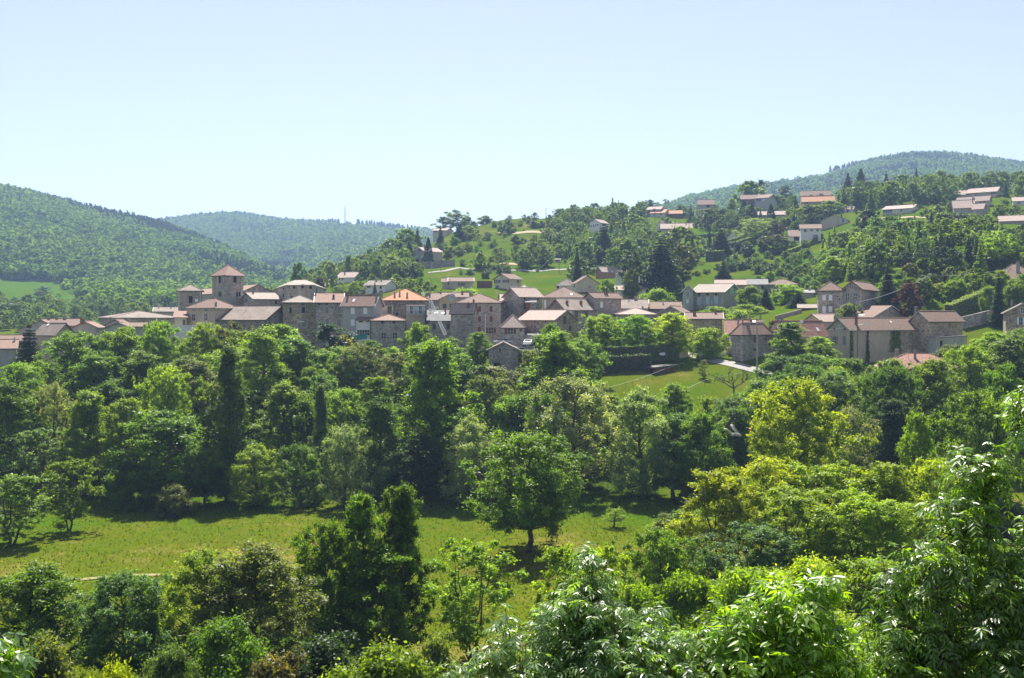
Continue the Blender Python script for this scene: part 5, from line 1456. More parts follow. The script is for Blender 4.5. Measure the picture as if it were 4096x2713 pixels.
# row of trees beyond the meadow
ROW = [
 ('tall', 20, 868, 140, 166, 'deep', 'dark green tree at the left end of the river bank row'),
 ('willow', 125, 874, 95, 170, 'sil', 'silvery slim tree near the left end of the river bank row'),
 ('loose', 95, 985, 120, 160, 'blue', 'small bluish tree with thin trunk at the left of the meadow edge'),
 ('tall', 205, 888, 125, 165, 'fresh', 'light green upright tree left of the big shading tree'),
 ('tall', 285, 915, 110, 163, 'fresh', 'lower light green tree just left of the big shading tree'),
 ('ash', 375, 940, 230, 160, 'mid', 'big spreading tree shading the meadow edge, dark trunk visible'),
 ('ash', 390, 834, 130, 182, 'lime', 'yellowish crown rising behind the big shading tree'),
 ('poplar', 527, 788, 74, 161, 'deep', 'tallest dark columnar poplar'),
 ('poplar', 741, 878, 42, 168, 'blue', 'slimmer second poplar with silvery right side'),
 ('ash', 470, 1010, 110, 158, 'deep', 'dark low tree at the foot of the tallest poplar'),
 ('willow', 590, 1020, 110, 157, 'fresh', 'low bright green tree right of the tallest poplar'),
 ('willow', 695, 1015, 110, 158, 'mid', 'drooping mid green tree under the second poplar'),
 ('willow', 800, 972, 125, 157, 'sil', 'silvery topped willow right of the second poplar'),
 ('tall', 880, 900, 110, 164, 'deep', 'dark tree between the silvery willow and the great dark tree'),
 ('tall', 1005, 768, 165, 168, 'mid', 'great tall tree with dark lower half in the middle of the river bank'),
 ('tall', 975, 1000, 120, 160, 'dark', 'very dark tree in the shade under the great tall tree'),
 ('willow', 1085, 952, 110, 159, 'sil', 'silvery willow left of the lone meadow tree'),
 ('tall', 1150, 985, 90, 162, 'mid', 'mid green tree behind the lone meadow tree'),
 ('tall', 1285, 752, 165, 186, 'mid', 'tall leafy tree in front of the village car park'),
 ('willow', 1325, 850, 205, 164, 'sil', 'large silvery green tree right of the lone meadow tree'),
 ('willow', 1260, 900, 110, 168, 'mid', 'leafy tree on the left flank of the large silvery green tree'),
 ('willow', 1480, 884, 140, 160, 'sil', 'silver grey tree with dark shaded base right of the large silvery tree'),
 ('tall', 1560, 950, 110, 158, 'blue', 'dark bluish tree above the shaded meadow corner'),
 ('ash', 1622, 945, 130, 156, 'mid', 'mid green tree at the right end of the river bank row'),
 ('willow', 1690, 905, 110, 176, 'blue', 'soft rounded willow on the grassy slope below the road'),
 ('bush', 400, 1112, 70, 150, 'olive', 'pale olive shrub on the meadow edge under the big shading tree'),
 ('bush', 300, 1085, 75, 156, 'deep', 'dark round shrub under the left of the big shading tree'),
]
for k, x, yt, w, Y, c, lb in ROW:
    T(k, x, yt, w, Y, c, lb, cat='shrub' if k == 'bush' else 'tree', group='trees along the river bank')
ROW2 = [
 ('ash', 40, 830, 150, 190, 'mid', 'leafy tree at the left edge below the pink roofs'), ('ash', 175, 758, 150, 208, 'mid', 'round tree right of the dark conifer below the pale house'),
 ('ash', 285, 748, 130, 210, 'fresh', 'light leafy tree below the long stone hall'), ('ash', 372, 732, 120, 212, 'fresh', 'tallest light tree below the small bell tower'),
 ('tall', 330, 800, 120, 200, 'mid', 'mid green tree in front of the light trees below the hall'), ('tall', 215, 810, 130, 198, 'mid', 'mid green tree left of centre below the long stone hall'),
 ('ash', 475, 738, 100, 216, 'lime', 'lime green tree in front of the cream house'), ('tall', 455, 830, 110, 190, 'olive', 'olive green tree left of the tallest poplar'),
 ('pine', 545, 735, 80, 216, 'brownish', 'brownish pine in front of the big barn roof'), ('tall', 610, 742, 120, 196, 'fresh', 'tall light tree with forked dark trunk in front of the big barn'),
 ('tall', 690, 790, 80, 204, 'fresh', 'light green tree right of the forked tree'), ('pine', 762, 738, 90, 214, 'con', 'dark pine in front of the grey shuttered stone house'),
 ('tall', 655, 745, 110, 210, 'lime', 'lime tinted tree below the barn gable'), ('ash', 800, 770, 70, 222, 'citr', 'yellow flowering tree before the grey rendered house'),
 ('willow', 835, 790, 130, 204, 'olive', 'grey olive rounded tree below the grey rendered house'), ('tall', 655, 872, 120, 178, 'gold', 'yellowish tree between the two poplars'),
 ('ash', 795, 888, 130, 180, 'lime', 'yellowish green tree right of the second poplar'), ('tall', 870, 860, 100, 182, 'mid', 'mid green tree left of the great tall tree'),
 ('bush', 750, 850, 90, 190, 'blue', 'bluish bush behind the second poplar'), ('sparse', 1160, 855, 120, 190, 'gold', 'thin brown tinted tree with visible limbs above the lone meadow tree'),
 ('ash', 1115, 860, 80, 188, 'olive', 'olive tree beside the thin brown tinted tree'), ('bush', 1130, 840, 130, 205, 'olive', 'mixed olive bush below the small stone barn'),
 ('bush', 1060, 850, 70, 204, 'mid', 'small green bush left below the small stone barn'), ('ash', 966, 740, 66, 224, 'fresh', 'upright light green tree in front of the orange roofed house'),
 ('tall', 1104, 764, 60, 218, 'mid', 'dark bushy tree left of the small stone barn'), ('tall', 1040, 772, 80, 205, 'lime', 'leafy top beside the leaning ladder foot'),
 ('ash', 1230, 800, 70, 212, 'olive', 'olive yellow tree right of the small stone barn'), ('ash', 1338, 775, 100, 208, 'mid', 'leafy tree just left of the dark hedge'),
 ('ash', 1274, 742, 60, 216, 'mid', 'green tree before the garage with planted terrace'), ('bush', 1198, 784, 44, 228, 'lime', 'small round lime tree between the white cars'),
 ('ash', 1392, 720, 98, 232, 'linden', 'left one of two rounded trees behind the dark hedge'), ('ash', 1471, 722, 82, 232, 'linden', 'right one of two rounded trees behind the dark hedge'),
 ('ash', 1553, 718, 98, 231, 'yel', 'yellowish spreading tree right of the two rounded trees'), ('bush', 1636, 750, 68, 232, 'lime', 'round lime bush against the stone house with brick chimneys'),
 ('willow', 1925, 852, 125, 172, 'blue', 'rounded bluish tree right of the tall yellow green tree'), ('ash', 1985, 860, 70, 176, 'mid', 'green tree behind the rounded bluish tree'),
 ('willow', 1965, 925, 110, 150, 'sil', 'pale silvery tree right of the tall yellow green tree'), ('ash', 2065, 835, 140, 166, 'deep', 'dark leafy tree below the striped red roof'),
 ('ash', 2155, 820, 150, 170, 'mid', 'leafy tree at right below the striped red roof'), ('tall', 2060, 910, 110, 158, 'dark', 'dark ivy covered tree below the striped red roof'),
 ('tall', 2125, 946, 85, 126, 'lime', 'light pyramid shaped young tree above the grove'), ('ash', 2265, 886, 190, 132, 'mid', 'broad green tree at right above the glossy ash'),
 ('tall', 2330, 770, 130, 186, 'mid', 'light tree at the right edge above the broad green tree'), ('ash', 2240, 790, 110, 186, 'lime', 'pale leafy tree right of the striped red roof'),
 ('ash', 2320, 830, 120, 160, 'deep', 'dark tree at the right edge below the stone house'), ('tall', 1825, 738, 90, 219, 'fresh', 'bright leafy tree before the broad red tile roof'),
 ('tall', 1895, 775, 80, 214, 'lime', 'yellowish bush left of the farmhouse gable'), ('ash', 1890, 812, 130, 200, 'mid', 'leafy tree below the farmhouse gable'),
 ('ash', 1800, 815, 70, 208, 'blue', 'small bluish tree beside the grey pole'), ('bush', 1760, 870, 110, 190, 'mid', 'green bush beside the bare gnarled tree'),
 ('bush', 2040, 842, 60, 200, 'olive', 'low olive bush at the foot of the farmhouse wall'), ('bush', 2200, 790, 70, 216, 'olive', 'olive bush before the grey rendered annex'),
 ('bush', 1715, 930, 70, 172, 'deep', 'dark bush beside the pile of scrap'), ('bush', 1640, 905, 80, 180, 'fresh', 'light bush at the edge of the grassy slope'),
 ('ash', 1560, 880, 90, 184, 'fresh', 'light green tree at the foot of the grassy slope'), ('bush', 905, 795, 60, 218, 'lime', 'lime hedge bush below the small stone house'),
 ('bush', 1180, 905, 100, 186, 'fresh', 'fresh green bush under the thin brown tinted tree'), ('loose', 920, 812, 70, 210, 'olive', 'thin fruit tree on the straw coloured lawn'),
 ('bush', 700, 905, 90, 176, 'deep', 'dark bush between the two poplars'), ('tall', 250, 870, 110, 184, 'deep', 'dark tree in second row left of the big shading tree'),
 ('tall', 70, 905, 110, 178, 'mid', 'mid green tree in second row at far left'), ('ash', 1400, 905, 110, 182, 'mid', 'mid green tree behind the large silvery green tree'),
 ('bush', 1790, 735, 44, 238, 'dark', 'dark shrub against the stone house beside the road'),
]
for k, x, yt, w, Y, c, lb in ROW2:
    T(k, x, yt, w, Y, c, lb, cat='bush' if k == 'bush' else 'tree', group='trees below the village')
T('cedar', 68, 748, 90, 222, 'con', 'dark ragged conifer beside the pink roofs at the left edge')
T('gnarled', 945, 845, 44, 205, 'deep', 'dark pollarded stump tree on the straw coloured lawn', name='pollard_tree')
T('loose', 1628, 828, 26, 214, 'olive', 'tiny thin sapling on the grassy slope', name='sapling')

# slopes behind: the trees one can tell apart
HILL = [
 ('cedar', 1528, 548, 120, 345, 'conb', 'largest dark spreading cedar above the cream villa'), ('pine', 1462, 575, 60, 345, 'con', 'tall pine left of the largest cedar'), ('pine', 1580, 560, 60, 350, 'brownish', 'brownish pine right of the largest cedar'),
 ('round', 1570, 520, 90, 430, 'mid', 'tall leafy tree standing above the largest cedar'), ('cedar', 1396, 515, 75, 440, 'conb', 'tall dark conifer left of centre on the slope'), ('fir', 1334, 570, 34, 372, 'con', 'slim dark fir beside the terraced trees'),
 ('round', 1448, 548, 60, 420, 'deep', 'round dark green tree right of the tall dark conifer'), ('round', 1422, 570, 50, 410, 'mid', 'round green tree next to the tall dark conifer'), ('round', 1350, 545, 72, 425, 'deep', 'big dense tree left of the tall dark conifer'),
 ('round', 1335, 590, 60, 405, 'deep', 'dense tree lower left of the tall dark conifer'), ('round', 1257, 566, 48, 440, 'deep', 'right one of two dense round trees beside the pasture'), ('round', 1210, 572, 42, 440, 'deep', 'left one of two dense round trees beside the pasture'),
 ('round', 1232, 556, 40, 455, 'blue', 'bluish round tree behind the two dense round trees'), ('round', 1190, 563, 18, 462, 'deep', 'small oval tree left of the two dense round trees'), ('airy', 1160, 568, 40, 435, 'lime', 'pale airy tree at the roadside on the slope'),
 ('round', 1110, 580, 40, 440, 'mid', 'rounded tree by the road with dark hedge below'), ('round', 1266, 525, 36, 520, 'mid', 'lone round tree in the upper pasture'), ('cypress', 990, 546, 32, 470, 'con', 'tall dark cypress in front of the half hidden gabled house'),
 ('cypress', 946, 556, 30, 478, 'con', 'dark cypress left of the half hidden gabled house'), ('cypress', 925, 560, 24, 482, 'con', 'slimmer dark cypress beside the other left of the gabled house'), ('fir', 965, 525, 32, 540, 'conb', 'dark fir below the tan bungalow on the ridge'),
 ('fir', 1018, 520, 24, 560, 'conb', 'slim fir right below the tan bungalow'), ('fir', 1062, 513, 40, 560, 'conb', 'dark conifer group beside the tan bungalow'), ('round', 1085, 520, 40, 560, 'fresh', 'light round tree right of the dark ridge conifer'),
 ('pine', 1055, 482, 52, 640, 'deep', 'dark wind shaped tree on the skyline of the ridge'), ('pine', 1025, 497, 36, 640, 'deep', 'dark lower tree beside the wind shaped skyline tree'), ('round', 940, 525, 60, 560, 'mid', 'round tree on the left skyline below the bungalow'),
 ('round', 905, 545, 70, 545, 'mid', 'wide round tree on the left skyline'), ('round', 805, 585, 30, 480, 'blue', 'bluish tree above the long white villa'), ('round', 690, 602, 44, 400, 'blue', 'silvery round tree right of the church tower'),
 ('round', 765, 600, 36, 440, 'sil', 'silvery tree left of the long white villa'), ('shrub', 740, 640, 26, 420, 'cop', 'purple shrub left of the long white villa'), ('airy', 1105, 545, 26, 540, 'lime', 'pale young tree at the dry bank'),
 ('round', 1178, 497, 12, 640, 'mid', 'slim small tree on the skyline pasture'), ('fir', 1190, 515, 12, 610, 'con', 'tiny dark fir below the skyline pasture'), ('shrub', 1160, 520, 26, 610, 'blue', 'dark bush at the edge of the upper pasture'),
 ('shrub', 1080, 500, 30, 645, 'olive', 'olive bush on the ridge top'), ('shrub', 1120, 495, 34, 648, 'olive', 'olive skyline bush beside the pasture'),
 ('fir', 1416, 456, 22, 655, 'conb', 'left skyline spruce of the ridge row'), ('fir', 1430, 462, 14, 655, 'conb', 'thin skyline spruce beside the left one'), ('round', 1375, 464, 40, 640, 'deep', 'domed skyline tree left of the spruces'),
 ('round', 1330, 478, 44, 640, 'mid', 'rounded skyline tree at the end of the pasture'), ('round', 1300, 500, 36, 640, 'mid', 'leafy tree where the pasture meets the wood'), ('fir', 1475, 462, 16, 650, 'conb', 'thin skyline spruce behind the hut'),
 ('pine', 1500, 460, 40, 650, 'con', 'group like dark pine above the orange bungalow'), ('airy', 1540, 458, 40, 650, 'deep', 'bare looking tree right of the dark pine on the skyline'),
 ('round', 1735, 414, 70, 610, 'mid', 'big round tree above the double house'), ('pine', 1760, 410, 24, 640, 'con', 'dark pine behind the big round tree'), ('fir', 1720, 462, 30, 555, 'con', 'dark conifer hiding the brown roofed house'),
 ('round', 1640, 480, 52, 540, 'blue', 'bluish tree before the brown roofed house'), ('round', 1635, 462, 50, 590, 'lime', 'bright green tree left of the brown roofed house'), ('cypress', 1738, 470, 26, 530, 'con', 'left pointed cypress before the double house'),
 ('cypress', 1782, 470, 32, 505, 'con', 'right pointed cypress before the pale pink roof'), ('cypress', 1688, 486, 22, 540, 'olive', 'brownish cone shaped tree below the brown roofed house'), ('round', 1664, 505, 28, 520, 'deep', 'dark shrub like tree above the hedge'),
 ('willow', 1745, 502, 70, 470, 'sil', 'silvery grey tree in front of the two pointed cypresses'), ('pine', 1790, 540, 62, 440, 'brownish', 'dark brown spreading pine on the bright grass'), ('round', 1795, 515, 40, 465, 'cop', 'brownish leaved tree right of the silvery grey tree'),
 ('cypress', 1640, 530, 18, 450, 'con', 'narrow cypress beside the blue conifer'), ('cedar', 1666, 528, 60, 438, 'conb', 'blue green conifer left of the white gable end'), ('fir', 1600, 545, 34, 430, 'conb', 'bluish fir right of the tall leafy tree'),
 ('fir', 1672, 598, 44, 372, 'conb', 'dark fir in the lower grass slope'), ('round', 1870, 470, 90, 500, 'mid', 'broad orchard like tree right of the pale pink roof'), ('round', 1920, 462, 60, 520, 'mid', 'green tree below the low orange roof'),
 ('pine', 1815, 425, 30, 620, 'con', 'dark pine left of the upper house with shutters'), ('fir', 1990, 388, 60, 600, 'conb', 'pair like tall dark spruces on the right skyline'), ('fir', 1960, 398, 46, 605, 'conb', 'dark spruce just left of the tall skyline spruces'),
 ('fir', 2048, 394, 30, 600, 'conb', 'medium dark spruce right of the tall skyline spruces'), ('fir', 2118, 388, 28, 610, 'conb', 'slim dark spruce standing above the hilltop wood'), ('round', 2075, 415, 60, 560, 'deep', 'large dense tree in the hilltop wood'),
 ('spruce', 2052, 610, 62, 262, 'con', 'dark layered spruce right of the stone mansion'), ('spruce', 2308, 628, 50, 248, 'conb', 'dark blue spruce beside the clipped hedge'), ('ash', 2292, 580, 84, 303, 'cop', 'large copper beech at the right'),
 ('ash', 2100, 650, 56, 256, 'cop', 'smaller copper leaved tree behind the farmhouse wing'), ('ash', 1965, 695, 60, 248, 'olive', 'grey green shrub tree before the stone mansion'), ('ash', 1735, 655, 50, 300, 'gold', 'yellowish tree beside the blue shuttered mansion gable'),
 ('ash', 1820, 652, 70, 300, 'fresh', 'light green tree before the long stone farm'), ('spruce', 1770, 660, 44, 290, 'con', 'dark narrow conifer before the long stone farm'), ('ash', 1725, 700, 70, 280, 'fresh', 'leafy tree right of the blue shuttered mansion'),
 ('spruce', 1845, 672, 56, 285, 'con', 'dark conifer left of the stone mansion'), ('ash', 1715, 712, 60, 258, 'lime', 'lime bush below the blue shuttered mansion'), ('bush', 1655, 705, 56, 288, 'fresh', 'round topped bush below the mansion front'),
 ('ash', 1925, 590, 70, 330, 'lime', 'pale tree above the left mansion wing'), ('ash', 1990, 590, 80, 330, 'lime', 'pale yellowish tree above the gabled mansion wing'), ('ash', 2060, 560, 50, 345, 'blue', 'slim poplar like tree in the hillside wood'),
 ('ash', 1460, 620, 40, 338, 'mid', 'leafy tree before the brick red gabled house'), ('ash', 1405, 640, 44, 300, 'mid', 'tree growing between the brick red house and the cream gable'), ('bush', 1520, 660, 70, 300, 'lime', 'bright clipped bush right of the cream villa'),
 ('bush', 1490, 685, 70, 290, 'lime', 'bright lower bush right of the cream villa'), ('bush', 1078, 660, 80, 300, 'lime', 'row like lime bush behind the town hall'), ('bush', 1000, 668, 60, 300, 'lime', 'lime bush left behind the town hall'),
 ('spruce', 1500, 700, 24, 258, 'con', 'small dark conifer among the brown roofs'),
]
for k, x, yt, w, Y, c, lb in HILL:
    T(k, x, yt, w, Y, c, lb, cat='shrub' if k in ('bush', 'shrub') else 'tree', group='trees on the slopes behind the village')
FIELD = [('round', 66, 678, 36, 640, 'deep', 'pair like dark tree in the left field'), ('round', 92, 672, 30, 690, 'blue', 'pale round tree higher in the left field'), ('round', 100, 660, 32, 720, 'blue', 'round bluish tree right in the left field'),
         ('round', 135, 690, 28, 600, 'cop', 'dark purplish tree at the lower edge of the left field'), ('round', 214, 668, 34, 640, 'deep', 'tall dark tree at the right end of the left field'), ('fir', 184, 712, 22, 520, 'con', 'dark fir in the hedgerow below the left field'),
         ('fir', 238, 720, 26, 500, 'con', 'dark conifer in the hedgerow near the long stone hall')]
for k, x, yt, w, Y, c, lb in FIELD:
    T(k, x, yt, w, Y, c, lb)

# ---- woods on the slopes: many trees of the same look
def inside(poly, x, y):
    c = False
    for i in range(len(poly)):
        (x1, y1), (x2, y2) = poly[i], poly[i - 1]
        if (y1 > y) != (y2 > y) and x < (x2 - x1) * (y - y1) / (y2 - y1) + x1: c = not c
    return c
def fill(poly, n, kinds, hts, cols, label, group, seed, cat='tree', ymin=240, sep=.5, mass=False):
    rng = random.Random(seed)
    xs = [p[0] for p in poly]; ys = [p[1] for p in poly]
    done, tries = [], 0
    while len(done) < n and tries < n * 40:
        tries += 1
        x, y = rng.uniform(min(xs), max(xs)), rng.uniform(min(ys), max(ys))
        if not inside(poly, x, y): continue
        px, py = FULL.x(x), FULL.y(y)
        Y = hit(px, py, ymin, 900)
        if Y is None or Y > 880: continue
        X = (px - 512) / F * Y
        h = rng.uniform(*hts); kind = rng.choice(kinds)
        w = h * {'fir': .46, 'pine': .6, 'shrub': 1.25, 'cypress': .4, 'spruce': .46, 'bush': 1.2}.get(kind, rng.uniform(.8, 1.0))
        if any((X - a) ** 2 + (Y - b) ** 2 < (sep * (w + c)) ** 2 * .6 for a, b, c in done): continue
        a0, a1, b0, b1 = px - w / 2 * F / Y, px + w / 2 * F / Y, py - h * F / Y, py
        ok = True
        for (h0, h1, t0, t1, HY, loc, size) in HOUSES:
            if (X - loc.x) ** 2 + (Y - loc.y) ** 2 < (size * .5 + w * .45) ** 2: ok = False; break
            if Y < HY and HY < 720 and a1 > h0 and a0 < h1 and b0 < t1 - (t1 - t0) * .25 and b1 > t0: ok = False; break
        if not ok: continue
        if mass: plant_mass(kind, X, Y, gz(X, Y), h, w, rng.choice(cols))
        else: plant(kind, X, Y, gz(X, Y), h, w, rng.choice(cols), label, None, cat, group)
        done.append((X, Y, w))
fill([(1900, 600), (2000, 555), (2367, 530), (2420, 640), (2300, 650), (2100, 645), (1900, 650)], 170, ['round', 'round', 'round', 'fir', 'pine'], (7, 13), ['deep', 'mid', 'blue', 'deep', 'fresh', 'con'], 'tree in the dense wood below the hilltop villas', 'dense wood below the hilltop villas', 1)
fill([(1940, 470), (2060, 440), (2200, 430), (2420, 425), (2420, 450), (2330, 455), (2190, 470), (2060, 480), (1950, 490)], 90, ['round', 'round', 'round', 'pine', 'fir'], (8, 13), ['mid', 'deep', 'fresh', 'mid'], 'tree in the wood along the right hilltop', 'wood along the right hilltop', 2, mass=True)
fill([(575, 665), (620, 645), (690, 605), (760, 580), (835, 565), (850, 590), (760, 625), (690, 660), (600, 690)], 80, ['pine', 'fir', 'pine'], (8, 12), ['con', 'con', 'dark'], 'dark pine in the wood right of the church tower', 'dark pine wood right of the church tower', 3)
fill([(690, 665), (760, 630), (850, 590), (960, 570), (985, 640), (900, 650), (850, 640), (760, 660), (700, 680)], 80, ['round'], (6, 10), ['fresh', 'mid', 'lime', 'blue', 'deep'], 'bright leafy tree on the left slope above the white villa', 'leafy trees on the left slope', 4)
fill([(870, 665), (960, 650), (1000, 655), (1000, 690), (930, 690)], 12, ['round', 'shrub'], (3, 6), ['fresh', 'blue', 'mid'], 'bush between the white villa and the road', 'bushes between white villa and road', 5, 'bush')
fill([(1290, 545), (1400, 525), (1520, 520), (1600, 535), (1590, 580), (1500, 600), (1380, 610), (1290, 600)], 115, ['round', 'round', 'airy', 'shrub', 'fir'], (4, 9), ['mid', 'deep', 'blue', 'fresh', 'lime'], 'tree in the mixed gardens of the middle slope', 'gardens of the middle slope', 6)
fill([(1270, 520), (1340, 500), (1500, 490), (1500, 505), (1400, 520), (1290, 535)], 55, ['round', 'round', 'pine'], (6, 10), ['mid', 'deep', 'fresh'], 'tree of the wood on the middle skyline', 'wood on the middle skyline', 7, mass=True)
fill([(1600, 640), (1700, 600), (1880, 590), (1900, 640), (1860, 655), (1700, 625)], 70, ['shrub', 'shrub', 'shrub', 'round'], (1.6, 3.6), ['blue', 'mid', 'deep', 'fresh'], 'bush in the scrub strip across the bright pasture', 'scrub strip across the pasture', 8, 'bush')
fill([(1560, 500), (1700, 480), (1830, 455), (1960, 450), (1990, 500), (1880, 535), (1700, 545), (1600, 530)], 125, ['round', 'round', 'shrub', 'pine', 'fir'], (4, 9), ['mid', 'deep', 'fresh', 'blue', 'con'], 'tree in the gardens around the upper houses', 'gardens around the upper houses', 9, mass=True)
fill([(-20, 705), (60, 705), (200, 712), (300, 700), (430, 690), (430, 745), (200, 760), (-20, 770)], 110, ['round', 'round', 'round', 'airy'], (6, 10), ['blue', 'blue', 'fresh', 'deep'], 'bluish green tree in the valley hedgerow below the left field', 'valley hedgerow below the left field', 10, ymin=330, mass=True)
fill([(1660, 670), (1750, 650), (1900, 655), (1900, 700), (1690, 720)], 12, ['bush', 'ash'], (2.5, 5), ['mid', 'deep', 'fresh'], 'bush in the gardens between the two mansions', 'gardens between the two mansions', 11, 'bush')
fill([(2040, 650), (2300, 640), (2367, 610), (2367, 680), (2200, 700), (2060, 690)], 60, ['ash', 'round', 'bush', 'round'], (4, 8), ['mid', 'lime', 'olive', 'deep', 'gold'], 'tree in the gardens behind the farmhouse', 'gardens behind the farmhouse', 12)
fill([(1880, 640), (2040, 640), (2080, 610), (1940, 600)], 14, ['ash', 'round'], (6, 10), ['lime', 'mid', 'fresh'], 'pale tree above the right stone mansion', 'pale trees above the right stone mansion', 13)
fill([(1060, 600), (1300, 600), (1320, 640), (1200, 650), (1060, 640)], 16, ['shrub', 'round'], (1.5, 3.5), ['mid', 'deep', 'olive'], 'bush on the bank below the road of the slope', 'bushes below the slope road', 14, 'bush')
fill([(1090, 505), (1270, 512), (1270, 580), (1100, 570)], 12, ['shrub'], (1.2, 2.6), ['deep', 'mid', 'olive'], 'bush scattered over the upper pasture', 'bushes on the upper pasture', 15, 'bush')
fill([(590, 700), (700, 690), (860, 690), (870, 660), (700, 680)], 12, ['round'], (4, 6), ['fresh', 'mid'], 'tree peeping over the village roofs', 'trees peeping over the roofs', 16, ymin=330, mass=True)
fill([(1560, 560), (1650, 540), (1800, 530), (1900, 540), (1890, 580), (1700, 600), (1560, 620)], 40, ['round', 'shrub', 'fir'], (2.5, 6), ['deep', 'mid', 'con', 'blue'], 'tree in the terraced gardens', 'terraced gardens', 21, mass=True)
fill([(2180, 490), (2367, 480), (2400, 520), (2150, 525), (2050, 505)], 40, ['round', 'shrub'], (2, 5), ['mid', 'deep', 'fresh'], 'bush', 'gardens', 22, mass=True)
fill([(1700, 445), (1960, 425), (2300, 440), (2300, 470), (1960, 480), (1700, 480)], 40, ['round', 'shrub', 'fir'], (3, 8), ['mid', 'deep', 'fresh'], 'tree', 'gardens', 23, mass=True)
fill([(1020, 500), (1130, 495), (1280, 512), (1290, 600), (1180, 610), (1010, 600)], 70, ['shrub', 'shrub', 'round', 'round', 'airy'], (1.4, 5), ['deep', 'mid', 'fresh', 'blue', 'olive'], 'bush', 'pasture', 24, mass=True)
build_mass()
for x, yt, w, Y, c, lb in [(2345, 640, 60, 262, 'mid', 'bush hiding the foot of the cream house at the right edge'), (2372, 625, 50, 264, 'deep', 'dark bush at the right edge below the cream house'), (2285, 655, 40, 258, 'fresh', 'light bush left of the dark blue spruce')]:
    T('bush', x, yt, w, Y, c, lb, cat='bush')
fill([(0, 965), (700, 965), (1200, 965), (1300, 900), (1300, 860), (1000, 850), (600, 830), (100, 830), (0, 850)], 14, ['ash', 'tall', 'ash'], (9, 14), ['mid', 'deep', 'fresh', 'lime', 'deep'], 'leafy tree in the crowded bank below the village', 'crowded trees on the bank below the village', 17, ymin=172, sep=.42)
fill([(1780, 960), (2400, 960), (2400, 840), (2250, 850), (1900, 880)], 22, ['ash', 'tall', 'ash'], (7, 12), ['mid', 'deep', 'fresh', 'deep'], 'leafy tree in the crowded bank below the striped red roof', 'crowded trees on the right bank', 18, ymin=150, sep=.45)
# undergrowth on the banks
def bank(n, seed, x0, x1, y0, y1, hts, cols, label, group):
    rng = random.Random(seed)
    for i in range(n):
        px = FULL.x(rng.uniform(x0, x1)); Y = rng.uniform(y0, y1)
        if 590 < px < 770 and Y > 172: continue
        X = (px - 512) / F * Y
        h = rng.uniform(*hts)
        if any(abs(X - l[5].x) < l[6] * .6 + 2 and abs(Y - l[5].y) < l[6] * .6 + 2 for l in HOUSES): continue
        plant('bush', X, Y, gz(X, Y), h, h * rng.uniform(1.0, 1.5), rng.choice(cols), label, 'bush', 'bush', group)
bank(46, 31, -40, 2400, 166, 180, (2.5, 5), ['deep', 'mid', 'dark', 'blue'], 'undergrowth bush along the river bank', 'undergrowth along the river bank')
bank(60, 32, -40, 2400, 181, 216, (2.5, 5.5), ['mid', 'deep', 'fresh', 'olive'], 'bush on the bank below the village', 'bushes on the bank below the village')
bank(22, 33, 1500, 2400, 120, 160, (3, 6), ['mid', 'deep', 'fresh', 'olive'], 'bush on the right bank behind the yellow grove', 'bushes behind the yellow grove')
bank(40, 34, 1330, 2400, 55, 92, (3.5, 6.5), ['mid', 'lime', 'fresh', 'yel'], 'bush in the thicket at the lower right', 'thicket at the lower right')
bank(8, 35, -40, 1080, 66, 80, (2.2, 4.0), ['deep', 'mid', 'olive', 'fresh'], 'bush in the thicket along the bottom edge', 'thicket along the bottom edge')
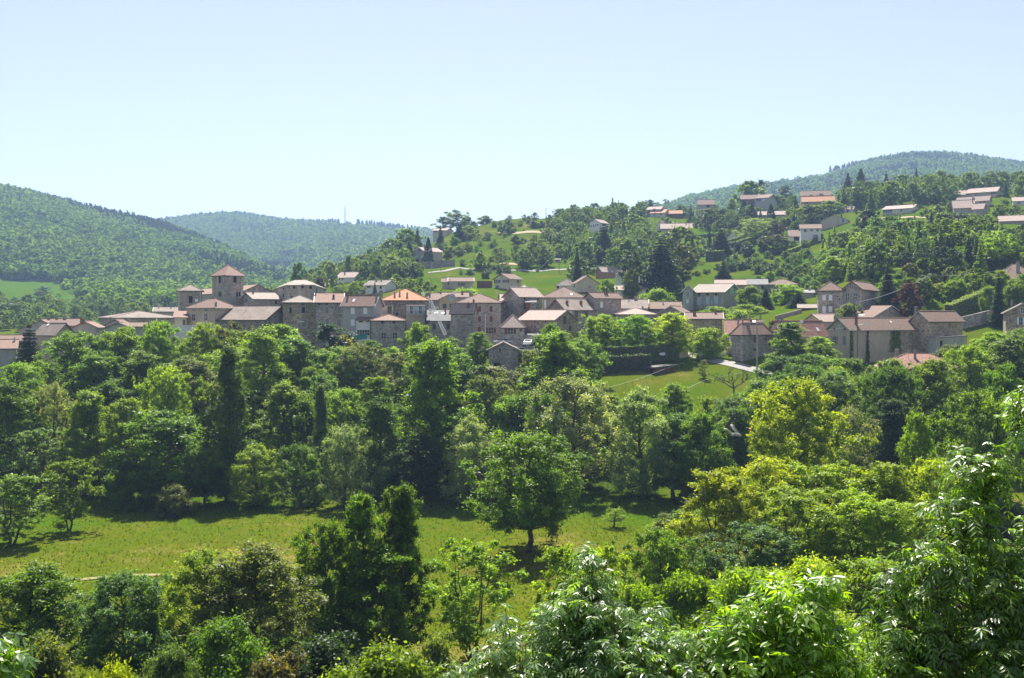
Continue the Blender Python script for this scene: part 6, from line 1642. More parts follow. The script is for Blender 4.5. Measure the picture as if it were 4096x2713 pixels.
# ------------------------------------------------------------------ ash trees right in front of the camera
def near_leaf_mat(name):
    m = leaf_mat()
    m.name = name
    b = m.node_tree.nodes['Principled BSDF']
    b.inputs['Roughness'].default_value = .40
    b.inputs['Specular IOR Level'].default_value = .9
    b.inputs['Coat Weight'].default_value = .4
    b.inputs['Coat Roughness'].default_value = .32
    return m
NEARLEAF = near_leaf_mat('glossy ash leaves')
def near_ash(name, label, foot, lobes, col, seed, pairs=5, ll=.068, lw=.022, ray=.205, dens=15, up=.6):
    rng = np.random.default_rng(seed)
    fx, fy = foot
    zg = gz(fx, fy)
    root = empty(name, (fx, fy, zg - .1), label, 'tree')
    tm = MB()
    Vs, Qs, rn = [], [], []
    cen = np.array([at(px, py, Y) for (px, py, Y, r) in lobes])
    main = Vector(cen[0])
    p0 = Vector((fx, fy, zg - .1))
    fork = p0.lerp(main, .72)
    tm.tube([p0, p0.lerp(main, .35) + Vector((.1, 0, 0)), fork], [.13, .09, .06], 8)
    for (px, py, Y, r) in lobes:
        c = np.array(at(px, py, Y))
        cv = Vector(c)
        low = cv - Vector((0, 0, r * .55))
        tm.tube([fork, fork.lerp(low, .5) + Vector((0, 0, -.08)), low, cv + Vector((0, 0, r * .3))], [.036, .026, .018, .007], 6)
        n = int(dens * 12.57 * r * r)
        d = unit(rng.normal(size=(n, 3)) + np.array([0, -.25, .3]))
        rad = r * (.35 + .65 * rng.random(n) ** .45)
        for i in range(n):
            tip = c + d[i] * rad[i] * (1 + .22 * math.sin(5 * d[i][0] + seed) * d[i][2])
            sd_ = unit(d[i] * .7 + np.array([0, 0, up]) + rng.normal(size=3) * .3)
            st = tip - sd_ * .30
            o = Vector(c + (st - c) * .35 - np.array([0, 0, .12]))
            tm.tube([o, Vector(st) + Vector((0, 0, -.03)), Vector(tip)], [.008, .006, .003], 4, cap=False)
            tone = rng.random()
            for k in range(rng.integers(6, 9)):
                q = .25 + .75 * rng.random()
                b0 = st + (tip - st) * q
                a = rng.normal(size=3)
                a = unit(a - sd_ * a.dot(sd_))
                dd = unit(sd_ * (.35 + .55 * rng.random()) + a + np.array([0, 0, .15]))
                ln = ray * (.7 + .5 * rng.random())
                npair = pairs if rng.random() < .7 else pairs - 1
                t = np.linspace(.22, .92, npair)
                dr = .35 + .5 * rng.random()
                def pos(t):
                    t = np.atleast_1d(t)[:, None]
                    return b0 + dd * ln * t + np.array([0, 0, -1.0]) * ln * dr * t ** 2.1
                side = np.cross(dd, [0, 0, 1.0])
                if np.linalg.norm(side) < .2: side = np.array([1.0, 0, 0])
                side = unit(side + rng.normal(size=3) * .15)
                tm.tube([Vector(pos(0)[0]), Vector(pos(.5)[0]), Vector(pos(1)[0])], [.0025, .002, .0012], 3, cap=False)
                pts = pos(np.concatenate([t, t, [.95]]))
                axis = unit(pos(np.concatenate([t, t, [1.0]]) + .04) - pts)
                sg = np.concatenate([np.ones(npair), -np.ones(npair), [0]])[:, None]
                ld = unit(axis * (.55 + .9 * (sg == 0)) + side * sg + np.array([0, 0, -.22]) + rng.normal(size=pts.shape) * .12)
                nn = unit(np.cross(ld, np.cross(axis + 1e-3, ld)) * 0 + np.cross(np.broadcast_to(side, pts.shape), axis) + rng.normal(size=pts.shape) * .25)
                nn = np.where(nn[:, 2:3] < 0, -nn, nn)
                bb = unit(np.cross(nn, ld))
                L = (ll * (.6 + .75 * rng.random(len(pts))))[:, None]
                Wd = (lw * (.8 + .4 * rng.random(len(pts))))[:, None] * .5
                base, end = pts, pts + ld * L + np.array([0, 0, -.012])
                mid = pts + ld * L * .5 - nn * Wd * .35
                l1, r1 = pts + ld * L * .45 + bb * Wd, pts + ld * L * .45 - bb * Wd
                Vv = np.stack([base, l1, end, mid, r1], 1).reshape(-1, 3)
                m0 = sum(len(x) for x in Vs)
                b5 = np.arange(len(pts))[:, None] * 5 + m0
                Qs.append(np.concatenate([b5 + np.array([[0, 3, 2, 1]]), b5 + np.array([[0, 4, 2, 3]])]))
                Vs.append(Vv)
                r_ = np.clip(.5 * tone + .5 * rng.random(), 0, 1)
                rn.append(np.full(2 * len(pts), r_))
    V = np.concatenate(Vs) - np.array(root.location)
    me = mesh_np('crown', V, np.concatenate(Qs), NEARLEAF, np.concatenate(rn))
    o = bpy.data.objects.new('crown', me); o.parent = root; o.color = (*G[col], 1) if isinstance(col, str) else (*col, 1)
    COL.objects.link(o)
    tm.build('trunk', MX['bark'], root, smooth=True)
    return root
near_ash('ash_tree', 'silvery shining ash with feather leaves at the bottom centre', (1.0, 10.5), [(600, 660, 10, .78), (592, 578, 10.2, .30), (590, 612, 10.2, .42), (520, 668, 9.8, .5), (668, 660, 10, .48), (560, 630, 10, .4), (470, 700, 9.6, .42), (700, 690, 9.8, .4), (640, 700, 9.5, .6)], (.14, .25, .075), 3)
near_ash('ash_tree', 'glossy dark ash with feather leaves filling the right edge', (4.9, 9.8), [(1005, 600, 9.5, .8), (930, 572, 9.3, .34), (985, 470, 9.7, .34), (1032, 405, 9.8, .30), (905, 640, 9.2, .42), (960, 520, 9.5, .30), (1000, 680, 9.0, .7), (940, 690, 9.0, .5), (890, 575, 9.4, .2)], (.125, .235, .026), 5, dens=18)
near_ash('ash_tree', 'bright lime leafed young tree between the two glossy ashes', (2.7, 10.4), [(785, 660, 10, .70), (812, 590, 10.1, .30), (748, 630, 10, .40), (735, 690, 9.8, .5), (845, 690, 9.8, .52)], (.18, .32, .02), 8, pairs=3, ll=.10, lw=.036, ray=.22, up=.8)
near_ash('ash_sapling', 'few large leaves of a sapling poking in at the left bottom edge', (-4.0, 7.6), [(-12, 655, 7.6, .20)], (.10, .2, .03), 9, pairs=4, ll=.10, lw=.04, ray=.22, dens=16)

# ------------------------------------------------------------------ far woods (single masses)
FARLEAF = leaf_mat((.78, .79, .8), (1.22, 1.17, 1.05))
FARLEAF.name = 'far foliage'
FARLEAF.node_tree.nodes['Principled BSDF'].inputs['Specular IOR Level'].default_value = .0
FARLEAF.node_tree.nodes['Principled BSDF'].inputs['Roughness'].default_value = .8
def far_protos():
    out = {}
    rng = np.random.default_rng(5)
    for kind in range(5):
        if kind < 3:
            n = 80
            d = unit(rng.normal(size=(n, 3)) + np.array([0, 0, .35]))
            lob = 1 + .22 * np.sin(4 * d[:, 0] + kind) * np.sin(3 * d[:, 1] + 2 * kind) + .12 * rng.normal(size=n)
            P = d * np.array([.5, .5, .46]) * lob[:, None] + np.array([0, 0, .52])
            N = unit(d + rng.normal(size=d.shape) * .55 + np.array([0, 0, .3])); T = unit(rng.normal(size=d.shape))
            V, Q = leaf_quads(P, N, T, .34, .26, rng)
        else:
            n = 64
            q = rng.random(n) ** .8; a = rng.random(n) * 6.283
            r = .26 * (1.02 - q) * (.7 + .4 * rng.random(n))
            P = np.stack([np.cos(a) * r, np.sin(a) * r, .05 + q * .95], 1)
            d = np.stack([np.cos(a), np.sin(a), np.zeros(n)], 1)
            N = unit(d * .6 + np.array([0, 0, .7]) + rng.normal(size=d.shape) * .3); T = unit(d + np.array([0, 0, -.5]))
            V, Q = leaf_quads(P, N, T, .26, .15, rng)
        out[kind] = (V, Q)
    return out
FP = far_protos()
def far_wood(name, label, pxr, yr, step, hts, col, pick, seed, conifer=False):
    rng = np.random.default_rng(seed)
    Vs, Qs, rn = [], [], []
    m0 = 0
    Y = yr[0]
    pos = []
    while Y < yr[1]:
        x0, x1 = (pxr[0] - 512) / F * Y, (pxr[1] - 512) / F * Y
        X = np.arange(x0, x1, step)
        X = X + rng.normal(size=len(X)) * step * .35
        yv = Y + rng.normal(size=len(X)) * step * .35
        pos.append(np.stack([X, yv], 1)); Y += step
    pos = np.concatenate(pos)
    px = 512 + F * pos[:, 0] / pos[:, 1]
    clumpn = np.sin(pos[:, 0] * .021 + 2 * np.sin(pos[:, 1] * .013)) + np.sin(pos[:, 1] * .027 + pos[:, 0] * .011) + .9 * rng.normal(size=len(pos))
    keep = pick(px, pos[:, 1], clumpn)
    pos, clumpn = pos[keep], clumpn[keep]
    z = ground(pos[:, 0], pos[:, 1])
    kinds = rng.integers(0, 3, len(pos)) if not conifer else rng.integers(3, 5, len(pos))
    for k in np.unique(kinds):
        s = kinds == k
        p = np.stack([pos[s, 0], pos[s, 1], z[s] - .3], 1)
        n = len(p)
        V, Q = FP[int(k)]
        h = rng.uniform(hts[0], hts[1], n)
        w = h * (rng.uniform(.85, 1.15, n))
        ca = rng.random(n) * 6.283
        c, s_ = np.cos(ca), np.sin(ca)
        X = (V[None, :, 0] * c[:, None] - V[None, :, 1] * s_[:, None]) * w[:, None] + p[:, None, 0]
        Yv = (V[None, :, 0] * s_[:, None] + V[None, :, 1] * c[:, None]) * w[:, None] + p[:, None, 1]
        Z = V[None, :, 2] * h[:, None] + p[:, None, 2]
        Vs.append(np.stack([X, Yv, Z], -1).reshape(-1, 3))
        Qs.append((Q[None] + (np.arange(n) * len(V))[:, None, None]).reshape(-1, 4) + m0)
        m0 += n * len(V)
        tone = rng.random(n)
        rn.append(np.clip(.75 * tone[:, None] + .25 * rng.random((n, len(Q))), 0, 1).ravel())
    me = mesh_np(name, np.concatenate(Vs), np.concatenate(Qs), FARLEAF, np.concatenate(rn))
    o = bpy.data.objects.new(name, me)
    o.color = (*col, 1)
    o['kind'] = 'stuff'; o['label'] = label; o['category'] = 'forest'
    COL.objects.link(o)
def con_l(px, Y, c):  # where conifers stand on the left hill
    return ((Y > 1330) & (c > -.1)) | ((px > 195) & (Y > 1000) & (c > .5)) | ((Y > 1000) & (c > 2.1))
rA = np.random.default_rng(77)
far_wood('broadleaf_forest', 'light green broadleaf forest covering the left hillside', (-110, 305), (600, 1560), 7.4, (6.5, 10.5), (.085, .150, .036), lambda px, Y, c: ~con_l(px, Y, c) & ((Y > 862) | (px > 92 + 10 * c)) & (c < 1.3), 1)
far_wood('broadleaf_forest', 'darker broadleaf trees mixed into the forest on the left hillside', (-110, 305), (868, 1560), 10.5, (8, 12), (.055, .110, .034), lambda px, Y, c: ~con_l(px, Y, c) & (c > .1), 2)
far_wood('conifer_forest', 'dark conifer forest along the crest of the left hill', (-110, 300), (1000, 1600), 7.0, (8, 12), (.022, .046, .022), con_l, 3, True)
far_wood('broadleaf_forest', 'hazy broadleaf forest on the far centre hill', (150, 520), (1150, 2680), 12, (10, 14), (.075, .135, .042), lambda px, Y, c: (c > -.8) & ((px > 295) | (Y > 1650)) & ~((Y > 2350) & (np.abs(px - 375) < 38) & (c > -1.5)), 4)
far_wood('conifer_forest', 'hazy dark conifers along the top of the far centre hill', (150, 520), (2150, 2680), 10, (11, 17), (.022, .044, .024), lambda px, Y, c: ((Y > 2480) & (c > -.6) & ~((np.abs(px - 375) < 36) & (Y < 2590))) | (c > 1.9), 5, True)
far_wood('broadleaf_forest', 'hazy broadleaf forest on the far right hill', (610, 1130), (1150, 2080), 12, (9, 13), (.075, .135, .042), lambda px, Y, c: ~((px < 850) & (Y > 1820)) & (c < 1.0), 6)
far_wood('conifer_forest', 'dark conifers along the crest of the far right hill', (640, 1130), (1300, 2080), 8.5, (10, 15), (.020, .042, .024), lambda px, Y, c: ((px > 895) & (Y > 1880) & (c > -1.2)) | ((px > 770) & (px < 860) & (Y > 1480) & (Y < 1700) & (c > -1)) | (c > 1.0) & (px > 830), 7, True)

# meadow grass blades
def meadow_grass():
    rng = np.random.default_rng(9)
    n = 30000
    Y = rng.uniform(78, 168, n); px = rng.uniform(-30, 740, n)
    X = (px - 512) / F * Y
    z = ground(X, Y)
    h = rng.uniform(.10, .26, n)
    a = rng.random(n) * 3.1416
    d = np.stack([np.cos(a), np.sin(a), 0 * a], 1)
    lean = np.stack([rng.normal(size=n) * .12, rng.normal(size=n) * .12, h], 1)
    P = np.stack([X, Y, z], 1)
    w = (.05 + .07 * rng.random(n))[:, None]
    V = np.stack([P - d * w, P + d * w, P + d * w * .35 + lean, P - d * w * .35 + lean * .9], 1).reshape(-1, 3)
    me = mesh_np('grass', V, np.arange(4 * n).reshape(-1, 4), FARLEAF, rng.random(n))
    o = bpy.data.objects.new('grass', me)
    o.color = (.085, .115, .012, 1)
    o['kind'] = 'stuff'; o['label'] = 'long yellowish green meadow grass'; o['category'] = 'grass'
    COL.objects.link(o)
    n = 700
    Y = rng.uniform(95, 140, n); px = rng.uniform(0, 360, n) + 0 * Y
    X = (px - 512) / F * Y
    keep = np.sin(X * .25 + Y * .2) + np.sin(X * .11 - Y * .3) > .8
    X, Y = X[keep], Y[keep]; n = len(X)
    P = np.stack([X, Y, ground(X, Y) + .42], 1)
    V, Q = leaf_quads(P, unit(rng.normal(size=(n, 3)) + np.array([0, -.5, 1])), unit(rng.normal(size=(n, 3))), .16, .14, rng)
    me = mesh_np('wildflowers', V, Q, plain_mat('yellow petals', (.62, .42, .02), .7, .2))
    o = bpy.data.objects.new('wildflowers', me)
    o['kind'] = 'stuff'; o['label'] = 'specks of yellow wildflowers in the meadow'; o['category'] = 'flowers'
    COL.objects.link(o)
meadow_grass()
# ------------------------------------------------------------------ roads, banks, walls, hedges
straw_m = render_mat('dry straw', (.26, .22, .10), .5, (.14, .15, .03))
strip('road', [(660, 237), (688, 235), (705, 231), (725, 226), (745, 221), (765, 217), (800, 208), (830, 203)], 3.6, road_m, .12)
def S(*q):
    return [(x, hit(x, y, 240, 900) or 400) for x, y in q]
strip('road', S((428, 273), (445, 271.5), (460, 268), (475, 269.5), (490, 270), (520, 270.5), (560, 270), (600, 268), (640, 262)), 2.0, road_m, .15)
strip('road', S((668, 222), (700, 226), (735, 228), (760, 228)), 2.0, road_m, .15)
strip('dirt_bank', S((500, 232), (520, 233), (545, 232.5), (568, 234)), 5.0, earth_m, .15)
strip('dirt_bank', S((500, 264), (520, 265), (548, 264)), 4, earth_m, .2)
strip('dirt_bank', S((586, 262), (606, 258), (625, 252)), 5, earth_m, .2)
strip('dirt_track', [(30, 111.5), (60, 113), (85, 114.5), (125, 116.5), (160, 117)], .9, straw_m, .10)
strip('dirt_bank', S((880, 219), (930, 218), (960, 219)), 3, earth_m, .2)

def wall_run(name, label, pts, hgt_, mat, thick=.5, cat='wall'):
    """pts: (px, Y); top runs hgt_ above the ground"""
    m = MB()
    G_ = []
    for (px, Y) in pts:
        X = (px - 512) / F * Y
        G_.append(Vector((X, Y, gz(X, Y))))
    for a, b in zip(G_[:-1], G_[1:]):
        d = (b - a); d.z = 0; d.normalize()
        n = Vector((-d.y, d.x, 0)) * thick
        za, zb = a.z - .6, b.z - .6
        ta, tb = a.z + hgt_, b.z + hgt_
        A = [Vector((a.x, a.y, za)), Vector((b.x, b.y, zb)), Vector((b.x, b.y, tb)), Vector((a.x, a.y, ta))]
        B = [p + n for p in A]
        m.poly(A); m.poly(B[::-1]); m.poly([A[3], A[2], B[2], B[3]]); m.poly([A[0], A[3], B[3], B[0]]); m.poly([A[2], A[1], B[1], B[2]])
    o = m.build(name, mat, None, G_[0])
    tag(o, label, cat)
    return o
wall_run('retaining_wall', 'long dark retaining wall below the half hidden gabled house', [(408, 455), (432, 452), (455, 453)], 3.0, MW['sd'])
wall_run('retaining_wall', 'brown wall between the cream house and the gabled house with oxblood shutters', [(477, 379), (492, 378)], 2.6, MW['wd'])
wall_run('retaining_wall', 'grey terrace wall left of the right stone mansion', [(776, 262), (802, 264)], 1.0, MW['st'])
wall_run('garden_wall', 'stone garden wall with plants on top beside the road', [(691, 240), (708, 238.5), (726, 237)], 2.3, MW['st'])
wall_run('retaining_wall', 'stone wall with dark shade under the clipped hedge at right', [(962, 249), (990, 251)], 3.0, MW['st'])
wall_run('garden_wall', 'reddish earth wall in front of the garage', [(532, 222), (560, 221)], 1.6, MW['so'])

def hedge(label, pts, hgt_, thick, col, seed, drop=0.0, dens=30, L=.3, sink=0):
    """clipped hedge: dense leaf mass along (px, Y) points"""
    rng = np.random.default_rng(seed)
    P, N = [], []
    G_ = []
    for (px, Y) in pts:
        X = (px - 512) / F * Y
        G_.append(np.array([X, Y, gz(X, Y) - drop]))
    core = MB()
    for a, b in zip(G_[:-1], G_[1:]):
        d = b - a; ln = np.linalg.norm(d[:2]); d = d / ln
        nn = np.array([-d[1], d[0], 0])
        n = int(dens * ln * (2 * hgt_ + thick))
        q = rng.random(n); f = rng.random(n)
        per = 2 * hgt_ + thick
        s = f * per
        h = np.where(s < hgt_, s, np.where(s < hgt_ + thick, hgt_, per - s))
        off = np.where(s < hgt_, 0, np.where(s < hgt_ + thick, s - hgt_, thick)) - thick / 2
        bul = 1 + .05 * np.sin(q * ln * 2)
        p = a + (b - a) * q[:, None] + nn * (off * bul)[:, None] + np.array([0, 0, 1]) * (h * bul)[:, None] + rng.normal(size=(n, 3)) * .09
        nr = np.where((s < hgt_)[:, None], -nn, np.where((s < hgt_ + thick)[:, None], np.array([0, 0, 1.0]), nn))
        P.append(p); N.append(unit(nr + rng.normal(size=(n, 3)) * .5))
        i_ = .12
        O = a - nn * (thick / 2 - i_) - np.array([0, 0, .3])
        core.frame_box(O, Vector(b - a), Vector(nn * (thick - 2 * i_)), Vector((0, 0, hgt_ + .3 - i_)))
    P, N = np.concatenate(P), np.concatenate(N)
    T = unit(rng.normal(size=P.shape) + np.array([0, 0, .6]))
    V, Q = leaf_quads(P, N, T, L, L * .55, rng)
    root = empty('hedge', tuple(G_[0]), label, 'hedge')
    me = mesh_np('foliage', V - G_[0], Q, MX['leaf'], rng.random(len(P)))
    c = G[col]
    o = bpy.data.objects.new('foliage', me); o.parent = root; o.color = (*c, 1); COL.objects.link(o)
    co = core.build('stem', MX['bark'], root)
    return root
hedge('long tall dark hedge in shade below the two rounded trees', [(594, 224.5), (622, 225.5), (655, 227), (676, 228.5)], 3.6, 1.6, 'deep', 1, drop=-.6)
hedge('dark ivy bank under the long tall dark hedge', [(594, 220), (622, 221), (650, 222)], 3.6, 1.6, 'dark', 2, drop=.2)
hedge('thick clipped green hedge sloping up at the right', [(948, 258), (968, 262), (990, 267)], 3.4, 2.2, 'fresh', 3)
hedge('bright topped clipped hedge curving below the white two storey villa', [(787, 428), (800, 430), (815, 436), (822, 442)], 1.8, 1.4, 'lime', 4, dens=16, L=.4)
hedge('long dark clipped hedge across the middle of the right slope', [(704, 470), (720, 472), (738, 473), (746, 474)], 3.2, 1.8, 'mid', 5, dens=14, L=.4)
hedge('tall dark clipped hedge beside the blue conifer', [(730, 452), (742, 456), (752, 460)], 4.0, 2, 'deep', 6, dens=14, L=.4)
hedge('rounded clipped hedge block left of the blue conifer', [(706, 425), (714, 424), (722, 426)], 4.2, 3, 'deep', 7, dens=14, L=.4)
hedge('bright yellow green hedge under the ridge trees', [(598, 560), (612, 562), (628, 566)], 2.0, 1.5, 'citr', 8, dens=12, L=.45)
hedge('second yellow green hedge under the ridge trees', [(602, 548), (614, 549), (626, 552)], 2.0, 1.5, 'yel', 9, dens=12, L=.45)
hedge('lime hedge with clipped top before the timber bungalow', [(662, 528), (675, 529), (684, 530)], 1.8, 1.4, 'lime', 10, dens=12, L=.45)
hedge('grey green terrace hedge below the upper gardens', [(690, 515), (715, 512), (740, 510)], 1.5, 1.3, 'deep', 11, dens=12, L=.45)
hedge('dark hedge in front of the long cream villa', [(860, 415), (890, 408), (920, 405)], 1.6, 1.4, 'deep', 12, dens=12, L=.4)
hedge('low dark hedge under the rounded roadside tree', [(476, 442), (486, 441), (500, 441)], 1.6, 1.5, 'dark', 13, dens=14, L=.4)
hedge('straggly hedge on top of the roadside garden wall', [(691, 240.6), (708, 239.1), (726, 237.6)], 2.8, .8, 'olive', 14)
hedge('lime clipped hedge below the mansions with gold edge', [(500, 336), (512, 338), (522, 338)], 1.0, 1.2, 'citr', 15)
hedge('dark clipped bushes beside the straw coloured lawn', [(388, 217), (398, 218), (408, 219)], 2.4, 1.4, 'deep', 16)

# ivy on the farmhouse
def ivy(label, face_o, d, n, s0, s1, z0, z1, col, seed, taper=0.0, dens=55):
    rng = np.random.default_rng(seed)
    m = int(dens * (s1 - s0) * (z1 - z0))
    q, v = rng.random(m), rng.random(m)
    wv = 1 - taper * v + .12 * np.sin(v * 17 + seed) + .08 * np.sin(v * 41)
    mid = (s0 + s1) / 2
    s = mid + (q - .5) * (s1 - s0) * wv
    P = np.array(face_o)[None] * np.array([1, 1, 0]) + np.array(d)[None] * s[:, None] + np.array(n)[None] * (.12 + .2 * rng.random(m))[:, None]
    P[:, 2] = z0 + v * (z1 - z0)
    N = unit(np.array(n)[None] + rng.normal(size=(m, 3)) * .5 + np.array([0, 0, .3]))
    V, Q = leaf_quads(P, N, unit(rng.normal(size=(m, 3)) + np.array([0, 0, -.5])), .26, .2, rng)
    me = mesh_np('ivy', V - np.array(fh['root'].location), Q, MX['leaf'], rng.random(m))
    o = bpy.data.objects.new('ivy', me); o.location = fh['root'].location; o.color = (*G[col], 1)
    COL.objects.link(o); tag(o, label, 'climbing plant')
Of, db = Vector((fh['C'].x, fh['C'].y, 0)), fh['dR']
nb = Vector((-fh['dL'].x, -fh['dL'].y, 0)); nb = -nb if nb.y > 0 else nb
def sx(x): return isect(Of, db, R6.x(x))
zf = lambda y: (HZ - R6.y(y)) / F * 223
ivy('green ivy curtain hanging between beige render and bare stone of the farmhouse', Of, db, nb, sx(768), sx(908), zf(1275), zf(988), 'mid', 1, taper=.35)
ivy('narrow ivy column on the corner of the farmhouse gable', Of, db, nb, sx(296), sx(344), zf(1400), zf(992), 'deep', 2, taper=.5)
ivy('pointed dark ivy streak on the beige farmhouse front', Of, db, nb, sx(482), sx(538), zf(1405), zf(1005), 'dark', 3, taper=.92)

# ------------------------------------------------------------------ poles, cables, fences
def pole(label, px, ytop, Y, mat='pole', r=.14, arm=None, name='utility_pole', lamp=False):
    X = (px - 512) / F * Y
    zg = gz(X, Y); zt = (HZ - ytop) / F * Y
    root = empty(name, (X, Y, zg - .3), label, 'street lamp' if lamp else 'pole')
    m = MB(); m.tube([(X, Y, zg - .3), (X, Y, zt)], [r, r * .7], 7)
    m.build('post', MX[mat], root)
    if arm:
        a = MB(); a.box((X, Y - .1, zt - .35), arm, .06, .06)
        a.build('crossarm', MX[mat], root)
        i_ = MB()
        for k in (-1, 0, 1): i_.tube([(X + k * arm * .85, Y - .1, zt - .28), (X + k * arm * .85, Y - .1, zt - .08)], .05, 6)
        i_.build('insulator', MX['white'], root)
    if lamp:
        a = MB(); a.tube([(X, Y, zt - .1), (X + .5, Y - .3, zt + .12), (X + 1.1, Y - .5, zt + .1)], .045, 5); a.build('lamp_arm', MX['metal'], root)
        h = MB(); h.box((X + 1.35, Y - .55, zt + .07), .38, .16, .07); h.build('lamp_head', MX['white'], root)
    return Vector((X, Y, zt))
def px4(x, y): return x / 4, y / 4
pA = pole('grey concrete pole with street lamp beside the road', 757, 321.5, 213, 'conc', .19, lamp=True, name='street_lamp')
pB = pole('tall wooden pole in front of the farmhouse corner', 857.5, 325, 201, 'pole', .17, lamp=True, name='street_lamp')
pC = pole('dark pole with insulators above the farmhouse roof', 854.3, 302.5, 238, 'iron', .2, .55)
pD = pole('thin pole between the copper tree and the clipped hedge', 927, 276, 270, 'pole', .13, .5)
pE = pole('lone thin pole on the skyline pasture', 546, 208, 650, 'pole', .22)
pole('grey pole beside the pond like white sheet roof', 833, 292, 262, 'pole', .12)
pF = pole('left tall pole in the upper gardens', 689, 213, 525, 'pole', .16, .7)
pole('tall pole left of the dark hedge on the right slope', 704, 226, 470, 'pole', .15)
pole('pole beside the long dark clipped hedge', 706.5, 218, 500, 'pole', .15)
pG = pole('thin pole on the bank right of the dense round trees', 559, 248, 425, 'pole', .14)
pole('concrete pole on the ridge left of the grey pink house', 626, 207, 590, 'conc', .2)
pole('thinner lamp pole on the ridge beside the concrete pole', 621, 211, 585, 'conc', .13)
pole('pole in front of the orange roofed bungalow', 655, 209, 540, 'pole', .15)
pole('street lamp by the pasture road, right of the gabled house', 532, 270, 400, 'metal', .09, lamp=True, name='street_lamp')
pole('street lamp in front of the low cream garage', 446, 276, 374, 'metal', .09, lamp=True, name='street_lamp')
pole('roadside pole below the half hidden gabled house', 441, 261, 440, 'pole', .14)
pole('twin legged pole in the left pasture', 401.5, 280, 330, 'pole', .13, .5)
pole('street lamp before the grey shuttered stone house', 297, 322, 228, 'metal', .08, lamp=True, name='street_lamp')
def mast():
    X, Y = (345 - 512) / F * 2560, 2560
    zg = gz(X, Y); zt = (HZ - 204) / F * Y
    m = MB()
    for (dx, dy) in ((-1, -1), (1, -1), (0, 1.2)): m.tube([(X + dx * 2.0, Y + dy * 2.0, zg - 1), (X + dx * .6, Y + dy * .6, zt - 8)], .38, 4)
    for k in range(12):
        z = zg + (zt - 8 - zg) * k / 12
        w = 2.0 - 1.4 * k / 12
        m.tube([(X - w, Y - w, z), (X + w, Y - w, z + 2.6)], .22, 3); m.tube([(X + w, Y - w, z), (X - w, Y - w, z + 2.6)], .22, 3)
    root = empty('radio_mast', (X, Y, zg - 1), 'thin radio mast on the far centre hill', 'mast')
    m.build('lattice', MX['metal'], root)
    t = MB(); t.tube([(X, Y, zt - 9), (X, Y, zt)], .4, 5); t.build('antenna', MX['metal'], root)
mast()
def cable(label, a, b, sag, r=.03):
    m = MB()
    n = 16
    m.tube([a.lerp(b, k / n) + Vector((0, 0, -4 * sag * (k / n) * (1 - k / n))) for k in range(n + 1)], r, 4)
    o = m.build('cable', MX['cable'], None, a)
    tag(o, label, 'cable')
cable('thick cable from the dark pole to the thin pole beside the copper tree', pC, pD, 1.0, .06)
cable('cable rising from the thin pole to the upper right corner of the slope', pD, at(1040, 262, 285), 1.0, .05)
cable('service cable running down from the tall wooden pole', pB, at(889, 353, 205), 1.2, .035)
cable('cable between the grey concrete pole and the tall wooden pole', pA, pB, 1.5, .03)
cable('slanting cable above the dense round trees', pG, at(537, 271, 420), .6, .06)
cable('skyline cable left of the lone thin pole', at(505, 212, 640), pE, 1.6, .05)
cable('skyline cable right of the lone thin pole', pE, at(610, 211, 640), 2.0, .05)
def tape_fence(label, pts, n):
    root = empty('tape_fence', tuple(at(pts[0][0], HZ, pts[0][1]) + Vector((0, 0, gz((pts[0][0] - 512) / F * pts[0][1], pts[0][1])))), label, 'fence')
    P = []
    for (px, Y) in pts:
        X = (px - 512) / F * Y; P.append(Vector((X, Y, gz(X, Y))))
    top = MB(); Q = []
    for a, b in zip(P[:-1], P[1:]):
        for k in range(n):
            q = a.lerp(b, k / n); q.z = gz(q.x, q.y); Q.append(q)
    Q.append(P[-1])
    top.tube([q + Vector((0, 0, 1.05)) for q in Q], .016, 4)
    top.build('tape', MX['white'], root)
    for q in Q:
        s = MB(); s.tube([q + Vector((0, 0, -.2)), q + Vector((0, 0, 1.15))], .03, 5); s.build('post', MX['pole'], root)
tape_fence('white tape fence running down the grassy slope', [(648, 193), (676, 200), (705, 209), (742, 214)], 4)
tape_fence('upper white tape fence beside the wooden shed', [(610, 205), (640, 212), (664, 219), (684, 224)], 4)

# roofer's hoist leaning on the orange roof, and the boom above it
la, lb_ = at(1782.0 / 4, 1340 / 4, 218), at(1713 / 4, 1184 / 4, 236)
hoist = empty('ladder_hoist', la, 'long leaning metal ladder hoist reaching the eave of the orange roof', 'ladder')
dv = (lb_ - la); ln_ = dv.length; dvn = dv.normalized()
sidev = dvn.cross(Vector((0, -1, .3))).normalized() * .30
for k in (-1, 1):
    m = MB(); m.tube([la + sidev * k, lb_ + sidev * k], .05, 5); m.build('rail', MX['grey'], hoist)
m = MB()
for i in range(int(ln_ / .55)):
    p = la + dvn * (i * .55 + .2); m.tube([p - sidev, p + sidev], .04, 4)
m.build('rung', MX['metal'], hoist)
m = MB(); m.box(lb_ + Vector((-.1, -.2, .35)), .55, .3, .35); m.build('platform', MX['grey'], hoist)
boom = MB(); boom.tube([at(1718 / 4, 1180 / 4, 236.5), at(1722 / 4, 1110 / 4, 236.5), at(1729 / 4, 1050 / 4, 236.5)], [.05, .06, .08], 5)
tag(boom.build('crane_boom', MX['metal'], None, lb_), 'thin metal boom standing above the top of the ladder hoist', 'crane boom')

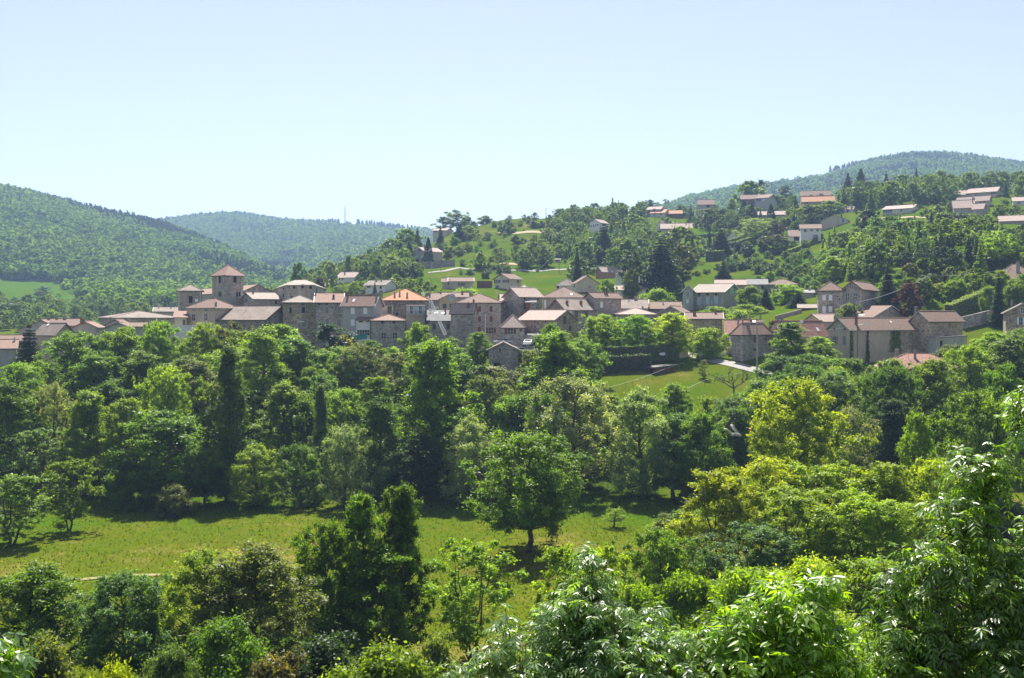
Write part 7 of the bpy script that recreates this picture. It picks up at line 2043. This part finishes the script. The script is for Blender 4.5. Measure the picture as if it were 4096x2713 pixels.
# roofers: one continuous skinned figure each
def person(label, foot, pose, top_col, seed):
    J, E, R = pose
    me = bpy.data.meshes.new('person')
    me.from_pydata(J, E, [])
    o = bpy.data.objects.new('person', me)
    COL.objects.link(o)
    o.location = foot
    sk = o.modifiers.new('skin', 'SKIN')
    for v, r in zip(me.skin_vertices[0].data, R): v.radius = (r, r)
    me.skin_vertices[0].data[0].use_root = True
    o.modifiers.new('sub', 'SUBSURF').render_levels = 1
    me.materials.append(top_col)
    tag(o, label, 'person')
    h = MB()
    hp = Vector(J[4]) + Vector(foot)
    for i in range(5):
        for k in range(8):
            a0, a1 = 2 * math.pi * k / 8, 2 * math.pi * (k + 1) / 8
            t0, t1 = math.pi / 2 * i / 5, math.pi / 2 * (i + 1) / 5
            def sp(a, t): return hp + Vector((math.cos(a) * math.cos(t) * .125, math.sin(a) * math.cos(t) * .125, .03 + math.sin(t) * .13))
            h.poly([sp(a0, t0), sp(a1, t0), sp(a1, t1), sp(a0, t1)])
    h.build('hair', MX['iron'], o)
CROUCH = ([(0, 0, .42), (0, -.12, .62), (0, -.25, .85), (0, -.30, 1.0), (0, -.36, 1.14), (.2, -.25, .84), (.32, -.42, .62), (.25, -.6, .5), (-.2, -.25, .84), (-.3, -.45, .6), (-.2, -.62, .48),
           (.12, 0, .40), (.2, -.42, .38), (.18, -.12, .06), (.18, -.3, .03), (-.12, 0, .40), (-.2, -.42, .38), (-.18, -.12, .06), (-.18, -.3, .03)],
          [(0, 1), (1, 2), (2, 3), (3, 4), (2, 5), (5, 6), (6, 7), (2, 8), (8, 9), (9, 10), (0, 11), (11, 12), (12, 13), (13, 14), (0, 15), (15, 16), (16, 17), (17, 18)],
          [.15, .15, .16, .07, .11, .07, .05, .04, .07, .05, .04, .1, .075, .05, .045, .1, .075, .05, .045])
person('roofer in pale clothes crouching on the right hip of the orange roof', at(R3.x(922), R3.y(838), 239.6), CROUCH, MX['white'], 1)
person('roofer in dark clothes crouching at the ladder top beside the orange roof', at(R3.x(968), R3.y(858), 237.6), CROUCH, MX['grey'], 2)

# ------------------------------------------------------------------ cars
def car(label, X, Y, rot, paint, zg=None, van=False):
    zg = gz(X, Y) + .05 if zg is None else zg
    root = empty('parked_car', (X, Y, zg), label, 'car')
    M = Matrix.Translation((X, Y, zg)) @ Matrix.Rotation(rot, 4, 'Z')
    L, Wd = 4.1, 1.72
    side = [(-2.0, .35), (-2.05, .7), (-1.95, .92), (-1.1, 1.0), (-.55, 1.42), (.95, 1.46), (1.75, 1.02), (2.0, .88), (2.05, .5), (1.95, .33)]
    if van: side = [(-2.2, .35), (-2.25, .8), (-2.0, 1.1), (-1.5, 1.85), (-1.2, 2.0), (2.2, 2.0), (2.3, 1.8), (2.3, .5), (2.2, .33)]
    b = MB()
    def ins(z): return .86 - max(0, z - .95) * .28
    n = len(side)
    Lf = [M @ Vector((x, -ins(z), z)) for x, z in side]; Rt = [M @ Vector((x, ins(z), z)) for x, z in side]
    for i in range(n):
        j = (i + 1) % n
        b.poly([Lf[i], Rt[i], Rt[j], Lf[j]])
    b.poly(Lf); b.poly(Rt[::-1])
    b.build('body', paint, root)
    top = 1.38 if not van else 1.75
    g = MB()
    for s in (-1, 1):
        q = [(-.95, 1.02), (-.5, 1.36), (.85, 1.38), (1.45, 1.04)] if not van else [(-1.75, 1.2), (-1.4, 1.75), (-.5, 1.75), (-.5, 1.2)]
        pts = [M @ Vector((x, s * (ins(z) + .012), z)) for x, z in q]
        g.poly(pts if s < 0 else pts[::-1])
    g.build('side_window', MX['glass'], root)
    for nm, q in (('windscreen', [(-1.08, 1.03), (-.58, 1.38)]), ('rear_window', [(1.68, 1.06), (1.0, 1.41)])) if not van else (('windscreen', [(-1.95, 1.2), (-1.55, 1.78)]),):
        g = MB()
        (x0, z0), (x1, z1) = q
        off = Vector((-.03 if x0 < 0 else .03, 0, .02))
        pts = [M @ (Vector((x0, -ins(z0) + .1, z0)) + off), M @ (Vector((x0, ins(z0) - .1, z0)) + off), M @ (Vector((x1, ins(z1) - .1, z1)) + off), M @ (Vector((x1, -ins(z1) + .1, z1)) + off)]
        g.poly(pts)
        g.build(nm, MX['glass'], root)
    for x in (-1.3, 1.3):
        for s in (-1, 1):
            w = MB(); c = Vector((x, s * .8, .32))
            w.tube([M @ (c + Vector((0, -.1, 0))), M @ (c + Vector((0, .1, 0)))], .32, 14)
            wo_ = w.build('wheel', MX['rubber'], root)
            r = MB(); r.tube([M @ (c + Vector((0, -.11, 0))), M @ (c + Vector((0, .11, 0)))], .19, 10); r.build('rim', MX['metal'], wo_)
    for s in (-1, 1):
        h = MB(); h.frame_box(M @ Vector((-2.06, s * .62 - .16, .66)), M.to_3x3() @ Vector((.03, 0, 0)), M.to_3x3() @ Vector((0, .32, 0)), Vector((0, 0, .16)))
        h.build('headlight', MX['white'], root)
        h = MB(); h.frame_box(M @ Vector((2.03, s * .66 - .12, .68)), M.to_3x3() @ Vector((.03, 0, 0)), M.to_3x3() @ Vector((0, .24, 0)), Vector((0, 0, .18)))
        h.build('tail_light', MX['red'], root)
def carpx(label, x4, y4, Y, rot, paint, **k):
    p = at(x4 / 4, y4 / 4, Y)
    car(label, p.x, p.y, rot, paint, zg=p.z, **k)
carpx('white car with dark windows right behind the small stone barn', 2078, 1415, 219, math.radians(205), MX['carwhite'])
carpx('white car facing the valley in front of the garage', 2114, 1383, 223, math.radians(80), MX['carwhite'])
carpx('white car half hidden by the roof of the small stone barn', 2012, 1380, 226, math.radians(20), MX['carsilver'])
carpx('long white van showing its roof above the dark hedge', 2452, 1420, 229, math.radians(4), MX['carwhite'], van=True)
carpx('cream car roof behind the dark hedge, under the yellow bush', 2458, 1424, 227, math.radians(0), MX['carcream'])
carpx('dark green car roof behind the dark hedge', 2506, 1424, 227.5, math.radians(0), MX['cardark'])
carpx('cream car roof behind the dark hedge beside the second tree trunk', 2566, 1424, 228, math.radians(0), MX['carcream'])
carpx('silver car roof behind the dark hedge', 2604, 1425, 228.2, math.radians(0), MX['carsilver'])
carpx('bright white car roof at the right end of the dark hedge', 2646, 1426, 228.5, math.radians(80), MX['carwhite'])
# yellow bush, round sign, white utility box
T('bush', 1416, 790, 34, 236, 'citr', 'small yellow domed bush behind the long white van', cat='bush')
def sign(label, x4, y4, Y, r, zpost=True):
    c = at(x4 / 4, y4 / 4, Y)
    root = empty('round_sign', (c.x, c.y, gz(c.x, c.y)), label, 'sign')
    m = MB(); m.tube([Vector((c.x, c.y + .05, gz(c.x, c.y) - .2)), Vector((c.x, c.y + .05, c.z))], .04, 6); m.build('post', MX['metal'], root)
    m = MB(); m.tube([Vector((c.x, c.y - .02, c.z)), Vector((c.x, c.y + .02, c.z))], r, 16); m.build('disc', MX['conc'], root)
sign('round grey back of a road sign where the hedge meets the road', 2804, 1418, 229, .38)
sign('round pale disc on a post before the stone house with oxblood shutters', 2033, 1348, 224, .45)
cbx = MB(); c = at(2890 / 4, 1424 / 4, 234); cbx.box(c, .75, .3, 1.2); cbx.box(c + Vector((0, 0, 1.22)), .82, .36, .05)
tag(cbx.build('utility_cabinet', MX['white'], None, c - Vector((0, 0, 1.2))), 'white metal cabinet standing against the stone garden wall', 'cabinet')
# bare gnarled tree by the road and scrap heap below the slope
def bare_tree():
    X, Y = (735 - 512) / F * 200, 200
    z = gz(X, Y)
    rng = random.Random(4)
    m = MB()
    def br(p, d, l, r, dep):
        q = p + d * l
        mid = p.lerp(q, .5) + Vector((rng.uniform(-.2, .2), rng.uniform(-.2, .2), rng.uniform(-.1, .25))) * l * .5
        m.tube([p, mid, q], [r, r * .8, r * .6], 5, cap=False)
        if dep:
            for _ in range(3):
                nd = (d + Vector((rng.uniform(-1, 1), rng.uniform(-1, 1), rng.uniform(-.25, .6)))).normalized()
                br(q, nd, l * rng.uniform(.55, .8), r * .58, dep - 1)
    br(Vector((X, Y, z - .2)), Vector((-.1, 0, 1)), 2.2, .24, 0)
    for a in (.3, 1.9, 2.9, 4.4, 5.6):
        br(Vector((X - .2, Y, z + 1.9)), Vector((math.cos(a), math.sin(a), .55)).normalized(), 2.0, .15, 3)
    root = empty('bare_tree', (X, Y, z), 'bare gnarled dark tree with twisted limbs below the road', 'tree')
    m.build('branches', MX['bark'], root)
bare_tree()
def plank(label, x4, y4, Y, dims, rot, tilt, mat, name='plank', cat='board'):
    c = at(x4 / 4, y4 / 4, Y)
    m = MB()
    Rm = Matrix.Rotation(rot, 3, 'Z') @ Matrix.Rotation(tilt, 3, 'Y')
    ax, ay, az = Rm @ Vector((dims[0], 0, 0)), Rm @ Vector((0, dims[1], 0)), Rm @ Vector((0, 0, dims[2]))
    m.frame_box(c - (ax + ay + az) / 2, ax, ay, az)
    m.frame_box(c - ax * .45 - ay * .3 + az * .5, ax * .9, ay * .12, az * .5)
    m.frame_box(c - ax * .45 + ay * .3 + az * .5, ax * .9, ay * .12, az * .5)
    tag(m.build(name, mat, None, c), label, cat)
plank('dark beam leaning over the scrap heap', 2902, 1716, 163, (6.0, .25, .25), .3, -.9, MX['iron'], 'beam', 'beam')
plank('rusty sheet lying at the top of the scrap heap', 2898, 1703, 166, (2.6, 1.6, .12), .2, .35, MX['rust'], 'metal_sheet', 'scrap sheet')
plank('pale sheet lying on the scrap heap', 2915, 1725, 162, (1.6, .8, .1), .5, .6, MX['white'], 'metal_sheet', 'scrap sheet')
plank('bundle of pale boards leaning beside the scrap heap', 2942, 1722, 162, (2.2, 1.0, .18), .2, .95, MX['conc'], 'board', 'board')
plank('grey lid in the scrap heap', 2945, 1740, 160, (1.3, 1.0, .3), .1, .1, MX['conc'], 'crate', 'crate')
plank('orange board standing in the scrap heap', 3007, 1730, 158, (1.5, .6, .12), .4, 1.1, MX['orange'], 'board', 'board')
plank('teal netting stretched below the veranda of the grey rendered house', 1440, 1352, 222, (3.2, .1, .7), .2, -.12, MX['cyan'], 'netting', 'netting')
plank('white low terrace wall under the cream lean-to house', 743, 1338, 239, (6.4, .3, 2.2), 0, 0, MW['wh'], 'terrace_wall', 'wall')

# ------------------------------------------------------------------ haze
def haze_box():
    m = MB()
    x0, x1, y0, y1, z0, z1 = -4300, 4300, -160, 5000, -46, 352
    m.frame_box((x0, y0, z0), (x1 - x0, 0, 0), (0, y1 - y0, 0), (0, 0, z1 - z0))
    mt = bpy.data.materials.new('valley haze')
    mt.use_nodes = True
    nt = mt.node_tree
    nt.nodes.clear()
    out = nt.nodes.new('ShaderNodeOutputMaterial')
    pv = nt.nodes.new('ShaderNodeVolumePrincipled')
    pv.inputs['Color'].default_value = (.42, .61, .92, 1)
    pv.inputs['Density'].default_value = HAZE
    pv.inputs['Anisotropy'].default_value = .25
    nt.links.new(pv.outputs[0], out.inputs['Volume'])
    o = m.build('haze', mt, None)
    o['kind'] = 'stuff'
HAZE = 0.000185
haze_box()
